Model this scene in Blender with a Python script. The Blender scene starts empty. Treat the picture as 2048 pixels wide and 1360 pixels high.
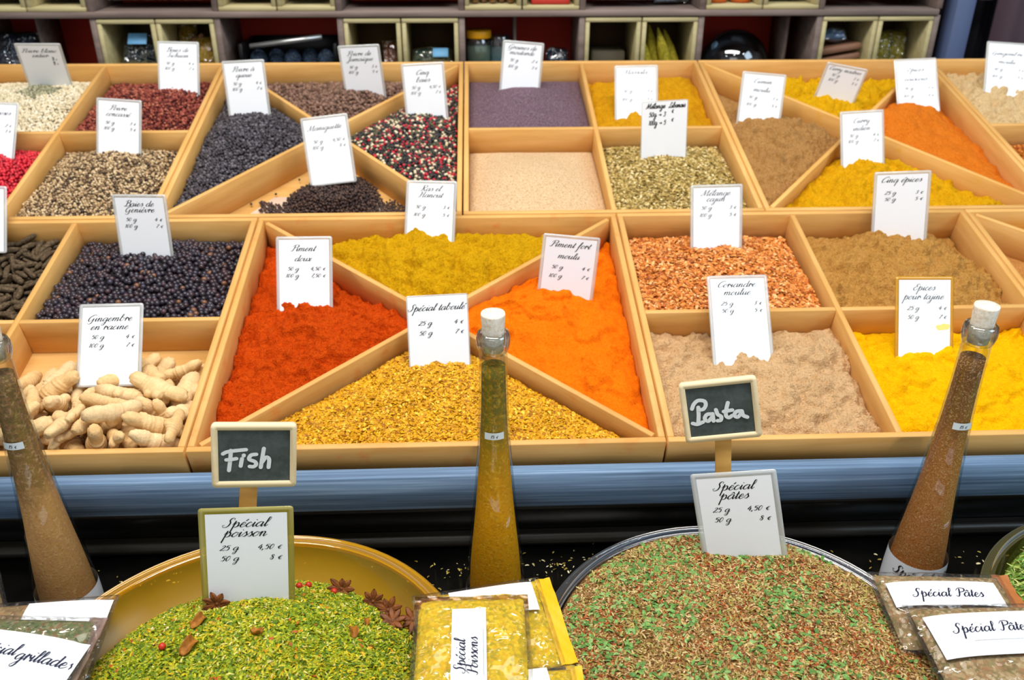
import bpy, math, random
import numpy as np
from mathutils import Matrix, Vector, Euler

# ------------------------------------------------------------------ camera, world, lights, exposure
SC = bpy.context.scene
COL = SC.collection
SLOPE = 0.2471                       # tilt of the tray display towards the viewer


def make_camera():
    P, yaw, roll = 0.4839, -0.0395, 0.0015
    fw = Vector((0, math.cos(P), -math.sin(P)))
    up = Vector((0, math.sin(P), math.cos(P)))
    rt = Vector((1, 0, 0))
    R = Matrix.Rotation(yaw, 3, 'Z')
    fw, up, rt = R @ fw, R @ up, R @ rt
    rt, up = math.cos(roll) * rt + math.sin(roll) * up, -math.sin(roll) * rt + math.cos(roll) * up
    cd = bpy.data.cameras.new('camera')
    cam = bpy.data.objects.new('camera', cd)
    COL.objects.link(cam)
    M = Matrix((rt, up, -fw)).transposed().to_4x4()
    M.translation = (0.2621, -0.7834, 0.5413)
    cam.matrix_world = M
    cd.sensor_width = 36.0
    cd.lens = 1750.3 / 2048 * 36.0
    cd.clip_start = 0.02
    cd.dof.use_dof = True
    cd.dof.focus_distance = 0.86
    cd.dof.aperture_fstop = 7.5
    SC.camera = cam


make_camera()
w = bpy.data.worlds.new('world')
SC.world = w
w.use_nodes = True
wb = w.node_tree.nodes['Background']
wn, wl = w.node_tree.nodes.new, w.node_tree.links.new
# market hall surroundings, shaped as added fill: brighter low on the shoppers' side, dim elsewhere
_tc = wn('ShaderNodeTexCoord')
_sx = wn('ShaderNodeSeparateXYZ')
wl(_tc.outputs['Generated'], _sx.inputs[0])
_my = wn('ShaderNodeMapRange')
_my.inputs['From Min'].default_value, _my.inputs['From Max'].default_value = 0.25, -0.85
_my.inputs['To Min'].default_value, _my.inputs['To Max'].default_value = 0.0, 1.0
wl(_sx.outputs[1], _my.inputs['Value'])
_mz = wn('ShaderNodeMapRange')
_mz.inputs['From Min'].default_value, _mz.inputs['From Max'].default_value = 0.75, 0.15
wl(_sx.outputs[2], _mz.inputs['Value'])
_mm = wn('ShaderNodeMath')
_mm.operation = 'MULTIPLY'
wl(_my.outputs[0], _mm.inputs[0])
wl(_mz.outputs[0], _mm.inputs[1])
_ms = wn('ShaderNodeMath')
_ms.operation = 'MULTIPLY_ADD'
wl(_mm.outputs[0], _ms.inputs[0])
_ms.inputs[1].default_value = 0.56
_ms.inputs[2].default_value = 0.045
wb.inputs[0].default_value = (0.92, 0.96, 1.0, 1)
wl(_ms.outputs[0], wb.inputs[1])


def area_light(name, loc, target, sx, sy, power, color=(1, 1, 1)):
    ld = bpy.data.lights.new(name, 'AREA')
    ld.shape = 'RECTANGLE'
    ld.size, ld.size_y = sx, sy
    ld.energy = power
    ld.color = color
    o = bpy.data.objects.new(name, ld)
    COL.objects.link(o)
    o.location = loc
    d = Vector(target) - Vector(loc)
    o.rotation_euler = d.to_track_quat('-Z', 'Y').to_euler()
    return o


area_light('stall_lamp_strip', (0.1, -0.24, 2.05), (0.3, 0.25, 0.0), 1.9, 0.42, 57, (1.0, 0.965, 0.92))
area_light('rear_lamp', (0.35, 0.75, 1.9), (0.35, 0.5, 0.1), 1.6, 0.4, 9, (1.0, 0.95, 0.88))
area_light('front_fill', (-0.1, -1.7, 1.75), (0.3, -0.1, -0.05), 1.4, 0.5, 4, (1.0, 0.97, 0.93))  # added frontal fill for upright cards and bottles, not a lamp of the stall
area_light('hall_daylight', (2.5, -0.9, 1.9), (0.8, 0.1, 0.0), 1.3, 1.1, 27, (0.66, 0.83, 1.0))
for k, (lx, ly) in enumerate(((-0.7, -0.35), (0.4, -0.45), (1.4, -0.3))):
    ld = bpy.data.lights.new('spot_bulb', 'POINT')
    ld.energy = 3.0
    ld.shadow_soft_size = 0.035
    o = bpy.data.objects.new('spot_bulb', ld)
    COL.objects.link(o)
    o.location = (lx, ly, 1.6)
SC.view_settings.view_transform = 'Standard'
SC.view_settings.look = 'None'
SC.view_settings.exposure = 0.0
SC.view_settings.gamma = 1.0
SC.view_settings.use_curve_mapping = False

# ------------------------------------------------------------------ small helpers
RNG = np.random.default_rng(7)
random.seed(7)


def lin(c):
    out = []
    for x in c[:3]:
        x /= 255.0
        out.append(x / 12.92 if x <= 0.04045 else ((x + 0.055) / 1.055) ** 2.4)
    return (*out, 1.0)


class NT:
    """Tiny node-tree helper."""

    def __init__(self, name):
        self.m = bpy.data.materials.new(name)
        self.m.use_nodes = True
        self.t = self.m.node_tree
        self.t.nodes.clear()
        self.out = self.n('ShaderNodeOutputMaterial')

    def n(self, typ, **kw):
        nd = self.t.nodes.new(typ)
        for k, v in kw.items():
            setattr(nd, k, v)
        return nd

    def l(self, a, b):
        self.t.links.new(a, b)

    def noise(self, scale, detail=3.0, rough=0.6, coord=None, vec=None):
        nd = self.n('ShaderNodeTexNoise')
        nd.inputs['Scale'].default_value = scale
        nd.inputs['Detail'].default_value = detail
        nd.inputs['Roughness'].default_value = rough
        src = vec if vec is not None else self.coord()
        self.l(src, nd.inputs['Vector'])
        return nd.outputs['Fac']

    def coord(self):
        if not hasattr(self, '_c'):
            self._c = self.n('ShaderNodeTexCoord')
        return self._c.outputs['Object']

    def mapping(self, scale, rot=(0, 0, 0)):
        mp = self.n('ShaderNodeMapping')
        mp.inputs['Scale'].default_value = scale
        mp.inputs['Rotation'].default_value = rot
        self.l(self.coord(), mp.inputs['Vector'])
        return mp.outputs['Vector']

    def ramp(self, fac, stops, interp='LINEAR'):
        r = self.n('ShaderNodeValToRGB')
        cr = r.color_ramp
        cr.interpolation = interp
        while len(cr.elements) < len(stops):
            cr.elements.new(0.5)
        for e, (p, c) in zip(cr.elements, stops):
            e.position = p
            e.color = lin(c)
        self.l(fac, r.inputs['Fac'])
        return r.outputs['Color']

    def mix(self, fac, a, b, blend='MIX'):
        mx = self.n('ShaderNodeMix', data_type='RGBA', blend_type=blend)
        for v, i in ((fac, 0), (a, 6), (b, 7)):
            if hasattr(v, 'is_linked'):
                self.l(v, mx.inputs[i])
            elif i == 0:
                mx.inputs[0].default_value = v
            else:
                mx.inputs[i].default_value = v
        return mx.outputs[2]

    def bump(self, height, strength, dist):
        b = self.n('ShaderNodeBump')
        b.inputs['Strength'].default_value = strength
        b.inputs['Distance'].default_value = dist
        self.l(height, b.inputs['Height'])
        return b.outputs['Normal']

    def bsdf(self, color, rough=0.6, normal=None, spec=0.3, **kw):
        p = self.n('ShaderNodeBsdfPrincipled')
        if hasattr(color, 'is_linked'):
            self.l(color, p.inputs['Base Color'])
        else:
            p.inputs['Base Color'].default_value = color
        p.inputs['Roughness'].default_value = rough
        p.inputs['Specular IOR Level'].default_value = spec
        for k, v in kw.items():
            p.inputs[k].default_value = v
        if normal is not None:
            self.l(normal, p.inputs['Normal'])
        self.l(p.outputs[0], self.out.inputs['Surface'])
        return p


def plain(name, rgb, rough=0.6, spec=0.3, **kw):
    t = NT(name)
    t.bsdf(lin(rgb), rough, spec=spec, **kw)
    return t.m


def mat_wood(name, a, b, stain=None):
    t = NT(name)
    v = t.mapping((6, 60, 60))
    f = t.noise(1.0, 4, 0.6, vec=v)
    f2 = t.noise(9, 2, 0.5)
    c = t.ramp(f, [(0.3, a), (0.7, b)])
    c = t.mix(0.25, c, t.ramp(f2, [(0.3, a), (0.7, b)]))
    if stain:
        s = t.ramp(t.noise(38, 3, 0.7), [(0.56, (0, 0, 0)), (0.78, (200, 200, 200))])
        c = t.mix(s, c, lin(stain))
    t.bsdf(c, 0.55, t.bump(f, 0.25, 0.0006), 0.3)
    return t.m


def mat_powder(name, cols, fine=420, mid=60, bump=0.6, bd=0.0016):
    t = NT(name)
    a = t.noise(fine, 3, 0.7)
    b = t.noise(mid, 3, 0.6)
    c = t.mix(0.22, t.ramp(a, [(0.30, cols[0]), (0.46, cols[1]), (0.7, cols[2])]),
              t.ramp(b, [(0.30, cols[0]), (0.45, cols[1]), (0.7, cols[2])]))
    h = t.n('ShaderNodeMath', operation='MULTIPLY_ADD')
    t.l(t.noise(170, 4, 0.75), h.inputs[0])
    h.inputs[1].default_value = 1.6
    t.l(a, h.inputs[2])
    t.bsdf(c, 0.95, t.bump(h.outputs[0], min(1.0, bump * 1.3), bd * 1.5), 0.08)
    return t.m


def mat_islands(name, palette, rough=0.6, spec=0.3, var=None):
    """Each loose grain or flake takes one colour of the palette."""
    t = NT(name)
    g = t.n('ShaderNodeNewGeometry')
    n = len(palette)
    c = t.ramp(g.outputs['Random Per Island'], [(i / n, p) for i, p in enumerate(palette)], 'CONSTANT')
    v = t.noise(500, 2, 0.6)
    c = t.mix(0.35, c, t.ramp(v, [(0.3, (40, 34, 28)), (0.7, (255, 250, 240))]), 'OVERLAY')
    t.bsdf(c, rough, None, spec)
    return t.m


def mat_clear(name, tint, face_gloss=0.06, edge_gloss=0.6, rough=0.03, edge_tint=None, bump=None, body=None):
    """Clear thin plastic or glass: light passes, the surface mirrors more at its edges."""
    t = NT(name)
    tr = t.n('ShaderNodeBsdfTransparent')
    lw = t.n('ShaderNodeLayerWeight')
    lw.inputs['Blend'].default_value = 0.35
    if edge_tint:
        col = t.mix(lw.outputs['Facing'], lin(tint), lin(edge_tint))
        t.l(col, tr.inputs['Color'])
    else:
        tr.inputs['Color'].default_value = lin(tint)
    gl = t.n('ShaderNodeBsdfGlossy')
    gl.inputs['Roughness'].default_value = rough
    gl.inputs['Color'].default_value = (1, 1, 1, 1)
    mr = t.n('ShaderNodeMapRange')
    t.l(lw.outputs['Fresnel'], mr.inputs['Value'])
    mr.inputs['To Min'].default_value = face_gloss
    mr.inputs['To Max'].default_value = edge_gloss
    if bump:
        cre = t.ramp(t.noise(bump[0], 2, 0.5), [(.40, (0, 0, 0)), (.5, (255, 255, 255)), (.60, (0, 0, 0))])
        nrm = t.bump(cre, bump[1], bump[2])
        t.l(nrm, gl.inputs['Normal'])
        t.l(nrm, lw.inputs['Normal'])
    base = tr.outputs[0]
    if body:                              # a film of dust or haze on the plastic
        df = t.n('ShaderNodeBsdfDiffuse')
        df.inputs['Color'].default_value = lin(body[0])
        mb_ = t.n('ShaderNodeMixShader')
        mb_.inputs[0].default_value = body[1]
        t.l(base, mb_.inputs[1])
        t.l(df.outputs[0], mb_.inputs[2])
        base = mb_.outputs[0]
    ms = t.n('ShaderNodeMixShader')
    t.l(mr.outputs[0], ms.inputs[0])
    t.l(base, ms.inputs[1])
    t.l(gl.outputs[0], ms.inputs[2])
    t.l(ms.outputs[0], t.out.inputs['Surface'])
    return t.m


# ---- mesh building
class MB:
    """Collects vertices and faces, links them as ONE mesh object."""

    def __init__(self):
        self.v, self.f, self.mi, self.n = [], [], [], 0

    def add(self, v, f, mi=0):
        v = np.asarray(v, dtype=np.float64).reshape(-1, 3)
        if isinstance(f, np.ndarray):
            groups = [f]
        else:
            by = {}
            for q in f:
                by.setdefault(len(q), []).append(q)
            groups = [np.array(g) for g in by.values()]
        for g in groups:
            self.f.append(g.astype(np.int64) + self.n)
            self.mi.append(mi)
        self.v.append(v)
        self.n += len(v)
        return self

    def build(self, name, mats, parent=None, M=None, smooth=False):
        me = bpy.data.meshes.new(name)
        V = np.concatenate(self.v).astype(np.float32)
        me.vertices.add(len(V))
        me.vertices.foreach_set('co', V.ravel())
        loops = np.concatenate([g.ravel() for g in self.f]).astype(np.int32)
        sizes = np.concatenate([np.full(len(g), g.shape[1]) for g in self.f])
        mi = np.concatenate([np.full(len(g), m) for g, m in zip(self.f, self.mi)]).astype(np.int32)
        me.loops.add(len(loops))
        me.loops.foreach_set('vertex_index', loops)
        me.polygons.add(len(sizes))
        st = np.concatenate([[0], np.cumsum(sizes)[:-1]]).astype(np.int32)
        me.polygons.foreach_set('loop_start', st)
        me.polygons.foreach_set('material_index', mi)
        if smooth:
            me.polygons.foreach_set('use_smooth', np.ones(len(sizes), dtype=bool))
        me.update(calc_edges=True)
        for m in (mats if isinstance(mats, (list, tuple)) else [mats]):
            me.materials.append(m)
        o = bpy.data.objects.new(name, me)
        COL.objects.link(o)
        if parent is not None:
            o.parent = parent
        if M is not None:
            if parent is not None:
                o.matrix_local = M
            else:
                o.matrix_world = M
        return o


def box(mb, c, s, ch=0.0, M=None, mi=0):
    """A box with chamfered edges: centre c, full size s."""
    hx, hy, hz = s[0] / 2, s[1] / 2, s[2] / 2
    ch = min(ch, hx * .9, hy * .9, hz * .9)
    if ch <= 0:
        v = [(x, y, z) for z in (-hz, hz) for y in (-hy, hy) for x in (-hx, hx)]
        f = [(0, 2, 3, 1), (4, 5, 7, 6), (0, 1, 5, 4), (2, 6, 7, 3), (0, 4, 6, 2), (1, 3, 7, 5)]
    else:
        v, idx, f = [], {}, []
        for sx in (-1, 1):
            for sy in (-1, 1):
                for sz in (-1, 1):
                    for ax in range(3):
                        p = [sx * (hx - ch), sy * (hy - ch), sz * (hz - ch)]
                        p[ax] = (sx * hx, sy * hy, sz * hz)[ax]
                        idx[(sx, sy, sz, ax)] = len(v)
                        v.append(p)
        for sx in (-1, 1):
            for sy in (-1, 1):
                for sz in (-1, 1):
                    q = [idx[(sx, sy, sz, a)] for a in range(3)]
                    f.append(q if sx * sy * sz > 0 else q[::-1])
        for ax in range(3):
            a, b = [(1, 2), (2, 0), (0, 1)][ax]
            for s_ in (-1, 1):
                q = []
                for sa, sb in ((-1, -1), (1, -1), (1, 1), (-1, 1)):
                    k = [0, 0, 0]
                    k[ax], k[a], k[b] = s_, sa, sb
                    q.append(idx[(*k, ax)])
                f.append(q if s_ > 0 else q[::-1])
            # edges parallel to axis ax
            for sa in (-1, 1):
                for sb in (-1, 1):
                    k0, k1 = [0, 0, 0], [0, 0, 0]
                    k0[ax], k1[ax] = -1, 1
                    k0[a] = k1[a] = sa
                    k0[b] = k1[b] = sb
                    q = [idx[(*k0, a)], idx[(*k1, a)], idx[(*k1, b)], idx[(*k0, b)]]
                    f.append(q if sa * sb < 0 else q[::-1])
    v = np.array(v, float) + np.array(c)
    if M is not None:
        v = v @ np.array(M.to_3x3()).T + np.array(M.translation)
    mb.add(v, f, mi)
    return mb


def lathe(mb, prof, seg=40, close_bottom=False, close_top=False, mi=0):
    prof = np.array(prof, float)
    a = np.linspace(0, 2 * np.pi, seg, endpoint=False)
    v = np.stack([prof[:, None, 0] * np.cos(a), prof[:, None, 0] * np.sin(a), np.repeat(prof[:, 1:2], seg, 1)], -1).reshape(-1, 3)
    f = []
    for i in range(len(prof) - 1):
        for j in range(seg):
            k = (j + 1) % seg
            f.append((i * seg + j, i * seg + k, (i + 1) * seg + k, (i + 1) * seg + j))
    if close_bottom:
        f.append(tuple(range(seg))[::-1])
    if close_top:
        f.append(tuple((len(prof) - 1) * seg + j for j in range(seg)))
    mb.add(v, f, mi)
    return mb


def tag(o, label, cat, group=None, kind=None):
    o['label'] = label
    o['category'] = cat
    if group:
        o['group'] = group
    if kind:
        o['kind'] = kind
    return o


def empty(name, M):
    o = bpy.data.objects.new(name, None)
    o.empty_display_size = 0.02
    COL.objects.link(o)
    o.matrix_world = M if isinstance(M, Matrix) else Matrix.Translation(M)
    return o


def structure(o):
    o['kind'] = 'structure'
    return o


# ---- noise
_lat = RNG.random((256, 256))


def vnoise(x, y):
    xi, yi = np.floor(x).astype(int), np.floor(y).astype(int)
    fx, fy = x - xi, y - yi
    fx, fy = fx * fx * (3 - 2 * fx), fy * fy * (3 - 2 * fy)
    g = lambda i, j: _lat[i % 256, j % 256]
    return (g(xi, yi) * (1 - fx) + g(xi + 1, yi) * fx) * (1 - fy) + (g(xi, yi + 1) * (1 - fx) + g(xi + 1, yi + 1) * fx) * fy


def fbm(x, y, oct=4, gain=0.5):
    s, a, t = 0, 1.0, 0
    for k in range(oct):
        s = s + a * (vnoise(x * 2 ** k + 17.3 * k, y * 2 ** k + 5.1 * k) - 0.5)
        t += a
        a *= gain
    return s / t * 2


def ridge(x, y):
    return 1 - np.abs(vnoise(x, y) * 2 - 1)


# ---- templates for grains and flakes
def ico(sub):
    t = (1 + 5 ** .5) / 2
    v = [(-1, t, 0), (1, t, 0), (-1, -t, 0), (1, -t, 0), (0, -1, t), (0, 1, t), (0, -1, -t), (0, 1, -t), (t, 0, -1), (t, 0, 1), (-t, 0, -1), (-t, 0, 1)]
    f = [(0, 11, 5), (0, 5, 1), (0, 1, 7), (0, 7, 10), (0, 10, 11), (1, 5, 9), (5, 11, 4), (11, 10, 2), (10, 7, 6), (7, 1, 8), (3, 9, 4), (3, 4, 2), (3, 2, 6), (3, 6, 8), (3, 8, 9), (4, 9, 5), (2, 4, 11), (6, 2, 10), (8, 6, 7), (9, 8, 1)]
    v = [np.array(p, float) / np.linalg.norm(p) for p in v]
    for _ in range(sub):
        c, nf = {}, []

        def mid(a, b):
            k = (min(a, b), max(a, b))
            if k not in c:
                m = v[a] + v[b]
                v.append(m / np.linalg.norm(m))
                c[k] = len(v) - 1
            return c[k]
        for a, b, d in f:
            x, y, z = mid(a, b), mid(b, d), mid(d, a)
            nf += [(a, x, z), (b, y, x), (d, z, y), (x, y, z)]
        f = nf
    return np.array(v), np.array(f)


ICO1, ICO0 = ico(1), ico(0)
FLAKE = (np.array([(-1, -.45, 0), (0, -.6, .22), (1, -.3, -.05), (1, .3, -.05), (0, .6, .22), (-1, .45, 0)]), np.array([(0, 1, 4, 5), (1, 2, 3, 4)]))
SHRED = (np.array([(-1, -.22, 0), (0, -.26, .3), (1, -.12, 0), (1, .12, 0), (0, .26, .3), (-1, .22, 0)]), np.array([(0, 1, 4, 5), (1, 2, 3, 4)]))


def rand_rot(n, tilt=None, rng=RNG):
    """n random rotation matrices; with TILT the z axis stays within about that angle of up."""
    yaw = rng.random(n) * 2 * np.pi
    if tilt is None:
        q = rng.normal(size=(n, 4))
        q /= np.linalg.norm(q, axis=1)[:, None]
        w_, x, y, z = q.T
        return np.stack([np.stack([1 - 2 * (y * y + z * z), 2 * (x * y - z * w_), 2 * (x * z + y * w_)], -1),
                         np.stack([2 * (x * y + z * w_), 1 - 2 * (x * x + z * z), 2 * (y * z - x * w_)], -1),
                         np.stack([2 * (x * z - y * w_), 2 * (y * z + x * w_), 1 - 2 * (x * x + y * y)], -1)], 1)
    a = rng.normal(size=n) * tilt
    b = rng.random(n) * np.pi
    c, s = np.cos(yaw), np.sin(yaw)
    Z = np.zeros((n, 3, 3))
    Z[:, 0, 0], Z[:, 0, 1], Z[:, 1, 0], Z[:, 1, 1], Z[:, 2, 2] = c, -s, s, c, 1
    kx, ky = np.cos(b), np.sin(b)
    K = np.zeros((n, 3, 3))
    K[:, 0, 2], K[:, 2, 0], K[:, 1, 2], K[:, 2, 1] = ky, -ky, -kx, kx
    A = np.eye(3) + np.sin(a)[:, None, None] * K + (1 - np.cos(a))[:, None, None] * (K @ K)
    return A @ Z


def scatter(mb, tmpl, pts, size, tilt=None, squash=(1, 1, 1), mi=1, rng=RNG):
    tv, tf = tmpl
    n, k = len(pts), len(tv)
    if n == 0:
        return
    size = np.broadcast_to(np.asarray(size, float), (n,))
    R = rand_rot(n, tilt, rng)
    v = np.einsum('nij,kj->nki', R, tv * np.array(squash)) * size[:, None, None] + np.asarray(pts)[:, None, :]
    f = (tf[None] + (np.arange(n) * k)[:, None, None]).reshape(-1, tf.shape[1])
    mb.add(v.reshape(-1, 3), f, mi)


# ------------------------------------------------------------------ lettering: strokes of a copperplate hand
A_ = [[(.75, .85), (.45, 1.02), (.12, .65), (.1, .2), (.32, 0), (.6, .35), (.75, .85)], [(.77, 1), (.73, .25), (.83, .02), (1.05, .4)]]
GL = {
    'a': (1.0, A_), 'à': (1.0, A_ + [[(.3, 1.7), (.55, 1.3)]]), 'â': (1.0, A_ + [[(.3, 1.25), (.52, 1.65)], [(.52, 1.65), (.75, 1.25)]]),
    'b': (.95, [[(0, .4), (.38, 1.4), (.4, 2.1), (.22, 2.1), (.15, 1.2), (.15, .3), (.35, 0), (.65, .3), (.65, .8), (.42, 1)], [(.66, .8), (.95, .85)]]),
    'c': (.72, [[(.6, .78), (.42, 1.02), (.12, .65), (.1, .2), (.35, 0), (.75, .4)]]),
    'd': (1.0, [A_[0], [(.77, 2.1), (.73, .25), (.83, .02), (1.05, .4)]]),
    'e': (.72, [[(.05, .4), (.5, .62), (.52, .92), (.32, 1.02), (.1, .55), (.15, .1), (.4, 0), (.77, .4)]]),
    'é': (.72, [[(.05, .4), (.5, .62), (.52, .92), (.32, 1.02), (.1, .55), (.15, .1), (.4, 0), (.77, .4)], [(.68, 1.75), (.45, 1.35)]]),
    'è': (.72, [[(.05, .4), (.5, .62), (.52, .92), (.32, 1.02), (.1, .55), (.15, .1), (.4, 0), (.77, .4)], [(.25, 1.75), (.5, 1.35)]]),
    'f': (.6, [[(0, .3), (.42, 1.4), (.5, 2.1), (.32, 2.2), (.22, 1.2), (.2, -.9), (.02, -1.2)], [(.0, .95), (.6, .95)]]),
    'g': (1.0, [A_[0], [(.77, 1), (.72, -.75), (.42, -1.2), (.22, -.9), (.65, -.25), (1.05, .4)]]),
    'h': (.98, [[(0, .4), (.4, 1.5), (.4, 2.15), (.22, 2.05), (.15, 1), (.15, 0)], [(.16, .4), (.45, 1), (.65, .8), (.62, .2), (.73, .01), (1.0, .4)]]),
    'i': (.48, [[(0, .4), (.22, 1)], [(.22, 1), (.18, .25), (.28, .02), (.5, .4)], [(.3, 1.62), (.29, 1.5)]]),
    'ï': (.48, [[(.22, 1), (.18, .25), (.28, .02), (.5, .4)], [(.15, 1.62), (.14, 1.5)], [(.45, 1.62), (.44, 1.5)]]),
    'j': (.5, [[(.28, 1), (.24, -.75), (-.06, -1.2), (-.25, -.9), (.2, -.2), (.52, .4)], [(.34, 1.62), (.33, 1.5)]]),
    'l': (.48, [[(0, .4), (.4, 1.4), (.42, 2.1), (.24, 2.1), (.18, 1.2), (.16, .25), (.28, .02), (.5, .4)]]),
    'm': (1.4, [[(0, .5), (.16, 1), (.21, .8), (.18, 0)], [(.18, .4), (.45, 1), (.63, .8), (.6, 0)], [(.61, .4), (.88, 1), (1.06, .8), (1.03, .2), (1.14, .01), (1.42, .4)]]),
    'n': (.98, [[(0, .5), (.16, 1), (.21, .8), (.18, 0)], [(.18, .4), (.45, 1), (.64, .8), (.61, .2), (.72, .01), (1.0, .4)]]),
    'o': (.78, [[(.42, 1.02), (.12, .65), (.1, .2), (.32, 0), (.62, .35), (.62, .82), (.42, 1.02)], [(.58, .85), (.82, .85)]]),
    'p': (.95, [[(0, .5), (.22, 1.4)], [(.22, 1.4), (.18, -1.2)], [(.2, .4), (.5, 1.02), (.72, .7), (.68, .18), (.45, 0), (.3, .12)], [(.6, .05), (.97, .4)]]),
    'z': (.75, [[(.1, .95), (.62, .95)], [(.62, .95), (.05, .03)], [(.05, .03), (.7, .05)]]),
    'q': (1.0, [A_[0], [(.77, 1), (.73, -1.2)], [(.74, -.3), (1.02, .4)]]),
    'r': (.72, [[(0, .5), (.2, 1.12), (.22, 1.0), (.18, 0)], [(.18, .4), (.42, .98), (.62, .88)], [(.5, .9), (.72, .4)]]),
    's': (.65, [[(0, .3), (.36, 1.1), (.4, .85), (.55, .45), (.38, .03), (.12, .12)], [(.38, .03), (.68, .4)]]),
    't': (.5, [[(0, .4), (.24, 1.0)], [(.26, 1.75), (.18, .25), (.28, .02), (.52, .4)], [(.02, 1.08), (.5, 1.08)]]),
    'u': (.95, [[(0, .5), (.17, 1)], [(.17, 1), (.14, .25), (.3, 0), (.65, .55)], [(.68, 1), (.64, .25), (.74, .02), (.97, .4)]]),
    'v': (.8, [[(0, .6), (.16, 1), (.22, .4), (.38, 0), (.66, .55), (.6, 1.0), (.85, .85)]]),
    'x': (.8, [[(0, .8), (.18, 1), (.35, .5), (.52, 0), (.78, .4)], [(.68, 1), (.08, 0)]]),
    'y': (.95, [[(0, .5), (.17, 1)], [(.17, 1), (.14, .25), (.3, 0), (.65, .55)], [(.68, 1), (.64, -.75), (.35, -1.2), (.15, -.9), (.6, -.25), (.97, .4)]]),
    'B': (1.35, [[(.62, 2.0), (.52, .4), (.28, 0), (.02, .3)], [(.15, 1.6), (.55, 2.2), (1.15, 2.1), (1.15, 1.4), (.65, 1.12)], [(.65, 1.12), (1.25, .95), (1.2, .2), (.7, 0), (.4, .2)]]),
    'C': (1.15, [[(1.1, 1.6), (1.18, 2.0), (.88, 2.15), (.3, 1.4), (.18, .5), (.5, 0), (1.15, .55)]]),
    'E': (1.05, [[(1.02, 1.7), (.95, 2.1), (.55, 2.0), (.52, 1.45), (.8, 1.18)], [(.75, 1.2), (.22, .85), (.18, .3), (.5, 0), (1.05, .5)]]),
    'G': (1.35, [[(1.15, 1.6), (1.2, 2.0), (.9, 2.15), (.3, 1.4), (.18, .5), (.48, .03), (1.0, .75)], [(1.04, .95), (.98, -.3), (.65, -.75), (.2, -.45)]]),
    'H': (1.6, [[(.2, 1.6), (.5, 2.1), (.62, 1.6), (.55, .3), (.25, 0), (.05, .25)], [(1.3, 2.15), (1.2, .25), (1.35, .02), (1.6, .4)], [(.35, 1.0), (.8, 1.15), (1.3, 1.1)]]),
    'J': (1.1, [[(.2, 1.6), (.55, 2.1), (1.1, 2.05)], [(.88, 2.1), (.78, -.3), (.48, -.8), (.2, -.45), (.9, .35)]]),
    'L': (1.15, [[(.95, 1.7), (.85, 2.15), (.58, 1.8), (.5, .5), (.2, 0), (.02, .15), (.3, .22), (.85, 0), (1.15, .4)]]),
    'M': (1.75, [[(0, .25), (.15, .02), (.3, .5), (.55, 2.1)], [(.55, 2.1), (.72, .1)], [(.72, .1), (1.4, 2.1)], [(1.4, 2.1), (1.36, .25), (1.48, .02), (1.75, .4)]]),
    'P': (1.15, [[(.62, 2.0), (.52, .4), (.28, 0), (.02, .3)], [(.1, 1.5), (.5, 2.2), (1.25, 2.1), (1.25, 1.35), (.65, 1.0)]]),
    'R': (1.4, [[(.62, 2.0), (.52, .4), (.28, 0), (.02, .3)], [(.1, 1.5), (.5, 2.2), (1.25, 2.1), (1.2, 1.4), (.65, 1.1)], [(.68, 1.1), (.98, .3), (1.15, .02), (1.42, .4)]]),
    'S': (1.2, [[(1.08, 1.65), (1.1, 2.05), (.8, 2.15), (.62, 1.6), (.82, .9), (.7, .2), (.3, 0), (.02, .35), (.25, .5)]]),
    '0': (.85, [[(.42, 1.7), (.14, 1.1), (.14, .3), (.36, 0), (.66, .6), (.66, 1.4), (.42, 1.7)]]),
    '1': (.6, [[(.12, 1.3), (.38, 1.7)], [(.38, 1.7), (.32, 0)]]),
    '2': (.85, [[(.12, 1.3), (.36, 1.7), (.66, 1.4), (.42, .7), (.02, .02), (.35, .12), (.72, .02), (.8, .25)]]),
    '3': (.8, [[(.12, 1.5), (.4, 1.7), (.62, 1.4), (.3, .95)], [(.3, .95), (.64, .6), (.4, .02), (.05, .2)]]),
    '4': (.85, [[(.5, 1.7), (.05, .55)], [(.05, .55), (.78, .55)], [(.58, 1.1), (.5, 0)]]),
    '5': (.8, [[(.22, 1.65), (.72, 1.7)], [(.22, 1.65), (.13, 1.0), (.45, 1.08), (.62, .6), (.42, .02), (.04, .2)]]),
    '7': (.75, [[(.12, 1.45), (.3, 1.68), (.72, 1.65), (.42, .8), (.32, 0)]]),
    '8': (.8, [[(.62, 1.4), (.38, 1.7), (.16, 1.3), (.58, .6), (.42, 0), (.1, .3), (.36, .9), (.62, 1.4)]]),
    '€': (.95, [[(.75, 1.0), (.5, 1.15), (.2, .6), (.45, 0), (.75, .15)], [(.02, .72), (.6, .72)], [(.02, .45), (.55, .45)]]),
    ',': (.4, [[(.15, .15), (.15, -.1), (.0, -.35)]]),
    '>': (1.2, [[(.1, .6), (1.0, .6)], [(.7, .95), (1.0, .6), (.7, .25)]]),
    ' ': (.62, []),
}


def catmull(pts, n=6):
    p = np.array(pts, float)
    if len(p) == 2:
        return p[0] + (p[1] - p[0]) * np.linspace(0, 1, n)[:, None]
    q = np.vstack([2 * p[0] - p[1], p, 2 * p[-1] - p[-2]])
    out = []
    for i in range(len(p) - 1):
        a, b, c, d = q[i:i + 4]
        t = np.linspace(0, 1, n, endpoint=False)[:, None]
        out.append(.5 * ((2 * b) + (-a + c) * t + (2 * a - 5 * b + 4 * c - d) * t ** 2 + (-a + 3 * b - 3 * c + d) * t ** 3))
    out.append(p[-1:])
    return np.vstack(out)


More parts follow.
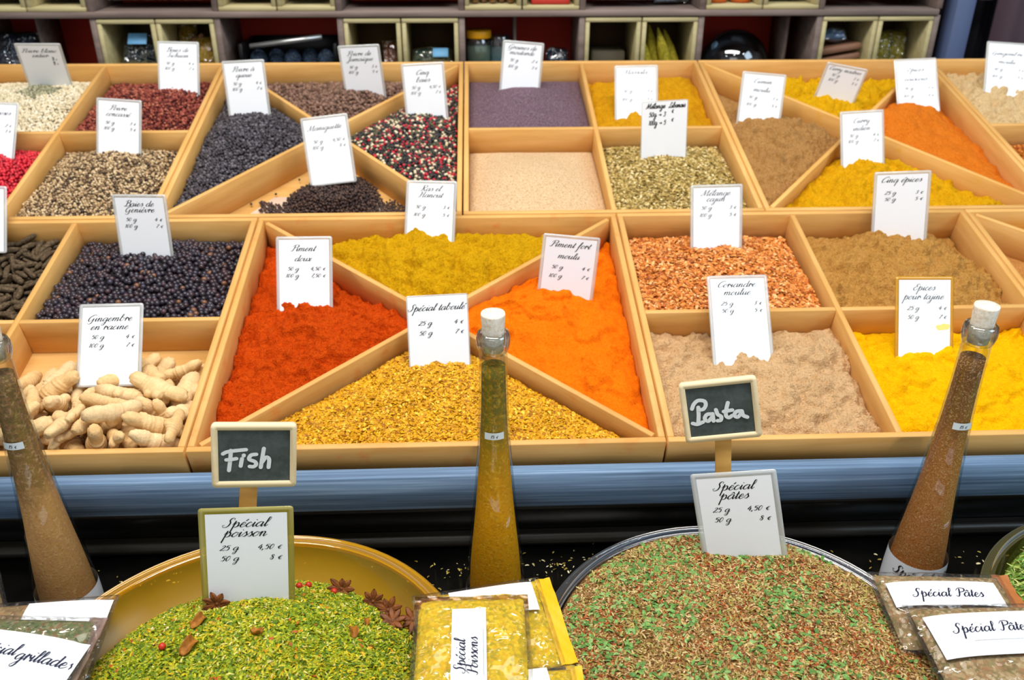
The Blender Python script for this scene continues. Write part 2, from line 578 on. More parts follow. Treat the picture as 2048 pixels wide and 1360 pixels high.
def ribbon(mb, pts, width_fn, y=0.0, mi=0, cap=False, dy=.00004):
    """A flat pen stroke in the x-z plane of a card."""
    p = np.asarray(pts, float)
    d = np.gradient(p, axis=0)
    d /= np.maximum(np.linalg.norm(d, axis=1), 1e-9)[:, None]
    wd = np.array([width_fn(q) for q in d])
    nrm = np.stack([-d[:, 1], d[:, 0]], -1)
    L, R = p + nrm * wd[:, None] / 2, p - nrm * wd[:, None] / 2
    n = len(p)
    v = np.zeros((2 * n, 3))
    v[:n, 0], v[:n, 2], v[n:, 0], v[n:, 2] = L[:, 0], L[:, 1], R[:, 0], R[:, 1]
    v[:, 1] = y
    f = np.array([(i, n + i, n + i + 1, i + 1) for i in range(n - 1)])
    mb.add(v, f, mi)
    if cap:
        for c, r in ((p[0], wd[0] / 2), (p[-1], wd[-1] / 2)):
            a = np.linspace(0, 2 * np.pi, 10, endpoint=False)
            y -= dy
            cv = np.stack([c[0] + r * np.cos(a), np.full(10, y), c[1] + r * np.sin(a)], -1)
            mb.add(cv, [tuple(range(10))], mi)


def text_width(s, sx):
    return sum(GL[c][0] for c in s) * sx


def write(mb, s, x, z, sy, sx=None, align='c', slant=.55, thin=.07, thick=.20, y=-.0006, asc=.82, maxw=None, pen=None, rot=0.0):
    """Writes S with its baseline at z, in strokes that swell on the way down."""
    sx = sx or sy * 1.2
    wdt = text_width(s, sx)
    if maxw and wdt > maxw:
        k = maxw / wdt
        sx *= k
        sy *= (1 + k) / 2
        wdt = maxw
    x0 = {'c': x - wdt / 2, 'l': x, 'r': x - wdt}[align]
    cur = x0
    cr, sr = math.cos(rot), math.sin(rot)
    for c in s:
        adv, strokes = GL[c]
        for st in strokes:
            q = catmull(st)
            zz = np.where(q[:, 1] > 1, 1 + (q[:, 1] - 1) * asc, q[:, 1])
            px = cur + q[:, 0] * sx + zz * sy * slant
            pz = zz * sy
            X, Z = px - x, pz
            P = np.stack([x + X * cr - Z * sr, z + X * sr + Z * cr], -1)
            if pen:
                fn = lambda d: pen
            else:
                fn = lambda d: sy * (thin + thick * max(0.0, -(d[1] * cr - d[0] * sr)) ** 1.4)
            ribbon(mb, P, fn, y)
        cur += adv * sx


# ------------------------------------------------------------------ shared materials
W_PINE = mat_wood('pine_wood', (204, 150, 76), (232, 186, 116))
W_PINE_STAINED = mat_wood('pine_wood_orange_dust', (204, 148, 74), (232, 184, 112), (222, 124, 50))
W_STICK = mat_wood('stick_wood', (205, 150, 70), (228, 180, 100))
W_CHALKFRAME = mat_wood('pale_frame_wood', (232, 208, 160), (244, 228, 190))
PAPER = plain('card_paper', (241, 245, 250), 0.35, 0.4)
INK = plain('black_ink', (22, 22, 26), 0.6)
INK_BLUE = plain('blue_black_ink', (28, 30, 58), 0.6)
INK_GREY = plain('faded_ink', (105, 108, 112), 0.7)
LAMINATE = mat_clear('clear_laminate', (246, 248, 246), 0.05, 0.3, 0.15, None, None, ((240, 243, 243), .42))
LAMINATE_Y = mat_clear('yellowed_laminate', (214, 204, 120), 0.06, 0.4, 0.15, None, None, ((198, 188, 96), .5))
GLASS = mat_clear('bottle_glass', (252, 253, 252), 0.04, 0.32, 0.02, (226, 230, 226))
GLASS_LIP = mat_clear('bottle_lip_glass', (236, 240, 238), 0.10, 0.75, 0.02, (120, 126, 122))


def M_slope(u=0, v=0, n=0, rz=0.0):
    return Matrix.Rotation(SLOPE, 4, 'X') @ Matrix.Translation((u, v, n)) @ Matrix.Rotation(rz, 4, 'Z')

# ------------------------------------------------------------------ the setting
FLOOR_Z = -0.95
ZC = -0.15                            # top of the black counter


def build_setting():
    fm = NT('market_floor')
    fm.bsdf(fm.ramp(fm.noise(6, 4, 0.6), [(0.3, (88, 86, 84)), (0.7, (118, 115, 110))]), 0.7)
    mb = box(MB(), (0.4, 0.0, FLOOR_Z - 0.02), (5.2, 5.0, 0.04))
    structure(mb.build('floor', fm.m))
    wm = plain('dark_hall_wall', (40, 26, 26), 0.9)
    structure(box(MB(), (0.4, 1.66, 0.1), (5.2, 0.04, 2.1)).build('wall_back', wm))


build_setting()

BLACK = NT('black_lacquer')
_b = BLACK.noise(14, 4, 0.65)
BLACK.bsdf(BLACK.ramp(_b, [(0.35, (12, 12, 12)), (0.7, (26, 25, 22))]), 0.22, BLACK.bump(_b, 0.15, 0.001), 0.5)
BLACK = BLACK.m
MOULD = plain('moulding_painted_sheen', (46, 43, 36), 0.38, 0.5)  # black lacquer ridges; their grey highlight is put into the base colour
BLUE = NT('blue_painted_board')
_v = BLUE.mapping((3, 190, 190))
_n = BLUE.noise(1.0, 4, 0.65, vec=_v)
BLUE.bsdf(BLUE.ramp(_n, [(0.3, (74, 96, 124)), (0.55, (110, 138, 170)), (0.75, (150, 178, 208))]), 0.55, BLUE.bump(_n, 0.35, 0.0006), 0.3)
BLUE = BLUE.m


def build_stall():
    root = empty('market_stall', (0.4, 0.0, FLOOR_Z))
    I = root.matrix_world.inverted()

    def part(nm, mb, m):
        return mb.build(nm, m, root, I.copy())
    part('counter_top', box(MB(), (0.42, -0.335, ZC - 0.0175), (2.9, 0.70, 0.035), 0.003), BLACK)
    part('cabinet_body', box(MB(), (0.42, -0.30, (ZC - 0.035 + FLOOR_Z) / 2), (2.8, 0.6, ZC - 0.035 - FLOOR_Z), 0.003), BLACK)
    part('riser_panel', box(MB(), (0.42, 0.035, -0.1135), (2.9, 0.03, 0.074), 0.002), BLACK)
    for z, r in ((-0.0905, 0.0085), (-0.1405, 0.0092)):
        mb = MB()
        a = np.linspace(-np.pi / 2, np.pi / 2, 9)
        prof = np.stack([0.0195 - np.cos(a) * r * 1.5, z + np.sin(a) * r], -1)
        for s, x in ((0, -1.03), (1, 1.87)):
            mb.add(np.stack([np.full(9, x), prof[:, 0], prof[:, 1]], -1), [tuple(range(9))])
        n = 9
        V = np.vstack([np.stack([np.full(9, x), prof[:, 0], prof[:, 1]], -1) for x in (-1.03, 1.87)])
        mb.add(V, [(i, i + 1, n + i + 1, n + i) for i in range(n - 1)])
        part('moulding', mb, MOULD)
    o = part('fascia_board', box(MB(), (0.42, -0.0115, -0.0455), (2.9, 0.018, 0.045), 0.002), BLUE)
    o['label'] = 'blue-grey painted board'
    # ramp under the trays and its supports
    R = M_slope()
    mb = box(MB(), (0.42, 0.49, -0.0675), (2.9, 0.97, 0.015), 0.001)
    o = mb.build('ramp_board', BLACK, root, I @ R)
    part('rear_support', box(MB(), (0.42, 0.93, (0.14 + FLOOR_Z) / 2), (2.8, 0.03, 0.14 - FLOOR_Z), 0.002), BLACK)
    tag(root, 'black lacquered market stall with blue-grey front board under the spice trays', 'stall')
    return root


build_stall()

# ------------------------------------------------------------------ trays
TH, WT, FT = 0.058, 0.0078, 0.005       # tray height, wall and floor thickness
FW, FD = 0.52, 0.4473                   # the front trays; the back ones are the same trays turned
GAP = 0.0012
XF, XB = -0.0572, -0.2096
TRAYS = {}
W_PINE_YELLOW = mat_wood('pine_wood_yellow_dust', (212, 156, 76), (234, 186, 112), (214, 158, 30))


def panel(nm, parent, a, b, h0, h1, th, mat, ch=0.0009):
    """An upright board from a to b in tray coordinates."""
    ax, ay = a
    bx_, by_ = b
    L = math.hypot(bx_ - ax, by_ - ay)
    M = Matrix.Translation(((ax + bx_) / 2, (ay + by_) / 2, (h0 + h1) / 2)) @ Matrix.Rotation(math.atan2(by_ - ay, bx_ - ax), 4, 'Z')
    return box(MB(), (0, 0, 0), (L, th, h1 - h0), ch).build(nm, mat, parent, M)


def make_tray(key, u0, v0, W, D, kind, label, wood=None, dwood=None):
    wood = wood or W_PINE
    dwood = dwood or wood
    root = empty('spice_tray', M_slope(u0, v0, 0))
    g = GAP
    W_, D_ = W - 2 * g, D - 2 * g
    panel('side_panel', root, (g, g + WT / 2), (g + W_, g + WT / 2), -TH, 0, WT, wood)
    panel('side_panel', root, (g, g + D_ - WT / 2), (g + W_, g + D_ - WT / 2), -TH, 0, WT, wood)
    panel('side_panel', root, (g + WT / 2, g + WT), (g + WT / 2, g + D_ - WT), -TH, 0, WT, wood)
    panel('side_panel', root, (g + W_ - WT / 2, g + WT), (g + W_ - WT / 2, g + D_ - WT), -TH, 0, WT, wood)
    box(MB(), (W / 2, D / 2, -TH + FT / 2), (W_ - 2 * WT, D_ - 2 * WT, FT)).build('floor_panel', wood, root)
    e = g + WT
    dh = -0.0012
    if kind == 'grid':
        panel('divider', root, (W / 2, e), (W / 2, D - e), -TH + FT, dh, 0.0075, dwood)
        panel('divider', root, (e, D / 2), (W / 2 - .00375, D / 2), -TH + FT, dh - .0006, 0.0075, dwood)
        panel('divider', root, (W / 2 + .00375, D / 2), (W - e, D / 2), -TH + FT, dh - .0006, 0.0075, dwood)
    else:
        def shrink(a, b, s0, s1):
            L = math.hypot(b[0] - a[0], b[1] - a[1])
            d = ((b[0] - a[0]) / L, (b[1] - a[1]) / L)
            return (a[0] + d[0] * s0, a[1] + d[1] * s0), (b[0] - d[0] * s1, b[1] - d[1] * s1)
        c = (W / 2, D / 2)
        a, b = shrink((e, D - e), (W - e, e), .006, .006)
        panel('divider', root, a, b, -TH + FT, dh, 0.007, dwood)
        a, b = shrink((e, e), c, .006, .0045)
        panel('divider', root, a, b, -TH + FT, dh - .0006, 0.007, dwood)
        a, b = shrink(c, (W - e, D - e), .0045, .006)
        panel('divider', root, a, b, -TH + FT, dh - .0006, 0.007, dwood)
    tag(root, label, 'tray', 'wooden trays on the sloping display')
    TRAYS[key] = (u0, v0, W, D, kind, root)
    return root


make_tray('F0', XF - FW, 0, FW, FD, 'grid', 'wooden four-compartment tray with ginger roots and juniper berries')
make_tray('F1', XF, 0, FW, FD, 'cross', 'wooden tray with crossed dividers holding red paprika and yellow curry powders', W_PINE_STAINED)
make_tray('F2', XF + FW, 0, FW, FD, 'grid', 'wooden four-compartment tray with ground coriander and bright yellow tajine spice')
make_tray('F3', XF + 2 * FW, 0, FW, FD, 'cross', 'cut-off wooden tray with crossed dividers, beside the ground five-spice powder')
make_tray('B0', XB - FD, FD, FD, FW, 'grid', 'wooden four-compartment tray with white, crushed and pink peppercorns')
make_tray('B1', XB, FD, FD, FW, 'cross', 'wooden tray with crossed dividers holding dark peppercorns')
make_tray('B2', XB + FD, FD, FD, FW, 'grid', 'wooden four-compartment tray with purple seeds and pale sesame')
make_tray('B3', XB + 2 * FD, FD, FD, FW, 'cross', 'wooden tray with crossed dividers holding cumin and orange couscous spice', None, W_PINE_YELLOW)
make_tray('B4', XB + 3 * FD, FD, FD, FW, 'grid', 'cut-off wooden tray with pale ground ginger behind orange flakes')


def inset_poly(pts, ins):
    n = len(pts)
    P = np.array(pts, float)
    L = []
    for i in range(n):
        a, b = P[i], P[(i + 1) % n]
        d = (b - a) / np.linalg.norm(b - a)
        nrm = np.array([-d[1], d[0]])
        L.append((a + nrm * ins[i], d))
    out = []
    for i in range(n):
        p, d = L[i - 1]
        q, e = L[i]
        t = np.linalg.solve(np.stack([d, -e], 1), q - p)
        out.append(p + d * t[0])
    return np.array(out)


def comp_poly(key, comp, extra=0.0):
    """The inside of one compartment (counter-clockwise, tray coordinates)."""
    u0, v0, W, D, kind, root = TRAYS[key]
    ow, dw = GAP + WT + .0004 + extra, .00375 + .0004 + extra
    if kind == 'grid':
        xs = {'l': (ow, W / 2 - dw), 'r': (W / 2 + dw, W - ow)}[comp[1]]
        ys = {'f': (ow, D / 2 - dw), 'b': (D / 2 + dw, D - ow)}[comp[0]]
        return np.array([(xs[0], ys[0]), (xs[1], ys[0]), (xs[1], ys[1]), (xs[0], ys[1])])
    c = (W / 2, D / 2)
    e = GAP + WT
    A, B, C_, D_ = (e, e), (W - e, e), (W - e, D - e), (e, D - e)
    a, b = {'f': (A, B), 'r': (B, C_), 'b': (C_, D_), 'l': (D_, A)}[comp]
    o, k = .0004 + extra, .0035 + .0005 + extra
    return inset_poly([a, b, c], [o, k, k])


class Heap:
    """Height of the loose spice over one compartment, in tray coordinates."""

    def __init__(self, key, comp, db=-.03, df=-.012, mounds=(), amp=.003, sc=40, ridge_amp=0.0, seed=0, card=None, lr=0.0, hmin=-.047, edge=.015, crumb=0.0):
        self.key, self.comp, self.db, self.df, self.amp, self.sc = key, comp, db, df, amp, sc
        self.ridge_amp, self.seed, self.lr, self.hmin = ridge_amp, seed, lr, hmin
        self.poly = comp_poly(key, comp)
        self.edge, self.crumb = edge, crumb
        self.lo, self.hi = self.poly.min(0), self.poly.max(0)
        self.mounds = [(self.lo[0] + a * (self.hi[0] - self.lo[0]), self.lo[1] + b * (self.hi[1] - self.lo[1]), h, r) for a, b, h, r in mounds]
        if card:                       # the spice closes around the foot of its price card
            u0, v0 = TRAYS[key][:2]
            cu, cv = card[0] - u0, card[1] - v0 - .004
            d = -.0075 - float(self.h(np.array([cu]), np.array([cv]))[0])
            self.mounds.append((cu, cv, d, .045))

    def h(self, u, v):
        r = (u - self.lo[0]) / (self.hi[0] - self.lo[0])
        w_ = np.clip((v - self.lo[1]) / (self.hi[1] - self.lo[1]), 0, 1)
        z = self.df + (self.db - self.df) * w_ ** 1.3 + self.lr * (r - .5)
        for a, b, hh, s in self.mounds:
            z = z + hh * np.exp(-((u - a) ** 2 + (v - b) ** 2) / (2 * s * s))
        d = np.full(np.shape(u), 9.0)
        for i in range(len(self.poly)):          # the heap falls away from the boards, less so at the low front
            a, b = self.poly[i], self.poly[(i + 1) % len(self.poly)]
            L = math.hypot(b[0] - a[0], b[1] - a[1])
            if abs(b[1] - a[1]) < 1e-6 and b[0] > a[0]:
                continue
            d = np.minimum(d, ((b[0] - a[0]) * (v - a[1]) - (b[1] - a[1]) * (u - a[0])) / L)
        z = z - self.edge * np.exp(-np.maximum(d, 0) / .026)
        s = self.seed * 31.7
        if self.crumb:
            z = z + self.crumb * np.maximum(0, vnoise(u * 130 + s, v * 130 + s) - .62) * 2.6 + self.crumb * np.maximum(0, vnoise(u * 60 + s, v * 60) - .66) * 3
        z = z + 2.0 * self.amp * fbm(u * self.sc + s, v * self.sc + s, 5, .62)
        if self.crumb:                           # broken edges where the packed powder has slid
            z = z + .0035 * np.tanh((fbm(u * 26 + s, v * 34 + s, 4, .6) - .08) * 14)
        if self.ridge_amp:
            z = z + self.ridge_amp * (ridge(u * 16 + s, v * 34 + s) ** 3 - .3)
        return np.clip(z, self.hmin, .012)

    def inside(self, P, m=0.0):
        poly = comp_poly(self.key, self.comp, m)
        ok = np.ones(len(P), bool)
        for i in range(len(poly)):
            a, b = poly[i], poly[(i + 1) % len(poly)]
            ok &= ((b[0] - a[0]) * (P[:, 1] - a[1]) - (b[1] - a[1]) * (P[:, 0] - a[0])) > 0
        return ok

    def points(self, step, m, jit=.3, rng=RNG):
        x = np.arange(self.lo[0], self.hi[0], step)
        y = np.arange(self.lo[1], self.hi[1], step * .866)
        X, Y = np.meshgrid(x, y)
        X = X + (np.arange(len(y)) % 2)[:, None] * step * .5
        P = np.stack([X.ravel(), Y.ravel()], -1)
        P = P + (rng.random(P.shape) - .5) * 2 * jit * step
        return P[self.inside(P, m)]

    def surface(self, mb, n=110, mi=0):
        k = len(self.poly)
        P = self.poly
        if k == 4:
            s, t = np.linspace(0, 1, n), np.linspace(0, 1, n)
            S_, T_ = np.meshgrid(s, t, indexing='ij')
            S_, T_ = S_[..., None], T_[..., None]
            Q = P[0] * (1 - S_) * (1 - T_) + P[1] * S_ * (1 - T_) + P[2] * S_ * T_ + P[3] * (1 - S_) * T_
        else:
            s, t = np.linspace(.02, 1, n), np.linspace(0, 1, int(n * 1.4))
            S_, T_ = np.meshgrid(s, t, indexing='ij')
            S_, T_ = S_[..., None], T_[..., None]
            E_ = P[1] * (1 - T_) + P[0] * T_
            Q = P[2] + S_ * (E_ - P[2])
        Z = self.h(Q[..., 0], Q[..., 1])
        a, b = Z.shape
        V = np.concatenate([Q, Z[..., None]], -1).reshape(-1, 3)
        idx = np.arange(a * b).reshape(a, b)
        F = np.stack([idx[:-1, :-1], idx[1:, :-1], idx[1:, 1:], idx[:-1, 1:]], -1).reshape(-1, 4)
        if k == 3:
            F = F[:, ::1]
        ring = np.concatenate([idx[:, 0], idx[-1, 1:], idx[-2::-1, -1], idx[0, -2:0:-1]])
        m = len(ring)
        base = V[ring].copy()
        base[:, 2] = -TH + FT + .0003
        mb.add(V, F, mi)
        off = mb.n - len(V)
        mb.v.append(base)
        j = np.arange(m)
        jn = (j + 1) % m
        mb.f.append(np.stack([off + ring[j], off + ring[jn], mb.n + jn, mb.n + j], -1)[:, ::-1])
        mb.mi.append(mi)
        mb.f.append((mb.n + np.arange(m))[None, ::-1])
        mb.mi.append(mi)
        mb.n += m


def tray_M(key):
    u0, v0 = TRAYS[key][:2]
    return M_slope(u0, v0, 0)


def powder(name, heap, mat, label, cat='spice powder', n=120):
    mb = MB()
    heap.surface(mb, n)
    o = mb.build(name, mat, None, tray_M(heap.key), smooth=True)
    return tag(o, label, cat, None, 'stuff')


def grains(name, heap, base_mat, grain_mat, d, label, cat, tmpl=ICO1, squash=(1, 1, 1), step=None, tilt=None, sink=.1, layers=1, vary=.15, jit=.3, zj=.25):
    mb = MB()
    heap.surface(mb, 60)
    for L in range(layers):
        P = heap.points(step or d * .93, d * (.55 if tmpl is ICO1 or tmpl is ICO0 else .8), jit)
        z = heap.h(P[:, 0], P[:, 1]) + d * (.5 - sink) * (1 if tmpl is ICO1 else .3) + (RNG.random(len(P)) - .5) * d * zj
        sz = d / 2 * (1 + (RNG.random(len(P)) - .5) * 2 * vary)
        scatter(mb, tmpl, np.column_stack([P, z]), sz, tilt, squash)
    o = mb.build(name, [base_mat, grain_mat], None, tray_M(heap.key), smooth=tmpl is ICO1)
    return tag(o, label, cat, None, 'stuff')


# where the price cards stand on the slope (u, v), used to close the spice around them
CUV = dict(poivre_blanc=(-.519, .911), baies_roses=(-.517, .64), concasse=(-.319, .649), sichuan=(-.274, .863), queue=(-.131, .772), jamaique=(.061, .853), cinq_baies=(.175, .763), maniguette=(.033, .576), pavot=(.34, .872), massala=(.539, .76), libanais=(.563, .621), cumin=(.75, .743), madras=(.907, .819), couscous=(1.053, .795), indien=(.884, .595), ging=(1.227, .827), genievre=(-.195, .361), doux=(.033, .263), ras=(.19, .409), taboule=(.212, .14), fort=(.375, .279), cajun=(.596, .367), coriandre=(.582, .144), cinq=(.868, .394), tajine=(.807, .144))


def dark(c, k):
    return tuple(int(x * k) for x in c)


def P3(c, lo=.72, hi=1.12):
    return [dark(c, lo), c, tuple(min(255, int(x * hi)) for x in c)]


def build_spices():
    # ---- front row
    powder('paprika_heap', Heap('F1', 'l', -.034, -.018, ((.5, .45, .016, .045),), .007, 40, crumb=0.0040, seed=1, card=CUV['doux']),
           mat_powder('paprika_powder', [(150, 44, 2), (198, 66, 4), (222, 90, 16)], bump=.8),
           'brick-orange mild paprika powder heaped in the cross-divided tray')
    powder('curry_heap', Heap('F1', 'b', -.022, -.018, ((.72, .7, .024, .04), (.45, .55, .014, .04), (.12, .8, -.006, .03)), .007, 34, .005, 2, crumb=0.0040, card= CUV['ras']),
           mat_powder('mustard_powder', [(150, 104, 0), (206, 154, 6), (226, 178, 24)], bump=.8),
           'mustard-yellow ras el hanout powder in the rear triangle between the two orange powders')
    powder('chilli_heap', Heap('F1', 'r', -.03, -.014, ((.35, .55, .018, .05),), .0050, 22, .003, crumb=.0012, seed=3, card=CUV['fort']),
           mat_powder('hot_chilli_powder', [(196, 82, 2), (226, 108, 4), (240, 126, 16)], bump=.4),
           'bright orange ground hot chilli powder with a smooth surface')
    h = Heap('F1', 'f', -.026, -.012, ((.5, .5, .008, .06),), .003, 40, seed=4, card=CUV['taboule'])
    o = grains('taboule_mix_heap', h, mat_powder('taboule_dust', [(150, 100, 4), (206, 148, 10), (224, 176, 40)]),
               mat_islands('taboule_flakes', [(214, 156, 8), (198, 140, 4), (224, 168, 14), (184, 122, 2), (208, 150, 6), (232, 190, 60), (156, 98, 4), (218, 160, 10), (204, 144, 6), (212, 156, 8)]),
               .0037, 'yellow taboule seasoning of shredded flakes in the front triangle', 'spice mix', FLAKE, step=.0025, tilt=.45, layers=2, vary=.6, zj=.5)
    h = Heap('F2', 'bl', -.028, -.012, ((.5, .4, .01, .06),), .003, 45, seed=5, card=CUV['cajun'])
    grains('cajun_mix_heap', h, mat_powder('cajun_dust', [(140, 70, 22), (190, 106, 42), (212, 132, 64)]),
           mat_islands('cajun_flakes', [(216, 136, 62), (204, 118, 46), (230, 158, 88), (184, 98, 36), (222, 144, 70), (240, 184, 124), (158, 82, 30), (210, 126, 52)]),
           .0054, 'orange-brown cajun mix of coarse flakes in a square compartment', 'spice mix', FLAKE, step=.0036, tilt=.5, layers=2, vary=.4, zj=.5)
    powder('five_spice_heap', Heap('F2', 'br', -.034, -.013, ((.5, .42, .024, .055),), .007, 44, crumb=0.0060, seed=6, card=CUV['cinq']),
           mat_powder('five_spice_powder', [(140, 92, 34), (188, 136, 66), (206, 158, 88)], bump=.9),
           'ochre brown five-spice powder with crumbly lumps')
    powder('coriander_heap', Heap('F2', 'fl', -.024, -.013, ((.5, .5, .016, .05), (.85, .75, .010, .035)), .006, 38, .003, 7, crumb=0.0050, card= CUV['coriandre']),
           mat_powder('coriander_powder', [(166, 124, 76), (212, 172, 124), (226, 190, 146)], bump=.9),
           'pale beige ground coriander in front of the orange-brown flakes')
    powder('tajine_heap', Heap('F2', 'fr', -.026, -.013, ((.4, .55, .012, .05), (.1, .7, .008, .03)), .0055, 26, .003, crumb=.0012, seed=8, card=CUV['tajine']),
           mat_powder('tajine_powder', [(212, 146, 0), (236, 176, 0), (244, 190, 8)], bump=.5),
           'vivid yellow tajine powder in the tray corner behind the brown-filled bottle')
    powder('brown_spice_heap', Heap('F3', 'l', -.036, -.016, (), .003, 40, seed=9),
           mat_powder('brown_spice_powder', [(140, 84, 34), (186, 124, 62), (204, 146, 86)]),
           'tan brown powder at the cut-off edge, in the cross-divided tray')
    powder('saffron_curry_heap', Heap('F3', 'b', -.022, -.018, ((.1, .5, .01, .05),), .003, 40, seed=10),
           mat_powder('saffron_curry_powder', [(200, 140, 4), (236, 184, 12), (246, 200, 40)]),
           'small visible patch of yellow powder behind the tan brown powder')
    h = Heap('F0', 'br', -.030, -.013, ((.5, .4, .008, .07),), .003, 25, seed=11, card=CUV['genievre'])
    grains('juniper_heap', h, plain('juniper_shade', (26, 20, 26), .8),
           mat_islands('juniper_skin', [(44, 37, 46), (52, 42, 52), (38, 34, 46), (48, 38, 46), (70, 50, 58), (40, 34, 42), (52, 48, 64), (60, 42, 48), (44, 38, 50), (38, 32, 40), (44, 37, 46), (52, 42, 52), (38, 34, 46), (48, 38, 46), (70, 50, 58), (40, 34, 42), (52, 48, 64), (60, 42, 48), (44, 38, 50), (38, 32, 40), (44, 37, 46), (52, 42, 52), (38, 34, 46), (48, 38, 46), (70, 50, 58), (40, 34, 42), (52, 48, 64), (60, 42, 48), (44, 38, 50), (38, 32, 40), (120, 80, 56)], .36, .5),
           .0078, 'dark purple juniper berries heaped behind the ginger roots', 'berries', ICO1, (1, 1, .94), step=.0071, layers=1, vary=.14, zj=.55)

    # ---- back row
    h = Heap('B0', 'bl', -.026, -.012, ((.6, .55, .01, .06),), .002, 25, seed=12)
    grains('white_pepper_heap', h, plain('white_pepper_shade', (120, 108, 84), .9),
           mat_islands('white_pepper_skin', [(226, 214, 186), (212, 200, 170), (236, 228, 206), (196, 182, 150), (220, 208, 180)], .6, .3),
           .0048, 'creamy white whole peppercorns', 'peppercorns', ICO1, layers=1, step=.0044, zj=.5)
    h = Heap('B0', 'br', -.030, -.012, ((.5, .45, .006, .06),), .003, 25, seed=13, card=CUV['sichuan'])
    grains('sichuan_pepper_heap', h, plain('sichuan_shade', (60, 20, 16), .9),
           mat_islands('sichuan_husk', [(138, 62, 48), (116, 44, 36), (158, 84, 66), (96, 34, 30), (146, 70, 56), (172, 102, 80), (80, 30, 28)], .6, .3),
           .0056, 'reddish brown Sichuan pepper husks in a rear compartment', 'peppercorns', ICO1, (1, .9, .7), step=.005, vary=.25, zj=.6)
    h = Heap('B0', 'fl', -.030, -.012, ((.5, .45, .006, .06),), .002, 25, seed=14, card=CUV['baies_roses'])
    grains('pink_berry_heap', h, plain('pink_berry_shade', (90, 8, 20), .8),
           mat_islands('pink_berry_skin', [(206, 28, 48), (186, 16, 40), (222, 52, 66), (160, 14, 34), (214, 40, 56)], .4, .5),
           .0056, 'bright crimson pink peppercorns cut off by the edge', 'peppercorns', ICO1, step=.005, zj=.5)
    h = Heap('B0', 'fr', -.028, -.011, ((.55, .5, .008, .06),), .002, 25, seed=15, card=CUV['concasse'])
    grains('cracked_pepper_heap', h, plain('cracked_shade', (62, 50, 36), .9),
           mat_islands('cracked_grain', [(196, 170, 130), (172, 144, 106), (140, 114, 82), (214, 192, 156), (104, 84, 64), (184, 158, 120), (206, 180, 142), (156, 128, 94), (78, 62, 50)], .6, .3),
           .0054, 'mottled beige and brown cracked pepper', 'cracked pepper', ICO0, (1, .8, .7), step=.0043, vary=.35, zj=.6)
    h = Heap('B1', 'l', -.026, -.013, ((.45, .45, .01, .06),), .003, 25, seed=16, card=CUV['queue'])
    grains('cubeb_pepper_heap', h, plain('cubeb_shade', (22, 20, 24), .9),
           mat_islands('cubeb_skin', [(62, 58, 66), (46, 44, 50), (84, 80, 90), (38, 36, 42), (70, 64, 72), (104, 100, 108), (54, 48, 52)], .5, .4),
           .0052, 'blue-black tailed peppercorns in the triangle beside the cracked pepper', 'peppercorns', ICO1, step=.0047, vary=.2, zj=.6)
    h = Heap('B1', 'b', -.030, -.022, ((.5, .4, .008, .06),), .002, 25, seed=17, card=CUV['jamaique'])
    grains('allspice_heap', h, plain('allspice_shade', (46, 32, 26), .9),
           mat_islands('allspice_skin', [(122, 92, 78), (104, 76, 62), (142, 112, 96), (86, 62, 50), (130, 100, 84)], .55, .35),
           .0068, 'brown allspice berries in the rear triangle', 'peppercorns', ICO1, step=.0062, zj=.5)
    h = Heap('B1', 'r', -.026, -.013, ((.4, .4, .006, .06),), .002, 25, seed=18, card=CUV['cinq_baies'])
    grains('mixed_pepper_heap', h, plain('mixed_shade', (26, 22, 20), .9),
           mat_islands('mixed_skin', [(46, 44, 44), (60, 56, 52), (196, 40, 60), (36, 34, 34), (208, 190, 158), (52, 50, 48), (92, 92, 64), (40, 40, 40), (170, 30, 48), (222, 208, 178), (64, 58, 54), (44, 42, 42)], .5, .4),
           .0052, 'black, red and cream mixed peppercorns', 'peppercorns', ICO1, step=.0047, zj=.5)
    h = Heap('B2', 'bl', -.026, -.012, ((.5, .4, .008, .06),), .0012, 18, seed=20, edge=.014, card=CUV['pavot'])
    powder('purple_seed_heap', h, mat_powder('purple_seed', [(62, 44, 58), (106, 82, 96), (160, 138, 146)], fine=430, mid=900, bump=1.0), 'dull purple fine seeds in the rear corner beside the yellow massala', 'seeds')
    powder('massala_heap', Heap('B2', 'br', -.028, -.014, ((.8, .75, .02, .035), (.15, .4, .010, .04)), .006, 34, .003, 21, card= CUV['massala']),
           mat_powder('massala_powder', [(160, 100, 4), (208, 148, 14), (226, 168, 32)], bump=.8), 'orange-yellow massala powder in the rear compartment')
    powder('sesame_heap', Heap('B2', 'fl', -.030, -.014, ((.45, .45, .020, .055),), .0008, 12, seed=22, edge=.018),
           mat_powder('sesame_seed', [(160, 116, 70), (226, 190, 144), (246, 220, 186)], fine=400, mid=900, bump=1.0), 'smooth pale peach sesame seeds in front of the purple seeds', 'seeds')
    h = Heap('B2', 'fr', -.026, -.012, ((.5, .4, .008, .06),), .002, 25, seed=23, card=CUV['libanais'])
    grains('lebanese_mix_heap', h, mat_powder('lebanese_dust', [(84, 66, 30), (140, 116, 62), (170, 148, 88)]),
           mat_islands('lebanese_flakes', [(184, 158, 92), (156, 130, 66), (208, 186, 126), (128, 106, 50), (194, 168, 102), (224, 206, 156), (146, 122, 58), (172, 148, 80)]),
           .0052, 'khaki Lebanese herb and seed mix', 'spice mix', FLAKE, step=.0036, tilt=.6, layers=2, vary=.4, zj=.5)
    powder('cumin_heap', Heap('B3', 'l', -.034, -.013, ((.5, .4, .018, .05),), .007, 40, crumb=0.0060, seed=24, card=CUV['cumin']),
           mat_powder('cumin_powder', [(124, 82, 34), (176, 130, 74), (196, 152, 98)], bump=.9), 'greyish tan ground cumin')
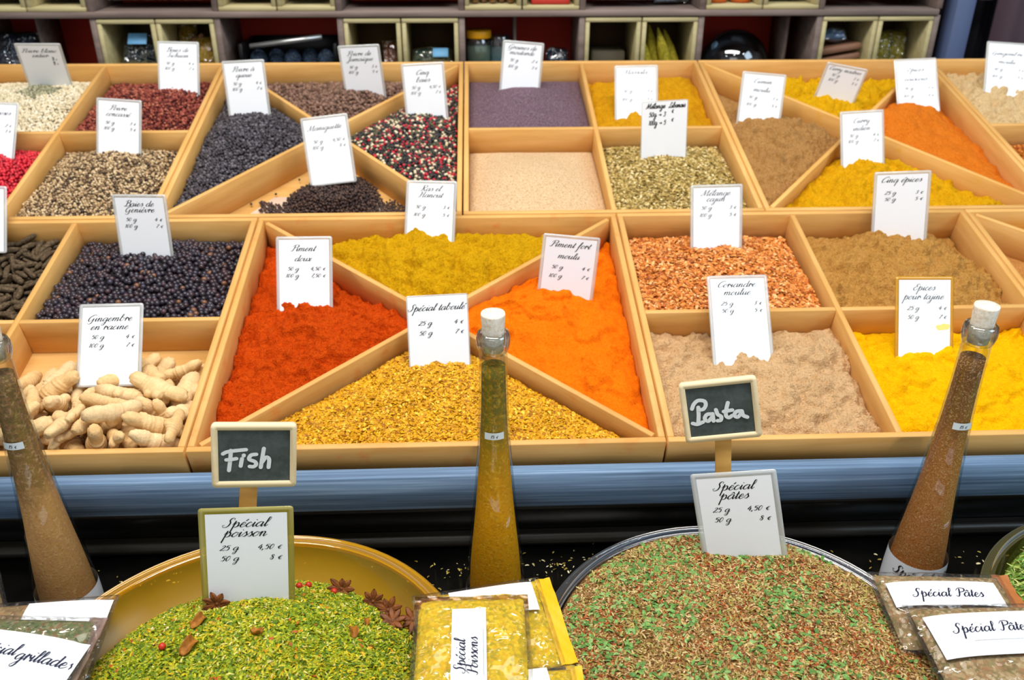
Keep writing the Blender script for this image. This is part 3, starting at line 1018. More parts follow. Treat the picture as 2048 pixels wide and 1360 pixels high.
    powder('madras_heap', Heap('B3', 'b', -.026, -.02, ((.3, .4, .018, .035),), .009, 40, crumb=0.0060, seed=25, card=CUV['madras']),
           mat_powder('madras_powder', [(186, 128, 2), (226, 172, 10), (240, 190, 32)], bump=.9), 'lumpy golden yellow curry behind the tan cumin')
    powder('couscous_spice_heap', Heap('B3', 'r', -.034, -.014, ((.35, .6, .028, .05),), .005, 28, .003, seed=26, card=CUV['couscous']),
           mat_powder('couscous_powder', [(180, 80, 10), (222, 118, 26), (234, 138, 48)], bump=.7), 'burnt orange couscous spice powder')
    powder('indian_curry_heap', Heap('B3', 'f', -.024, -.016, ((.45, .4, .010, .05),), .006, 50, .002, crumb=0.0040, seed=27, card=CUV['indien']),
           mat_powder('indian_powder', [(184, 126, 0), (224, 164, 8), (238, 184, 30)], bump=.9), 'golden yellow curry powder in the front triangle under the price card')
    powder('ground_ginger_heap', Heap('B4', 'bl', -.024, -.016, ((.5, .5, .03, .045),), .009, 40, crumb=0.0080, seed=28, card=CUV['ging']),
           mat_powder('ginger_powder', [(186, 148, 92), (226, 194, 142), (240, 214, 170)], bump=.9), 'pale cream ground ginger at the far corner')
    h = Heap('B4', 'fl', -.026, -.016, (), .003, 40, seed=29)
    grains('orange_flake_heap', h, mat_powder('orange_flake_dust', [(120, 54, 6), (176, 94, 20), (200, 120, 40)]),
           mat_islands('orange_flakes', [(196, 108, 30), (168, 84, 18), (216, 138, 56), (140, 66, 14)]),
           .005, 'orange-brown flakes in front of the pale ground ginger', 'spice mix', FLAKE, step=.004, tilt=.5, vary=.4)


build_spices()


def build_maniguette():
    """Nearly empty triangle: dark grains slump round the card over a bare paper lining."""
    key, comp = 'B1', 'f'
    hp = Heap(key, comp, -.056, -.056, (), .0008, 20, seed=30, hmin=-.07, edge=0)
    u0, v0 = TRAYS[key][:2]
    cu, cv = CUV['maniguette'][0] - u0, CUV['maniguette'][1] - v0
    hp.mounds = [(cu + .004, cv + .004, .040, .032), (cu - .045, cv - .022, .014, .024), (cu + .035, cv - .035, .016, .028), (cu - .01, cv - .04, .014, .024)]
    mb = MB()
    P = comp_poly(key, comp, .001)
    lin_poly = np.array([P[0] + (.052, .001), P[1] + (-.02, .001), P[1] * .42 + P[2] * .52 + P[0] * .06, P[0] * .44 + P[2] * .5 + P[1] * .06])
    v = np.array([(a, b, z) for z in (-.0515, -.0508) for a, b in lin_poly])
    mb.add(v, [(3, 2, 1, 0), (4, 5, 6, 7), (0, 1, 5, 4), (1, 2, 6, 5), (2, 3, 7, 6), (3, 0, 4, 7)])
    o = mb.build('lining_paper', plain('lining_paper', (252, 226, 204), .7), None, tray_M(key))
    tag(o, 'pale pink-beige paper lining lying bare in the nearly empty triangle', 'paper')
    mb = MB()
    rng = np.random.default_rng(5)
    for L in range(7):
        z0 = -.0505 + .0025 + L * .0036
        Q = hp.points(.0046, .004, .35, rng)
        keep = hp.h(Q[:, 0], Q[:, 1]) > z0 - .0005
        if L == 0:
            u, v_ = Q[:, 0], Q[:, 1]
            f = fbm(u * 30 + 3, v_ * 30, 3)
            d = np.hypot((u - cu) / .10, (v_ - cv + .03) / .06)
            keep |= (f - d * .8 + .70) > 0
            rt = (u > .33) & (v_ > .02) & (rng.random(len(u)) < .6)
            keep |= rt | (rng.random(len(u)) < .02)
        Q = Q[keep]
        z = np.full(len(Q), z0) + rng.random(len(Q)) * .0012
        scatter(mb, ICO1, np.column_stack([Q, z]), .0023 * (1 + (rng.random(len(Q)) - .5) * .4), None, (1, .9, .8), 0, rng)
    o = mb.build('maniguette_heap', mat_islands('maniguette_grain', [(72, 52, 46), (56, 40, 38), (90, 68, 58), (46, 34, 34), (80, 60, 54)], .55, .35), None, tray_M(key), smooth=True)
    tag(o, 'small dark brown heap of maniguette grains on bare paper', 'peppercorns', None, 'stuff')


build_maniguette()


# patch of grey-green grains laid over the white ones near the card
def build_green_patch():
    hp = Heap('B0', 'bl', -.026, -.012, ((.6, .55, .01, .06),), .002, 25, seed=12)
    P = hp.points(.0046, .004, .35)
    u0, v0 = TRAYS['B0'][:2]
    cu, cv = CUV['poivre_blanc'][0] - u0, CUV['poivre_blanc'][1] - v0 - .03
    d = np.hypot((P[:, 0] - cu) / .045, (P[:, 1] - cv) / .035)
    P = P[(d + fbm(P[:, 0] * 60, P[:, 1] * 60, 2) * .5) < .9]
    mb = MB()
    scatter(mb, ICO1, np.column_stack([P, hp.h(P[:, 0], P[:, 1]) + .0042]), .0024, None, (1, 1, .9), 0)
    o = mb.build('grey_green_patch', mat_islands('grey_green_grain', [(150, 150, 122), (126, 126, 100), (170, 166, 138), (108, 108, 86)], .6, .3), None, tray_M('B0'), smooth=True)
    tag(o, 'small grey-green patch of grains over the creamy white peppercorns', 'peppercorns', None, 'stuff')


build_green_patch()

# ------------------------------------------------------------------ price cards
def rounded(w_, z0, z1, r, n=5):
    pts = []
    for cx, cz, a0 in ((w_ / 2 - r, z1 - r, 0), (-w_ / 2 + r, z1 - r, 90), (-w_ / 2 + r, z0 + r, 180), (w_ / 2 - r, z0 + r, 270)):
        for k in range(n):
            a = math.radians(a0 + 90 * k / (n - 1))
            pts.append((cx + r * math.cos(a), cz + r * math.sin(a)))
    return np.array(pts)


def slab(mb, outline, y0, y1, mi=0):
    n = len(outline)
    v = np.zeros((2 * n, 3))
    v[:n, 0], v[:n, 2], v[:n, 1] = outline[:, 0], outline[:, 1], y0
    v[n:, 0], v[n:, 2], v[n:, 1] = outline[:, 0], outline[:, 1], y1
    f = [tuple(range(n)), tuple(range(2 * n - 1, n - 1, -1))]
    mb.add(v, f, mi)
    j = np.arange(n)
    mb.add(v, np.stack([j, n + j, n + (j + 1) % n, (j + 1) % n], -1), mi)


def ring_slab(mb, outer, inner, y0, y1, mi=0):
    n = len(outer)
    v = np.zeros((4 * n, 3))
    for k, (o, y) in enumerate(((outer, y0), (inner, y0), (inner, y1), (outer, y1))):
        v[k * n:(k + 1) * n, 0], v[k * n:(k + 1) * n, 2], v[k * n:(k + 1) * n, 1] = o[:, 0], o[:, 1], y
    j = np.arange(n)
    jn = (j + 1) % n
    f = [np.stack([a * n + j, a * n + jn, b * n + jn, b * n + j], -1) for a, b in ((0, 1), (1, 2), (2, 3), (3, 0))]
    mb.add(v, np.concatenate(f), mi)


def card_matrix(loc, yaw, lean, roll):
    return (Matrix.Translation(loc) @ Matrix.Rotation(math.radians(yaw), 4, 'Z') @ Matrix.Rotation(math.radians(-lean), 4, 'X')
            @ Matrix.Rotation(math.radians(roll), 4, 'Y'))


def price_card(loc, yaw, lean, roll, w_, h, lines, label, border=.0042, sink=.012, lam=None, layout=(14, 23.5, 36, 45), ink=None, title_scale=1.0, hand=None, extra=None, price_ink=None, maxw=.86):
    root = empty('price_card', card_matrix(loc, yaw, lean, roll))
    lam = lam or LAMINATE
    ink = ink or INK
    r = .003
    out_ = rounded(w_, -sink, h, r)
    inn = rounded(w_ - 2 * border, -sink + border * .6, h - border, .0006)
    mb = MB()
    ring_slab(mb, out_, inn, -.0005, .0005)
    mb.build('laminate_border', lam, root)
    mb = MB()
    slab(mb, rounded(w_ - 2 * border, -sink + border * .6, h - border, .0006), -.0004, .0004)
    paper = mb.build('paper', PAPER, root)
    top = h - border
    mb = MB()
    pw = w_ - 2 * border
    titles, prices = lines
    k = pw / .0666
    for i, s in enumerate(titles):
        zi = layout[i] if len(titles) > 1 else (layout[0] + layout[1]) / 2 - 2
        write(mb, s, -.002 * k, top - zi * .001 * k, *(x * title_scale * k for x in (.0041, .0063)), 'c', .55, .09, .20, -.0006, maxw=pw * maxw)
    if titles:
        mb.build('lettering', ink, paper)
    if prices:
        for nm, j, x in (('weight_lettering', 0, -.0075), ('price_lettering', 1, .0285)):
            mb = MB()
            for i, ab in enumerate(prices):
                write(mb, ab[j], x * k, top - layout[2 + i] * .001 * k, .0029 * k, .0046 * k, 'r', .5, .11, .22, -.0006)
            mb.build(nm, price_ink or ink, paper)
    if hand:
        mb = MB()
        hand(mb, pw, top)
        mb.build('lettering', INK, paper)
    if extra:
        extra(root, paper, pw, top)
    tag(root, label, 'price card', 'white price cards')
    return root


def libanais_hand(mb, pw, top):
    pen = .0012
    write(mb, 'Mélange', -.015, top - .0105, .0042, .0046, 'c', .3, pen=pen)
    write(mb, 'Libanais', .0195, top - .0105, .0042, .0040, 'c', .3, pen=pen)
    write(mb, '50g > 3', -.012, top - .0235, .0044, .0046, 'c', .2, pen=pen)
    write(mb, '€', .013, top - .0185, .0040, .0046, 'c', .2, pen=pen)
    write(mb, '100g > 5', -.012, top - .0365, .0044, .0043, 'c', .2, pen=pen)
    write(mb, '€', .013, top - .0320, .0040, .0046, 'c', .2, pen=pen)


def blanc_prices(root, paper, pw, top):
    mb = MB()
    for s, z in (('3', .030), ('5', .039)):
        write(mb, s, .018, top - z, .0038, .0046, 'c', .1, pen=.0014)
        write(mb, '€', .0235, top - z, .0022, .0024, 'c', .1, pen=.0006)
    mb.build('price_lettering', INK, paper)


def tajine_stain(root, paper, pw, top):
    m = plain('turmeric_stain', (250, 226, 130), .7)
    mb = MB()
    for cx, cz, rx, rz in ((.0245, .046, .0085, .0045),):
        a = np.linspace(0, 2 * np.pi, 18, endpoint=False)
        k = 1 + .2 * np.sin(2 * a + 1) + .1 * np.sin(5 * a)
        mb.add(np.stack([np.minimum(cx + rx * k * np.cos(a), pw / 2 - .0004), np.full(18, -.00052), cz - .012 + rz * k * np.sin(a)], -1), [tuple(range(18))])
    mb.build('yellow_stain', m, paper)


def build_cards():
    P = lambda a, b, c='50 g', d='100 g': ((c, a), (d, b))
    wide = (16, 29, 43, 54)
    price_card((-.519, .886, .211), 9.6, -24.8, 2.3, .0755, .0828, (('Poivre blanc', 'entier'), None), 'price card reading Poivre blanc entier, tipped forward over the white peppercorns', extra=blanc_prices)
    price_card((-.517, .624, .145), -5.4, 30.9, 1.6, .075, .0926, (('Baies roses',), P('2 €', '3 €')), 'cut-off price card behind the crimson pink peppercorns')
    price_card((-.319, .633, .147), -6.1, 19.1, 2.8, .075, .0881, (('Poivre', 'concassé'), P('3 €', '5 €')), 'price card reading Poivre concassé, standing in the cracked pepper')
    price_card((-.274, .84, .2), -2.8, 19.9, 1.1, .075, .0907, (('Baies de', 'Sichuan'), P('4 €', '7 €')), 'price card standing in the reddish brown Sichuan husks')
    price_card((-.131, .752, .177), -6.7, 9.9, -3.6, .0749, .0948, (('Poivre à', 'queue'), P('4 €', '7 €')), 'price card reading Poivre à queue, in the blue-black peppercorns')
    price_card((.061, .83, .197), -6.7, -5.4, -3.1, .0751, .089, (('Poivre de', 'Jamaïque'), P('3 €', '5 €')), 'price card standing in the brown allspice berries')
    price_card((.175, .742, .175), -8.3, 7.0, -4.4, .075, .0928, (('Cinq', 'baies'), P('4,50 €', '7 €')), 'price card reading Cinq baies, over the mixed peppercorns', layout=(15, 27, 38, 47), price_ink=INK_GREY)
    price_card((.033, .561, .129), -5.1, 16.6, -7.3, .075, .0935, (('Maniguette',), P('4,50 €', '8 €')), 'price card with faded print over the nearly empty maniguette triangle', ink=INK_GREY)
    price_card((.34, .848, .202), 2.2, 5.5, 5.2, .0751, .0833, (('Graines de', 'moutarde'), P('2 €', '3 €')), 'shiny price card standing in the purple seeds', layout=(10, 19, 31, 42))
    price_card((.539, .74, .174), -3.0, 23.5, -1.2, .0757, .0903, (('Massala',), P('3 €', '5 €')), 'price card reading Massala, partly hidden by the handwritten card', layout=(11, 15, 42, 56), ink=INK_GREY)
    price_card((.563, .605, .14), 2.4, 4.1, -2.1, .0751, .0926, ((), None), 'handwritten price card reading Mélange Libanais in black marker', hand=libanais_hand, border=.0012)
    price_card((.75, .723, .17), -6.0, 20.6, 4.1, .0756, .0826, (('Cumin', 'moulu'), P('3 €', '5 €')), 'price card with bright edges standing in the tan cumin', layout=(14, 28, 40, 52))
    price_card((.907, .797, .189), -5.4, -8.9, 10.2, .0753, .0647, (('Curry madras',), P('3 €', '5 €')), 'most tilted price card, sunk in the lumpy golden curry', layout=(8, 12, 18, 27), ink=INK_GREY)
    price_card((1.053, .773, .183), -6.1, 33.1, -3.6, .0752, .0885, (('Epices', 'couscous'), P('3 €', '5 €')), 'price card standing in the burnt orange couscous spice', layout=(20, 37, 53, 67))
    price_card((.884, .58, .134), 5.2, 20.4, -1.6, .075, .0858, (('Curry', 'indien'), P('4 €', '7 €')), 'price card with faint print over the crossing of the dividers in the cumin tray', layout=(15, 27, 37, 46), ink=INK_GREY)
    price_card((1.227, .805, .191), -12.7, 37.4, 2.5, .0757, .1079, (('Gingembre', 'moulu'), P('3 €', '5 €')), 'price card standing in the pale ground ginger', layout=(22, 38, 52, 66))
    price_card((-.195, .353, .077), -5.6, 8.4, -.8, .0751, .091, (('Baies de', 'Genièvre'), P('4 €', '7 €')), 'price card reading Baies de Genièvre, standing in the juniper berries', layout=(12, 20, 32, 41))
    price_card((-.175, .117, .017), -.2, 36.3, -.6, .075, .0972, (('Gingembre', 'en racine'), P('4 €', '7 €')), 'price card reading Gingembre en racine, propped among the ginger roots', sink=.002, layout=(17, 27, 38, 48))
    price_card((-.44, .394, .087), 2.7, 30.0, 1.0, .0751, .0831, (('Poivre', 'long'), P('4 €', '7 €')), 'cut-off price card above the brown long pepper')
    price_card((.033, .258, .053), -7.5, 25.0, -2.5, .0749, .0866, (('Piment', 'doux'), P('4,50 €', '7,50 €')), 'price card reading Piment doux, standing in the brick-orange paprika', layout=(15, 28, 40, 49))
    price_card((.19, .399, .088), -13.4, 25.7, -2.2, .0748, .0809, (('Ras el', 'Hanout'), P('3 €', '5 €')), 'price card reading Ras el Hanout, in the mustard-yellow powder', layout=(11, 20, 36, 47))
    price_card((.212, .139, .023), 13.2, 21.0, 3.4, .0747, .0857, (('Spécial taboulé',), P('4 €', '7 €', '25 g', '50 g')), 'price card reading Spécial taboulé, at the crossing of the dividers', layout=(14, 22, 32, 43), border=.0015, maxw=.96)
    price_card((.375, .274, .057), -.2, 8.2, 5.7, .0754, .0758, (('Piment fort', 'moulu'), P('4 €', '7 €')), 'price card reading Piment fort moulu, in the bright orange chilli', layout=(12, 27, 41, 53), maxw=.94)
    price_card((.596, .359, .078), 3.8, 18.5, .2, .075, .0919, (('Mélange', 'cajun'), P('3 €', '5 €')), 'price card reading Mélange cajun, in the orange-brown flakes', layout=(11, 19, 30, 40), ink=INK_GREY)
    price_card((.582, .143, .024), -1.9, 39.3, -1.4, .0754, .1047, (('Coriandre', 'moulue'), P('3 €', '5 €', '25 g', '50 g')), 'price card reading Coriandre moulue, in the pale beige powder', layout=(11, 21, 34, 43))
    price_card((.868, .385, .085), -14.9, 8.7, -6.1, .0756, .0941, (('Cinq épices',), P('3 €', '5 €', '25 g', '50 g')), 'price card reading Cinq épices, in the ochre brown powder', layout=(10, 16, 28, 37), maxw=.8)
    price_card((.807, .143, .024), 3.3, 25.7, 2.1, .0749, .0963, (('Epices', 'pour tajine'), P('4 €', '7 €', '25 g', '50 g')), 'price card with yellow stains, in the vivid yellow tajine powder', layout=(13, 24, 37, 48), extra=tajine_stain, lam=mat_clear('turmeric_stained_laminate', (250, 220, 110), .06, .4, .12, None, None, ((240, 196, 60), .4)), ink=INK_GREY)
    price_card((.04, -.16, -.058), 7.6, 11.2, 4.8, .084, .096, (('Spécial', 'poisson'), P('4,50 €', '8 €', '25 g', '50 g')), 'large price card reading Spécial poisson, planted in the green herb bowl', border=.0058, sink=.02, lam=LAMINATE_Y, layout=(12.5, 21.5, 34, 44), title_scale=1.06)
    price_card((.526, -.106, -.067), -18.4, 11.0, -14.6, .084, .092, (('Spécial', 'pâtes'), P('4,50 €', '8 €', '25 g', '50 g')), 'large price card reading Spécial pâtes, planted in the brown herb bowl', border=.0055, sink=.02, layout=(12.5, 21.5, 34, 44), title_scale=1.06)


build_cards()

# ------------------------------------------------------------------ chalkboards on sticks
BOARD = NT('chalkboard_slate')
_n = BOARD.noise(60, 4, .7)
BOARD.bsdf(BOARD.ramp(_n, [(.35, (58, 66, 64)), (.7, (82, 92, 92))]), .6, None, .3)
BOARD = BOARD.m
CHALK = plain('white_chalk_paint', (226, 232, 234), .7)


def chalkboard(loc, yaw, lean, roll, w_, h, strokes, px, label, stick):
    root = empty('chalkboard_sign', card_matrix(loc, yaw, lean, roll))
    fr = .0058
    mb = MB()
    ring_slab(mb, rounded(w_, 0, h, .004), rounded(w_ - 2 * fr, fr, h - fr, .0005), -.0028, .0028)
    mb.build('frame', W_CHALKFRAME, root)
    mb = MB()
    slab(mb, rounded(w_ - 2 * fr, fr, h - fr, .0005), -.0012, .0014)
    slate = mb.build('slate', BOARD, root)
    (x0, y0), (ax, ay), (bx_, by_), pen = px          # photo-like drawing frame: origin, width axis, height axis
    iw, ih = w_ - 2 * fr, h - 2 * fr
    mb = MB()
    det = ax * by_ - ay * bx_
    for i, st in enumerate(strokes):
        q = catmull(st, 8) - np.array([x0, y0])
        s = (q[:, 0] * by_ - q[:, 1] * bx_) / det
        t = (ax * q[:, 1] - ay * q[:, 0]) / det
        P = np.stack([-iw / 2 + s * iw, h - fr - t * ih], -1)
        ribbon(mb, P, lambda d: pen, -.0015 - i * .00012, 0, True)
    mb.build('lettering', CHALK, slate)
    sx, L, tilt = stick
    M = Matrix.Translation((sx, .0052, h * .45)) @ Matrix.Rotation(math.radians(tilt), 4, 'Y')
    box(MB(), (0, 0, -L / 2), (.0158, .0042, L), .0006).build('stick', W_STICK, root, M)
    return tag(root, label, 'sign', 'chalkboards on sticks')


chalkboard((.052, -.126, .049), 9.0, 5.8, 6.7, .074, .064,
           [[(195, 268), (190, 330), (180, 403)], [(140, 290), (165, 278), (215, 270), (300, 262)], [(163, 330), (195, 328), (233, 322)],
            [(272, 322), (262, 372)], [(285, 298), (284, 302)], [(372, 292), (335, 298), (322, 325), (362, 342), (370, 362), (350, 376), (325, 374)],
            [(425, 252), (415, 310), (403, 380)], [(410, 348), (440, 312), (462, 326), (458, 380)]],
           ((106, 130), (502, -2), (2, 348), .0036), 'small chalkboard sign reading Fish in white letters', (-.004, .125, 3))
chalkboard((.501, -.068, .05), -11.2, 6.2, -11.8, .074, .065,
           [[(195, 285), (196, 340), (192, 392)], [(150, 296), (165, 262), (195, 238), (238, 242), (248, 268), (232, 296), (208, 302)], [(152, 396), (185, 402), (226, 386)],
            [(290, 330), (255, 334), (238, 362), (262, 380), (290, 352)], [(294, 328), (300, 378)], [(318, 300), (330, 332), (354, 348), (350, 372), (328, 376)],
            [(402, 252), (390, 300), (388, 340), (408, 354), (432, 340)], [(372, 312), (432, 302)], [(496, 308), (462, 312), (446, 336), (468, 350), (494, 325)], [(498, 308), (508, 338), (536, 350)]],
           ((105, 157), (455, -42), (33, 338), .0039), 'small chalkboard sign reading Pasta in white letters', (.003, .125, 6))

# ------------------------------------------------------------------ tall bottles
CORK = NT('pale_cork')
_n = CORK.noise(260, 3, .7)
CORK.bsdf(CORK.ramp(_n, [(.35, (222, 206, 180)), (.6, (246, 240, 226))]), .8, CORK.bump(_n, .4, .0006), .2)
CORK = CORK.m
STICKER = plain('price_sticker', (216, 226, 230), .5)
BPROF = [(.0312, .000), (.0318, .004), (.0313, .02), (.0301, .045), (.0283, .066), (.0255, .092), (.0222, .124), (.0196, .155), (.0172, .190), (.0153, .220), (.0140, .255), (.0133, .295), (.0132, .303), (.0146, .3065), (.0158, .312), (.0158, .318), (.0146, .3225), (.0118, .3235)]


def r_at(z):
    zs = [p[1] for p in BPROF[:13]]
    return float(np.interp(z, zs, [p[0] for p in BPROF[:13]]))


def mat_layers(name, stops, flakes, fine=300, contrast=.5):
    """Layered dried herbs pressed in a bottle; the bands follow the bottle's height."""
    t = NT(name)
    sp = t.n('ShaderNodeSeparateXYZ')
    t.l(t.coord(), sp.inputs[0])
    ad = t.n('ShaderNodeMath', operation='MULTIPLY_ADD')
    nz = t.noise(34, 3, .6)
    t.l(nz, ad.inputs[0])
    ad.inputs[1].default_value = .09
    t.l(sp.outputs[2], ad.inputs[2])
    mr = t.n('ShaderNodeMapRange')
    t.l(ad.outputs[0], mr.inputs['Value'])
    mr.inputs['From Min'].default_value = .045
    mr.inputs['From Max'].default_value = .345
    c = t.ramp(mr.outputs[0], stops)
    vo = t.n('ShaderNodeTexVoronoi')
    vo.inputs['Scale'].default_value = fine
    t.l(t.coord(), vo.inputs['Vector'])
    sx = t.n('ShaderNodeSeparateColor')
    t.l(vo.outputs['Color'], sx.inputs[0])
    fl = t.ramp(sx.outputs[0], [(i / len(flakes), f) for i, f in enumerate(flakes)], 'CONSTANT')
    mk = t.ramp(t.noise(fine * .55, 3, .7), [(.45, (0, 0, 0)), (.6, (255, 255, 255))])
    mm = t.n('ShaderNodeMath', operation='MULTIPLY')
    t.l(mk, mm.inputs[0])
    mm.inputs[1].default_value = contrast
    c = t.mix(mm.outputs[0], c, fl)
    t.bsdf(c, .8, t.bump(t.noise(420, 3, .7), .6, .001), .15)
    return t.m


def bottle(loc, mat, label, rz=0.0, label_text=None, fill=.288, lean=0.0, band_top=.0305):
    root = empty('spice_bottle', Matrix.Translation((loc[0], loc[1], loc[2] + .0004)) @ Matrix.Rotation(rz, 4, 'Z') @ Matrix.Rotation(lean, 4, 'Y'))
    mb = MB()
    lathe(mb, BPROF[:13], 48, True, False)
    mb.build('glass', GLASS, root, smooth=True)
    mb = MB()
    lathe(mb, BPROF[12:], 48)
    mb.build('lip', GLASS_LIP, root, smooth=True)
    zs = np.linspace(.006, fill, 24)
    prof = [(r_at(z) * .905 - .0008, z) for z in zs]
    mb = MB()
    lathe(mb, [(.004, .0058)] + prof + [(.003, fill + .001)], 48, True, True)
    mb.build('herb_filling', mat, root, smooth=True)
    mb = MB()
    lathe(mb, [(.0095, .304), (.0101, .318), (.0113, .3405), (.0110, .3425), (.0, .3428)], 32, True, False)
    mb.build('cork', CORK, root, smooth=False)
    # paper wrapped round the foot
    a = np.linspace(0, 2 * np.pi, 49)
    mb = MB()
    v = np.concatenate([np.stack([(r_at(z) + .0004) * np.cos(a), (r_at(z) + .0004) * np.sin(a), np.full(49, z)], -1) for z in (.003, band_top * .55, band_top)])
    mb.add(v, [(i * 49 + j, i * 49 + j + 1, (i + 1) * 49 + j + 1, (i + 1) * 49 + j) for i in range(2) for j in range(48)])
    band = mb.build('paper_band', PAPER, root, smooth=True)
    # price sticker on the neck
    a = np.linspace(-.62, .62, 9) - math.pi / 2
    z0, z1 = .214, .2215
    mb = MB()
    v = np.concatenate([np.stack([(r_at(z) + .0005) * np.cos(a), (r_at(z) + .0005) * np.sin(a), np.full(9, z)], -1) for z in (z0, z1)])
    mb.add(v, [(j, j + 1, 9 + j + 1, 9 + j) for j in range(8)])
    st = mb.build('price_sticker', STICKER, root)
    wrap_text(st, '15 €', (z0 + z1) / 2 - .0017, .0021, lambda z: r_at(z) + .0008, INK_BLUE)
    if label_text:
        wrap_text(band, label_text, band_top * .66, .0058, lambda z: r_at(z) + .0008, INK, -.002)
    tag(root, label, 'bottle', 'tall corked bottles of spice')
    return root


def wrap_text(parent, s, z, size, rf, ink, shift=0.0):
    mb = MB()
    write(mb, s, shift, z, size, size * 1.3, 'c', .3, .1, .2)
    for v in mb.v:
        r = np.array([rf(zz) for zz in v[:, 2]])
        a = v[:, 0] / r - math.pi / 2
        v[:, 0], v[:, 1] = r * np.cos(a), r * np.sin(a)
    mb.build('lettering', ink, parent)


YB = -.067
bottle((.273, YB, ZC), mat_layers('yellow_herb_layers', [(0, (236, 164, 22)), (.35, (242, 172, 18)), (.55, (228, 162, 22)), (.68, (176, 140, 34)), (.8, (128, 118, 40)), (1, (112, 104, 34))], [(248, 200, 70), (206, 128, 16), (232, 172, 30), (186, 140, 24)], 420), 'corked bottle of mustard-yellow spice standing before the taboule compartment', band_top=.016)
bottle((.732, YB, ZC), mat_layers('brown_herb_layers', [(0, (206, 124, 52)), (.3, (200, 134, 72)), (.6, (184, 122, 60)), (.8, (140, 98, 46)), (1, (116, 82, 44))], [(232, 186, 128), (158, 88, 34), (236, 198, 150), (196, 126, 66), (128, 86, 44)], 900, .65), 'corked bottle of reddish brown spice in front of the yellow tajine powder', rz=.0, label_text='Spécial pâtes', band_top=.047)
bottle((-.181, YB, ZC), mat_layers('tan_herb_layers', [(0, (206, 150, 88)), (.25, (220, 168, 104)), (.5, (216, 164, 100)), (.58, (160, 122, 70)), (.8, (128, 106, 60)), (1, (120, 98, 66))], [(240, 202, 146), (190, 136, 80), (206, 140, 116), (214, 166, 104)], 420, .45), 'corked bottle of tan and olive herbs in front of the ginger roots')

# ------------------------------------------------------------------ bowls of herbs on the counter
def bowl(loc, R, H, mat, label, name='acrylic_bowl', rim=None):
    root = empty(name, (loc[0], loc[1], loc[2] + .0004))
    t = np.linspace(0, 1, 12)
    outer = [(.06 + (R - .012 - .06) * math.sin(x * math.pi / 2), H * (1 - math.cos(x * math.pi / 2)) ** .9) for x in t]
    mb = MB()
    lathe(mb, outer, 96, True, False)
    mb.build('bowl_wall', mat, root, smooth=True)
    mb = MB()
    lathe(mb, [(R - .012, H), (R - .010, H + .0016), (R - .0085, H + .0004), (R - .002, H + .0004), (R - .001, H + .0014), (R, H + .001), (R + .0004, H - .001), (R, H - .0025), (R - .008, H - .0025), (R - .0118, H - .004)], 96)
    mb.build('rim', rim or mat, root, smooth=True)
    return tag(root, label, 'bowl', 'clear bowls of herb mix')


def bowl_r(R, H, z):
    f = max(0.0, min(1.0, z / H)) ** (1 / .9)
    x = math.acos(1 - f)
    return .06 + (R - .012 - .06) * math.sin(x)


def herb_heap(name, loc, R, H, re, ze, za, base, palettes, label, seed, pw=2.0, bumps=()):
    """A dome of chopped herbs resting in its bowl: edge radius re at height ze, top at za above the counter."""
    rng = np.random.default_rng(seed)
    hf = lambda x, y: sum((b * np.exp(-((x - p) ** 2 + (y - q) ** 2) / (2 * r * r)) for p, q, b, r in bumps), 0.0) + za - (za - ze) * np.minimum(np.hypot(x, y) / re, 1) ** pw + .0035 * fbm(x * 30 + seed, y * 30, 4)
    nr, na = 40, 96
    rr = np.linspace(0.004, re, nr)
    aa = np.linspace(0, 2 * np.pi, na, endpoint=False)
    X, Y = rr[:, None] * np.cos(aa), rr[:, None] * np.sin(aa)
    Z = hf(X, Y)
    mb = MB()
    V = np.stack([X, Y, Z], -1).reshape(-1, 3)
    f = [(i * na + j, (i + 1) * na + j, (i + 1) * na + (j + 1) % na, i * na + (j + 1) % na) for i in range(nr - 1) for j in range(na)]
    f.append(tuple(range(na)))
    # skirt down the inside of the bowl
    low = []
    for z in (ze * .55, .009):
        r_ = min(re - .001, bowl_r(R, H, z) - .008)
        low.append(np.stack([r_ * np.cos(aa), r_ * np.sin(aa), np.full(na, z)], -1))
    V = np.vstack([V] + low)
    o = (nr - 1) * na
    for k in range(2):
        f += [(o + k * na + j, o + (k + 1) * na + j, o + (k + 1) * na + (j + 1) % na, o + k * na + (j + 1) % na) for j in range(na)]
    f.append(tuple(o + 2 * na + j for j in range(na))[::-1])
    mb.add(V, f)
    mats = [base]
    for k, (tm, pal, size, n, tilt, clump, squash) in enumerate(palettes):
        mats.append(pal)
        r = re * np.sqrt(rng.random(n * 3)) * .985
        a = rng.random(n * 3) * 2 * np.pi
        x, y = r * np.cos(a), r * np.sin(a)
        keep = (y > -.15) & (rng.random(n * 3) < .5 + clump * fbm(x * 22 + 40 * k, y * 22, 3))
        x, y = x[keep][:n], y[keep][:n]
        z = hf(x, y) + size * (.1 + .35 * rng.random(len(x)))
        scatter(mb, tm, np.column_stack([x, y, z]), size * (.6 + .7 * rng.random(len(x))), tilt, squash, k + 1, rng)
    o = mb.build(name, mats, None, Matrix.Translation(loc))
    tag(o, label, 'herb mix', None, 'stuff')
    return hf


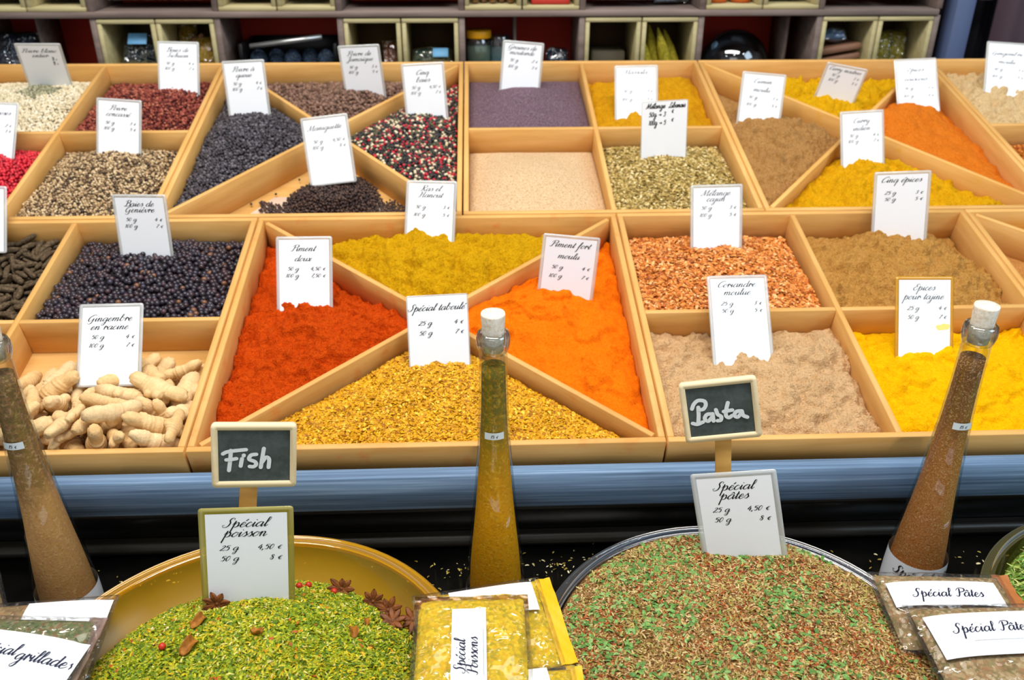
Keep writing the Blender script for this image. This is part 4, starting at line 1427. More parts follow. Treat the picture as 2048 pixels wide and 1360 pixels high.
ACR_YEL = mat_clear('yellow_stained_acrylic', (244, 204, 90), .06, .4, .04, (222, 180, 60), None, ((236, 180, 30), .45))
ACR_CLR = mat_clear('clear_acrylic', (244, 246, 248), .10, .75, .04, (222, 226, 230), None, ((226, 226, 228), .06))
ACR_OLV = mat_clear('olive_tinted_acrylic', (216, 210, 130), .08, .6, .04, (180, 170, 80), None, ((150, 142, 60), .3))
ACR_YEL_WALL = mat_clear('yellow_stained_wall', (244, 204, 90), .05, .25, .38, (222, 180, 60), None, ((236, 180, 30), .45))
B1L, B2L, B3L = (.05, -.25, ZC), (.495, -.235, ZC), (.925, -.245, ZC)
bowl(B1L, .2, .075, ACR_YEL_WALL, 'yellow-stained clear bowl holding the green fish herbs', rim=ACR_YEL)
bowl(B2L, .19, .070, ACR_CLR, 'clear bowl with a whitish rim holding the brown pasta herbs')
bowl(B3L, .2, .075, ACR_OLV, 'olive-tinted clear bowl cut off at the edge, holding green needle herbs')
HF1 = herb_heap('fish_herb_heap', B1L, .2, .075, .163, .046, .110, mat_powder('green_herb_dust', [(80, 90, 8), (124, 132, 14), (160, 154, 24)]),
                [(FLAKE, mat_islands('green_leaf_bits', [(124, 142, 16), (98, 124, 18), (160, 168, 22), (82, 108, 22), (146, 154, 10), (178, 182, 46), (106, 136, 32), (140, 156, 18)]), .0022, 27000, .7, 0, (1, .8, 1)),
                 (SHRED, mat_islands('yellow_green_shreds', [(180, 166, 16), (196, 184, 40), (160, 148, 8), (206, 176, 14), (206, 198, 110)]), .0027, 5600, .6, .9, (1, 1, 1)),
                 (FLAKE, mat_islands('amber_bits', [(206, 150, 20), (190, 110, 24), (216, 168, 40), (170, 84, 24), (224, 210, 150)]), .0026, 650, .6, 1.2, (1, .9, 1))],
                'chopped green fish herb mix heaped in the yellow-stained bowl', 3)
HF2 = herb_heap('pasta_herb_heap', B2L, .19, .070, .1755, .072, .095, mat_powder('brown_herb_dust', [(84, 56, 24), (132, 96, 52), (160, 124, 76)]),
                [(FLAKE, mat_islands('brown_bits', [(178, 138, 86), (150, 108, 60), (198, 160, 110), (118, 82, 44), (166, 124, 72), (208, 180, 134), (138, 102, 52), (162, 134, 76)]), .0017, 34000, .7, 0, (1, .7, 1)),
                 (FLAKE, mat_islands('rust_bits', [(150, 66, 24), (170, 84, 34), (126, 50, 18), (184, 104, 50)]), .0018, 4600, .6, 1.6, (1, .8, 1)),
                 (FLAKE, mat_islands('parsley_bits', [(112, 156, 80), (96, 142, 66), (138, 174, 104), (84, 126, 58)]), .0031, 2400, .6, 1.3, (1, .8, 1)),
                 (SHRED, mat_islands('straw_bits', [(196, 176, 116), (170, 160, 84), (150, 140, 70)]), .0026, 5600, .6, .3, (1, 1, 1))],
                'brown, rust and green pasta herb mix heaped in the clear bowl', 4, 2.0, ((.075, .118, .010, .022), (-.005, .118, -.008, .024)))
HF3 = herb_heap('needle_herb_heap', B3L, .2, .075, .180, .068, .115, mat_powder('needle_herb_dust', [(70, 96, 30), (110, 140, 50), (150, 170, 80)]),
                [(SHRED, mat_islands('green_needles', [(120, 164, 64), (96, 146, 60), (150, 180, 90), (84, 128, 50), (170, 184, 96), (196, 196, 120)]), .0055, 9000, .5, 0, (1, .5, 1))],
                'green needle-like herbs at the cut-off edge, in the olive bowl', 6)


# ---- star anise and chips on the fish herbs
def star_anise_mesh(seed):
    rng = np.random.default_rng(seed)
    mb = MB()
    for k in range(8):
        a = k * math.pi / 4 + rng.normal() * .06
        L = .0125 * (1 + rng.normal() * .1)
        w_, h = .0032, .0042
        t = np.linspace(0, 1, 8)
        wid = w_ * np.sin(np.pi * np.minimum(t * .9 + .08, 1)) ** .7
        rows = []
        for i in range(8):
            x = .001 + L * t[i]
            zt = .0012 + .002 * t[i] + h * .35 * math.sin(math.pi * t[i])
            zb = zt - h * math.sin(math.pi * min(1, t[i] * .85 + .12)) ** .8
            rows += [(x, -wid[i] * .35, zt), (x, -wid[i], (zt + zb) / 2), (x, 0, zb), (x, wid[i], (zt + zb) / 2), (x, wid[i] * .35, zt), (x, 0, zt - h * .35 * math.sin(math.pi * t[i]))]
        R = np.array([[math.cos(a), -math.sin(a), 0], [math.sin(a), math.cos(a), 0], [0, 0, 1]])
        V = np.array(rows) @ R.T
        f = [(i * 6 + j, (i + 1) * 6 + j, (i + 1) * 6 + (j + 1) % 6, i * 6 + (j + 1) % 6) for i in range(7) for j in range(6)]
        f += [tuple(range(6))[::-1], tuple(42 + j for j in range(6))]
        mb.add(V, f)
    mb.add(ICO1[0] * .0022, ICO1[1])
    return mb


ANISE = NT('star_anise_brown')
_n = ANISE.noise(220, 3, .6)
ANISE.bsdf(ANISE.ramp(_n, [(.3, (84, 44, 18)), (.7, (150, 88, 42))]), .55, ANISE.bump(_n, .5, .0006), .3)
ANISE = ANISE.m


def on_heap(HF, L, x, y, lift=.003):
    return Vector((x, y, L[2] + float(HF(np.array([x - L[0]]), np.array([y - L[1]]))[0]) + lift))


def build_anise():
    spots = [(.172, -.158, .35, 0.2, 0, 'star anise with open pods, nearest the yellow packets, on the green herbs'),
             (.166, -.139, .9, 1.1, 1, 'dark star anise half tipped up against the bowl wall'),
             (.150, -.128, 1.1, 2.2, 2, 'dark star anise standing on edge by the inner bowl wall'),
             (.191, -.151, .5, 2.9, 1, 'broken star anise at the end of the row by the bowl wall'),
             (.118, -.117, 1.0, .7, 2, 'star anise on edge behind the red berries'),
             (.013, -.168, 1.25, 1.9, 0, 'star anise leaning on the foot of the Spécial poisson card')]
    for x, y, tilt, rz, s, lab in spots:
        p = on_heap(HF1, B1L, x, y, .006 if tilt > .8 else .004)
        M = Matrix.Translation(p) @ Matrix.Rotation(tilt, 4, 'X') @ Matrix.Rotation(rz, 4, 'Z')
        o = star_anise_mesh(s).build('star_anise', ANISE, None, M)
        tag(o, lab, 'star anise', 'star anise on the green herbs')
    chip = NT('dried_peel')
    n = chip.noise(160, 3, .6)
    chip.bsdf(chip.ramp(n, [(.3, (130, 76, 20)), (.7, (186, 124, 44))]), .6, chip.bump(n, .6, .001), .25)
    labs = ['curled amber peel chip below the price card', 'amber peel chip at the bottom edge under the price card', 'knobbly brown peel chip below the open star anise', 'small orange peel chip beside the open star anise', 'brown twisted peel chip at the bottom of the green herbs']
    for k, ((x, y, s), lab) in enumerate(zip([(.004, -.196, 1.0), (.006, -.229, 1.15), (.141, -.198, .9), (.150, -.176, .6), (.062, -.219, .7)], labs)):
        rng = np.random.default_rng(60 + k)
        g = 9
        u = np.linspace(-1, 1, g)
        U, V_ = np.meshgrid(u, u, indexing='ij')
        rad = 1 - .25 * (U ** 2 + V_ ** 2) / 2
        X, Y = U * rad * .009 * s, V_ * rad * .0048 * s
        Z = .0042 * s * V_ ** 2 + .002 * s * np.sin(U * 3 + k) + .0012 * s * fbm(U * 2 + k, V_ * 2, 2)
        mb = MB()
        idx = np.arange(g * g).reshape(g, g)
        top = np.stack([X, Y, Z + .0008], -1).reshape(-1, 3)
        bot = np.stack([X, Y, Z - .0008], -1).reshape(-1, 3)
        F = np.stack([idx[:-1, :-1], idx[1:, :-1], idx[1:, 1:], idx[:-1, 1:]], -1).reshape(-1, 4)
        ring = np.concatenate([idx[:, 0], idx[-1, 1:], idx[-2::-1, -1], idx[0, -2:0:-1]])
        rn = np.roll(ring, -1)
        mb.add(np.vstack([top, bot]), np.vstack([F, F[:, ::-1] + g * g, np.stack([ring, rn + 0, rn + g * g, ring + g * g], -1)[:, ::-1]]))
        M = Matrix.Translation(on_heap(HF1, B1L, x, y, .003)) @ Matrix.Rotation(rng.random() * 3, 4, 'Z') @ Matrix.Rotation(.3, 4, 'X')
        o = mb.build('peel_chip', chip.m, None, M, smooth=True)
        tag(o, lab, 'dried peel', 'dried peel chips on the green herbs')
    red = plain('red_berry_skin', (196, 48, 24), .4, .5)
    labs = ['red berry at the rear edge of the green herbs', 'red berry just in front of the tipped star anise', 'red berry behind the card edge on the green herbs', 'orange-red berry low on the green herbs']
    for (x, y), lab in zip([(.086, -.118), (.112, -.125), (.078, -.123), (-.02, -.222)], labs):
        mb = MB()
        mb.add(ICO1[0] * .0034, ICO1[1])
        o = mb.build('red_berry', red, None, Matrix.Translation(on_heap(HF1, B1L, x, y, .003)), smooth=True)
        tag(o, lab, 'berry', 'red berries on the green herbs')


build_anise()


def build_crumbs():
    rng = np.random.default_rng(12)
    pts = []
    for cx, cy, sx, sy, n in ((.30, -.03, .05, .012, 46), (.36, -.02, .03, .012, 30), (.21, -.03, .03, .012, 22), (-.11, -.03, .05, .01, 26), (.69, -.05, .04, .014, 26), (.8, -.03, .04, .012, 20), (.5, -.012, .1, .006, 20), (.1, -.012, .1, .006, 12)):
        pts.append(np.column_stack([cx + rng.normal(size=n) * sx, np.minimum(cy + rng.normal(size=n) * sy, .012), np.full(n, ZC + .0016)]))
    P = np.concatenate(pts)
    mb = MB()
    scatter(mb, FLAKE, P, .0016 * (.5 + rng.random(len(P))), .3, (1, .8, 1), 0, rng)
    o = mb.build('herb_crumbs', mat_islands('crumb_colours', [(206, 190, 90), (230, 220, 180), (150, 130, 50), (190, 176, 120)]), None, None)
    tag(o, 'scattered pale herb crumbs on the black counter', 'crumbs', None, 'stuff')


build_crumbs()

# ------------------------------------------------------------------ cellophane packets of herb mix
FILM = mat_clear('crinkled_cellophane', (252, 252, 252), .03, .5, .06, None, (42, .6, .003), ((235, 235, 235), .02))


def mat_packed(name, pal, mid=70):
    t = NT(name)
    vo = t.n('ShaderNodeTexVoronoi')
    vo.inputs['Scale'].default_value = 330
    t.l(t.coord(), vo.inputs['Vector'])
    sp = t.n('ShaderNodeSeparateColor')
    t.l(vo.outputs['Color'], sp.inputs[0])
    n = len(pal)
    c = t.ramp(sp.outputs[0], [(i / n, p) for i, p in enumerate(pal)], 'CONSTANT')
    c2 = t.ramp(t.noise(mid, 3, .6), [(.35, pal[0]), (.5, pal[1]), (.65, pal[2])])
    c = t.mix(.45, c, c2)
    t.bsdf(c, .7, t.bump(vo.outputs['Distance'], .5, .0015), .2)
    return t.m


def pillow(mb, w_, h, th, k=0.0, n=26, m=20, amp=.0012, seed=0, flat=.0, inset=0):
    u, v = np.linspace(-1, 1, n), np.linspace(-1, 1, m)
    U, V_ = np.meshgrid(u, v, indexing='ij')
    e = np.maximum(0, (1 - np.abs(U) ** 3.2)) ** .55 * np.maximum(0, (1 - np.abs(V_) ** 3.2)) ** .55
    wr = amp * fbm(U * 2.6 + seed * 7.1, V_ * 2.6 + seed, 3) * e
    X, Y = U * (w_ / 2 - inset), V_ * (h / 2 - inset)
    T = th / 2 * e + .0004 + k
    idx = np.arange(n * m).reshape(n, m)
    F = np.stack([idx[:-1, :-1], idx[1:, :-1], idx[1:, 1:], idx[:-1, 1:]], -1).reshape(-1, 4)
    top = np.stack([X, Y, T + wr * 2], -1).reshape(-1, 3)
    bot = np.stack([X, Y, -T + wr], -1).reshape(-1, 3)
    ring = np.concatenate([idx[:, 0], idx[-1, 1:], idx[-2::-1, -1], idx[0, -2:0:-1]])
    rn = np.roll(ring, -1)
    mb.add(np.vstack([top, bot]), np.vstack([F, F[:, ::-1] + n * m, np.stack([ring, ring + n * m, rn + n * m, rn], -1)]))
    return lambda x, y: th / 2 * max(0, 1 - abs(x / (w_ / 2)) ** 3.2) ** .55 * max(0, 1 - abs(y / (h / 2)) ** 3.2) ** .55 + .0004 + k


def frame_M(o, xdir, tilt, roll=0.0):
    """A packet's frame: its x axis along xdir (degrees about Z), its y axis climbing away from the viewer by tilt."""
    return Matrix.Translation(o) @ Matrix.Rotation(math.radians(xdir), 4, 'Z') @ Matrix.Rotation(math.radians(tilt), 4, 'X') @ Matrix.Rotation(math.radians(roll), 4, 'Z')


def packet(M, w_, h, th, fill, label, seal=None, seal_mat=None, labels=(), seed=0, flake=None):
    root = empty('herb_packet', M)
    mb = MB()
    f = pillow(mb, w_, h, th, 0, seed=seed, inset=.004)
    mb.build('herb_contents', fill, root, smooth=True)
    mb = MB()
    f = pillow(mb, w_, h, th + .003, .0006, seed=seed, amp=.0022)
    mb.build('film', FILM, root, smooth=True)
    if seal:
        x0, y0, x1, y1 = seal
        mb = MB()
        n = 24
        long_x = (x1 - x0) > (y1 - y0)
        t = np.linspace(0, 1, n)
        rows = []
        for s in (0, .2, .4, .6, .8, 1):
            xx = x0 + (x1 - x0) * (t if long_x else np.full(n, s))
            yy = y0 + (y1 - y0) * (np.full(n, s) if long_x else t)
            rows.append(np.stack([xx, yy, .0012 * np.sin(t * 9 + seed) + .0006 * np.sin(t * 31 + s * 9)], -1))
        V = np.concatenate(rows)
        V2 = V.copy()
        V2[:, 2] -= .0008
        idx = np.arange(6 * n).reshape(6, n)
        F = np.stack([idx[:-1, :-1], idx[:-1, 1:], idx[1:, 1:], idx[1:, :-1]], -1).reshape(-1, 4)
        mb.add(np.vstack([V, V2]), np.vstack([F, F[:, ::-1] + 6 * n]))
        mb.build('seal_strip', seal_mat or FILM, root, smooth=True)
    for (cx, cy, lw, lh, rot, texts) in labels:
        mb = MB()
        n, m = 14, 8
        c, s = math.cos(rot), math.sin(rot)
        U, V_ = np.meshgrid(np.linspace(-lw / 2, lw / 2, n), np.linspace(-lh / 2, lh / 2, m), indexing='ij')
        X, Y = cx + U * c - V_ * s, cy + U * s + V_ * c
        lift = np.vectorize(lambda a, b: f(max(-w_ / 2 * .93, min(w_ / 2 * .93, a)), max(-h / 2 * .93, min(h / 2 * .93, b))))
        Z = lift(X, Y) + .0022
        idx = np.arange(n * m).reshape(n, m)
        F = np.stack([idx[:-1, :-1], idx[1:, :-1], idx[1:, 1:], idx[:-1, 1:]], -1).reshape(-1, 4)
        V3 = np.stack([X, Y, Z], -1).reshape(-1, 3)
        V4 = V3.copy()
        V4[:, 2] -= .0003
        mb.add(np.vstack([V3, V4]), np.vstack([F, F[:, ::-1] + n * m]))
        pl = mb.build('paper_label', PAPER, root, smooth=True)
        if texts:
            mb = MB()
            for (s_, tx, ty, sz, pen) in texts:
                if pen:                                   # an unreadable line of small print
                    t = np.linspace(0, 1, 90)
                    rng = np.random.default_rng(3)
                    P = np.stack([tx - .024 + .048 * t, ty + sz * (np.sin(t * 150) * .5 + rng.normal(size=90) * .25)], -1)
                    ribbon(mb, P, lambda d: .00025, 0)
                else:
                    write(mb, s_, tx, ty, sz, sz * 1.25, 'c', .22, .10, .17)
            for v in mb.v:
                a, b = v[:, 0].copy(), v[:, 2].copy()
                x, y = cx + a * c - b * s, cy + a * s + b * c
                v[:, 0], v[:, 1], v[:, 2] = x, y, lift(x, y) + .0026
            mb.build('lettering', INK_BLUE, pl)
    return tag(root, label, 'packet', 'cellophane packets of herb mix')


F_YEL = mat_packed('yellow_packed_herbs', [(206, 172, 10), (224, 188, 20), (182, 156, 16), (230, 198, 44), (146, 142, 26), (212, 162, 12)])
F_BRN = mat_packed('brown_packed_herbs', [(150, 124, 84), (176, 152, 110), (126, 104, 62), (196, 180, 146), (110, 110, 60), (160, 110, 70)])
F_GRN = mat_packed('green_packed_herbs', [(86, 104, 60), (126, 120, 84), (70, 86, 50), (150, 146, 110), (140, 90, 60), (100, 120, 70)])
F_TAN = mat_packed('tan_packed_herbs', [(146, 122, 82), (170, 146, 104), (120, 96, 60), (150, 100, 60)])
S_YEL = mat_clear('yellow_seal_film', (226, 190, 60), .12, .6, .12)
S_YEL2 = plain('yellow_powdered_seal', (228, 182, 16), .45, .4)
S_BRN = plain('brown_powdered_seal', (176, 108, 56), .45, .4)
S_PNK = mat_clear('clear_seal_film', (240, 222, 214), .08, .5, .12, None, None, ((214, 180, 166), .4))

SP = 'Spécial Poissons'
packet(frame_M((.249, -.238, -.050), 0, 4), .104, .124, .016, F_YEL, 'yellow herb packet reading Spécial Poissons, uppermost between the bowls',
       (-.052, .048, .052, .063), S_YEL, [(-.002, -.022, .12, .030, math.pi / 2, [('Spécial', .008, .003, .0050, 0), ('Poissons', .008, -.0075, .0050, 0), ('', .012, -.0125, .0007, 1)])], 1)
packet(frame_M((.262, -.200, -.0655), 10, 4), .124, .108, .014, F_YEL, 'yellow herb packet lying crosswise beneath the uppermost one',
       (.058, -.05, .073, .053), S_YEL2, [(.012, .026, .08, .036, 0, [])], 2)
packet(frame_M((.292, -.298, -.064), 2, 4), .095, .10, .014, F_YEL, 'yellow herb packet lowest and nearest the pasta herb bowl',
       (.040, -.05, .054, .05), S_YEL2, [(-.006, .026, .06, .03, .1, [])], 3)
packet(frame_M((.697, -.195, -.0635), -4, 4), .128, .096, .018, F_BRN, 'brown herb packet reading Spécial Pâtes, lying against the brown bottle',
       (.056, -.02, .072, .048), S_BRN, [(-.004, .012, .102, .030, .02, [('Spécial Pâtes', 0, -.005, .0052, 0)])], 4)
packet(frame_M((.717, -.256, -.051), -1, 4), .15, .108, .018, F_BRN, 'brown herb packet reading Spécial Pâtes, lying on top in the corner',
       None, None, [(-.010, .012, .112, .046, .03, [('Spécial Pâtes', -.005, .001, .0054, 0), ('', -.002, -.008, .0008, 1)])], 5)
packet(frame_M((-.158, -.246, -.0490), -4, 4), .15, .12, .016, F_GRN, 'green herb packet with a large white label, nearest the green herb bowl',
       (.062, -.06, .078, .06), S_PNK, [(.024, .008, .105, .048, -.12, [('Spécial', -.022, 0, .0060, 0), ('grillades', .025, -.003, .0060, 0)])], 6)
packet(frame_M((-.156, -.205, -.0680), 4, 4), .145, .115, .014, F_TAN, 'tan herb packet tucked behind the large-labelled green one',
       None, None, [(.034, .032, .075, .03, 0, [])], 7)
packet(frame_M((-.262, -.140, -.085), 30, 20), .11, .11, .03, F_TAN, 'brown herb packet cut off at the picture edge, beside the tan bottle', None, None, [], 8)


# ------------------------------------------------------------------ ginger roots and long pepper, piece by piece
def ginger_mesh(seed):
    rng = np.random.default_rng(100 + seed)
    V, F = ico(4)
    L = .017 + .008 * rng.random()
    lobes = [(np.array([L, rng.normal() * .003, rng.normal() * .002]), .0072 + .002 * rng.random()),
             (np.array([-L * .9, rng.normal() * .003, rng.normal() * .002]), .0065 + .002 * rng.random())]
    for k in range(rng.integers(1, 4)):
        a = rng.random() * 2 * np.pi
        x = (rng.random() - .5) * L * .7
        l = .008 + .007 * rng.random()
        lobes.append((np.array([x, l * math.cos(a), l * math.sin(a) * .6]), .0048 + .002 * rng.random()))
    r = np.full(len(V), .0068)
    for e, rad in lobes:
        best = np.zeros(len(V))
        for t in np.linspace(.15, 1, 9):          # spheres along the lobe, kept star-shaped round the centre
            c, rr = e * t, rad * (1 - .1 * t) * (1 + .12 * math.sin(9 * t + seed))
            b = V @ c
            disc = b * b - (c @ c - rr * rr)
            hit = b + np.sqrt(np.maximum(disc, 0))
            best = np.maximum(best, np.where(disc > 0, hit, 0))
        r = np.maximum(r, best) + .12 * np.minimum(r, best)
    for _ in range(2):                            # soften the creases between lobes
        acc, cnt = np.zeros(len(V)), np.zeros(len(V))
        for a, b in ((0, 1), (1, 2), (2, 0)):
            np.add.at(acc, F[:, a], r[F[:, b]])
            np.add.at(cnt, F[:, a], 1)
            np.add.at(acc, F[:, b], r[F[:, a]])
            np.add.at(cnt, F[:, b], 1)
        r = .5 * r + .5 * acc / cnt
    P = V * r[:, None]
    P *= (1 + .035 * np.sin(P[:, :1] * 1500 + seed) * (np.abs(V[:, :1]) > .3))
    P[:, 2] *= .85
    return P - (P.max(0) + P.min(0)) / 2, F


def stick_mesh(seed):
    rng = np.random.default_rng(300 + seed)
    mb = MB()
    L, R = .024 + .018 * rng.random(), .0032 + .0013 * rng.random()
    n, m = 16, 10
    t = np.linspace(0, 1, n)
    bend = rng.normal() * .002
    rows = []
    for i in range(n):
        rr = R * (.55 + .45 * math.sin(math.pi * min(1, t[i] * .8 + .15))) * (1 if 0 < i < n - 1 else .3)
        for j in range(m):
            a = 2 * math.pi * j / m
            k = 1 + .13 * math.sin(i * 2.4 + j * 2.9)
            rows.append((L * (t[i] - .5), rr * k * math.cos(a) + bend * math.sin(math.pi * t[i]), rr * k * math.sin(a)))
    f = [(i * m + j, i * m + (j + 1) % m, (i + 1) * m + (j + 1) % m, (i + 1) * m + j) for i in range(n - 1) for j in range(m)]
    mb.add(rows, f + [tuple(range(m))[::-1], tuple((n - 1) * m + j for j in range(m))])
    return mb


# resting poses (variant, scale, u, v, n, quaternion) in the four-compartment tray's own frame
GINGER = [(0, 0.77, 0.4256, 0.0251, -0.0463, 0.973, -0.123, 0.08, -0.178), (1, 1.12, 0.3074, 0.1363, -0.0421, 0.685, -0.007, -0.097, 0.722), (2, 1, 0.4477, 0.0579, -0.0418, 0.818, 0.321, 0.208, 0.429), (3, 0.87, 0.3312, 0.0872, -0.0441, 0.977, -0.179, 0.045, -0.104), (4, 0.75, 0.4818, 0.1003, -0.046, 0.533, -0.034, -0.053, -0.844), (5, 0.73, 0.3463, 0.0534, -0.0456, 0.991, -0.008, 0.074, 0.11), (6, 0.79, 0.4641, 0.1525, -0.0443, 0.534, 0.085, 0.026, -0.84), (7, 0.85, 0.285, 0.03, -0.0442, 0.947, 0.14, 0.027, 0.288), (8, 1.03, 0.2925, 0.0685, -0.0418, 0.176, -0.076, 0.199, -0.961), (9, 0.76, 0.3332, 0.0658, -0.0435, 0.772, 0.531, -0.058, 0.344), (10, 0.83, 0.3879, 0.1407, -0.0461, 0.036, 0.684, -0.728, 0.033), (11, 0.75, 0.3203, 0.0786, -0.0313, 0.748, -0.136, -0.044, -0.648), (0, 1.05, 0.4897, 0.1394, -0.041, 0.381, 0.175, -0.037, -0.907), (1, 1.04, 0.3541, 0.038, -0.0327, 0.49, 0.094, -0.02, 0.867), (2, 0.75, 0.4545, 0.1043, -0.0441, 0.046, -0.456, -0.887, 0.062), (3, 0.74, 0.3857, 0.0594, -0.0462, 0.079, -0.308, -0.925, -0.208), (4, 0.85, 0.4775, 0.0194, -0.0351, 0.014, -0.961, -0.018, 0.277), (5, 1.01, 0.465, 0.0408, -0.0418, 0.166, -0.783, -0.594, 0.08), (6, 1.02, 0.4315, 0.0984, -0.0321, 0.122, 0.989, -0.081, 0.003), (7, 0.93, 0.4215, 0.0459, -0.0368, 0.556, 0.043, 0.348, 0.754), (8, 0.84, 0.4683, 0.1152, -0.0335, 0.732, 0.373, -0.176, -0.542), (9, 0.76, 0.3886, 0.0193, -0.0421, 0.826, -0.512, 0.085, -0.218), (10, 1.1, 0.2741, 0.1197, -0.0376, 0.459, 0.533, -0.538, -0.464), (11, 1.03, 0.4454, 0.036, -0.0178, 0.376, -0.208, -0.169, 0.887), (0, 1.02, 0.4414, 0.1532, -0.0421, 0.407, 0.141, 0.013, -0.903), (1, 0.98, 0.3726, 0.0849, -0.0346, 0.068, -0.836, -0.387, 0.384), (2, 0.93, 0.3969, 0.087, -0.0424, 0.621, 0.099, 0.262, 0.732), (3, 1.13, 0.4969, 0.0448, -0.0392, 0.226, 0.644, 0.697, 0.221), (4, 0.95, 0.3454, 0.1506, -0.0443, 0.815, 0.05, -0.036, 0.577), (5, 1.13, 0.3068, 0.0232, -0.0302, 0.108, 0.197, -0.972, -0.064), (6, 0.88, 0.2948, 0.0507, -0.0291, 0.555, -0.825, 0.03, 0.103), (7, 1.11, 0.4191, 0.0233, -0.0061, 0.02, 0.565, 0.288, -0.773), (8, 1.06, 0.4663, 0.0758, -0.02, 0.306, -0.315, -0.537, -0.72), (9, 0.8, 0.4415, 0.02, -0.0014, 0.421, 0.164, 0.809, 0.376), (10, 0.79, 0.2969, 0.0884, -0.0442, 0.296, 0.024, 0.422, -0.857), (11, 0.89, 0.2879, 0.0289, -0.0109, 0.013, -0.966, -0.247, 0.08), (0, 1.11, 0.4508, 0.1184, -0.0154, 0.14, -0.878, 0.455, -0.053), (1, 0.82, 0.3905, 0.0594, -0.0314, 0.497, 0.097, -0.103, 0.856), (2, 0.72, 0.4324, 0.0767, -0.0397, 0.211, 0.241, -0.945, 0.067), (3, 0.97, 0.3474, 0.0293, -0.0176, 0.054, 0.316, -0.901, -0.292), (4, 0.8, 0.2947, 0.0255, 0.0046, 0.028, 0.352, 0.772, 0.529), (5, 0.98, 0.3526, 0.1126, -0.0432, 0.985, -0.067, 0.013, 0.157), (6, 1.03, 0.4139, 0.1703, -0.0416, 0.581, 0.053, 0.038, -0.811), (7, 1.01, 0.4114, 0.0537, -0.0116, 0.118, -0.135, -0.293, 0.939), (8, 1.01, 0.3339, 0.0493, -0.0164, 0.274, 0.155, -0.327, -0.891), (9, 1.06, 0.4806, 0.019, -0.009, 0.806, 0.47, 0.351, -0.076), (10, 0.76, 0.2756, 0.0166, 0.0103, 0.433, 0.34, -0.508, 0.662), (11, 1.09, 0.3818, 0.0366, -0.0226, 0.583, -0.7, 0.333, -0.244), (0, 1.04, 0.3325, 0.1334, -0.0284, 0.468, -0.077, 0.259, -0.841), (1, 0.96, 0.2887, 0.0674, -0.02, 0.183, 0.924, -0.319, 0.106), (2, 1.08, 0.4232, 0.0934, -0.0074, 0.161, 0.03, 0.556, 0.815), (3, 0.94, 0.4721, 0.047, -0.0236, 0.293, 0.006, -0.033, 0.956), (4, 0.95, 0.5016, 0.0922, -0.0374, 0.572, 0.358, -0.604, -0.424), (5, 0.86, 0.3348, 0.0733, -0.0015, 0.521, 0.585, -0.437, -0.442), (6, 1.12, 0.4765, 0.0429, -0.0035, 0.382, 0.854, 0.266, -0.231), (7, 0.96, 0.3623, 0.13, -0.0247, 0.402, 0.534, 0.668, 0.326), (8, 0.92, 0.4763, 0.1516, -0.0249, 0.06, 0.181, -0.479, -0.857), (9, 0.79, 0.38, 0.0231, -0.0007, 0.13, -0.058, 0.987, 0.079), (10, 0.98, 0.428, 0.0747, -0.0188, 0.057, 0.18, 0.9, -0.392), (11, 0.81, 0.3851, 0.0512, -0.0012, 0.984, -0.002, 0.005, -0.178), (0, 0.72, 0.502, 0.0335, 0.0022, 0.552, -0.381, 0.376, -0.639), (1, 0.82, 0.3764, 0.0901, -0.0148, 0.079, -0.596, 0.792, -0.106), (2, 1.13, 0.4923, 0.113, -0.0227, 0.584, 0.021, -0.038, -0.811), (3, 0.79, 0.3958, 0.0799, -0.0062, 0.635, -0.477, 0.178, 0.581), (4, 1, 0.4043, 0.1191, -0.0354, 0.017, 0.239, -0.054, 0.969), (5, 0.85, 0.3755, 0.1502, -0.038, 0.523, -0.311, -0.086, 0.789), (6, 1.12, 0.2783, 0.0907, -0.0093, 0.596, -0.039, -0.214, -0.773), (7, 0.83, 0.5002, 0.0695, -0.0087, 0.456, -0.393, 0.129, -0.788), (8, 1.11, 0.4373, 0.0438, 0.0139, 0.369, 0.14, -0.752, -0.527), (9, 1.14, 0.4169, 0.1278, -0.0198, 0.876, 0.024, 0.259, 0.406), (10, 0.89, 0.392, 0.0355, 0.0169, 0.526, 0.129, -0.237, -0.807), (11, 1.12, 0.3435, 0.1127, -0.0125, 0.354, -0.189, 0.882, -0.245), (0, 1.05, 0.3449, 0.0279, 0.0017, 0.04, 0.125, 0.183, -0.974), (1, 0.87, 0.3164, 0.0772, -0.0114, 0.863, -0.29, 0.288, 0.298), (2, 0.8, 0.4107, 0.0396, 0.011, 0.332, 0.542, -0.653, -0.412), (3, 0.87, 0.3129, 0.0466, 0.0005, 0.415, 0.155, -0.894, -0.064), (4, 0.81, 0.3238, 0.0174, 0.0151, 0.041, -0.015, 0.438, 0.898), (5, 1.01, 0.3549, 0.0877, -0.0111, 0.224, 0.755, -0.414, 0.457), (6, 1.13, 0.466, 0.0938, 0.0011, 0.077, -0.221, -0.972, 0.009), (7, 0.87, 0.3078, 0.0964, -0.0183, 0.386, -0.326, 0.863, -0.019), (8, 0.79, 0.4799, 0.0633, -0.0103, 0.766, 0.376, 0.417, -0.313), (9, 0.95, 0.4174, 0.0696, 0.0021, 0.057, -0.104, -0.626, -0.771), (10, 0.89, 0.3333, 0.0408, 0.017, 0.275, 0.035, -0.047, -0.96), (11, 0.84, 0.2896, 0.1513, -0.0391, 0.3, -0.626, -0.377, 0.613)]
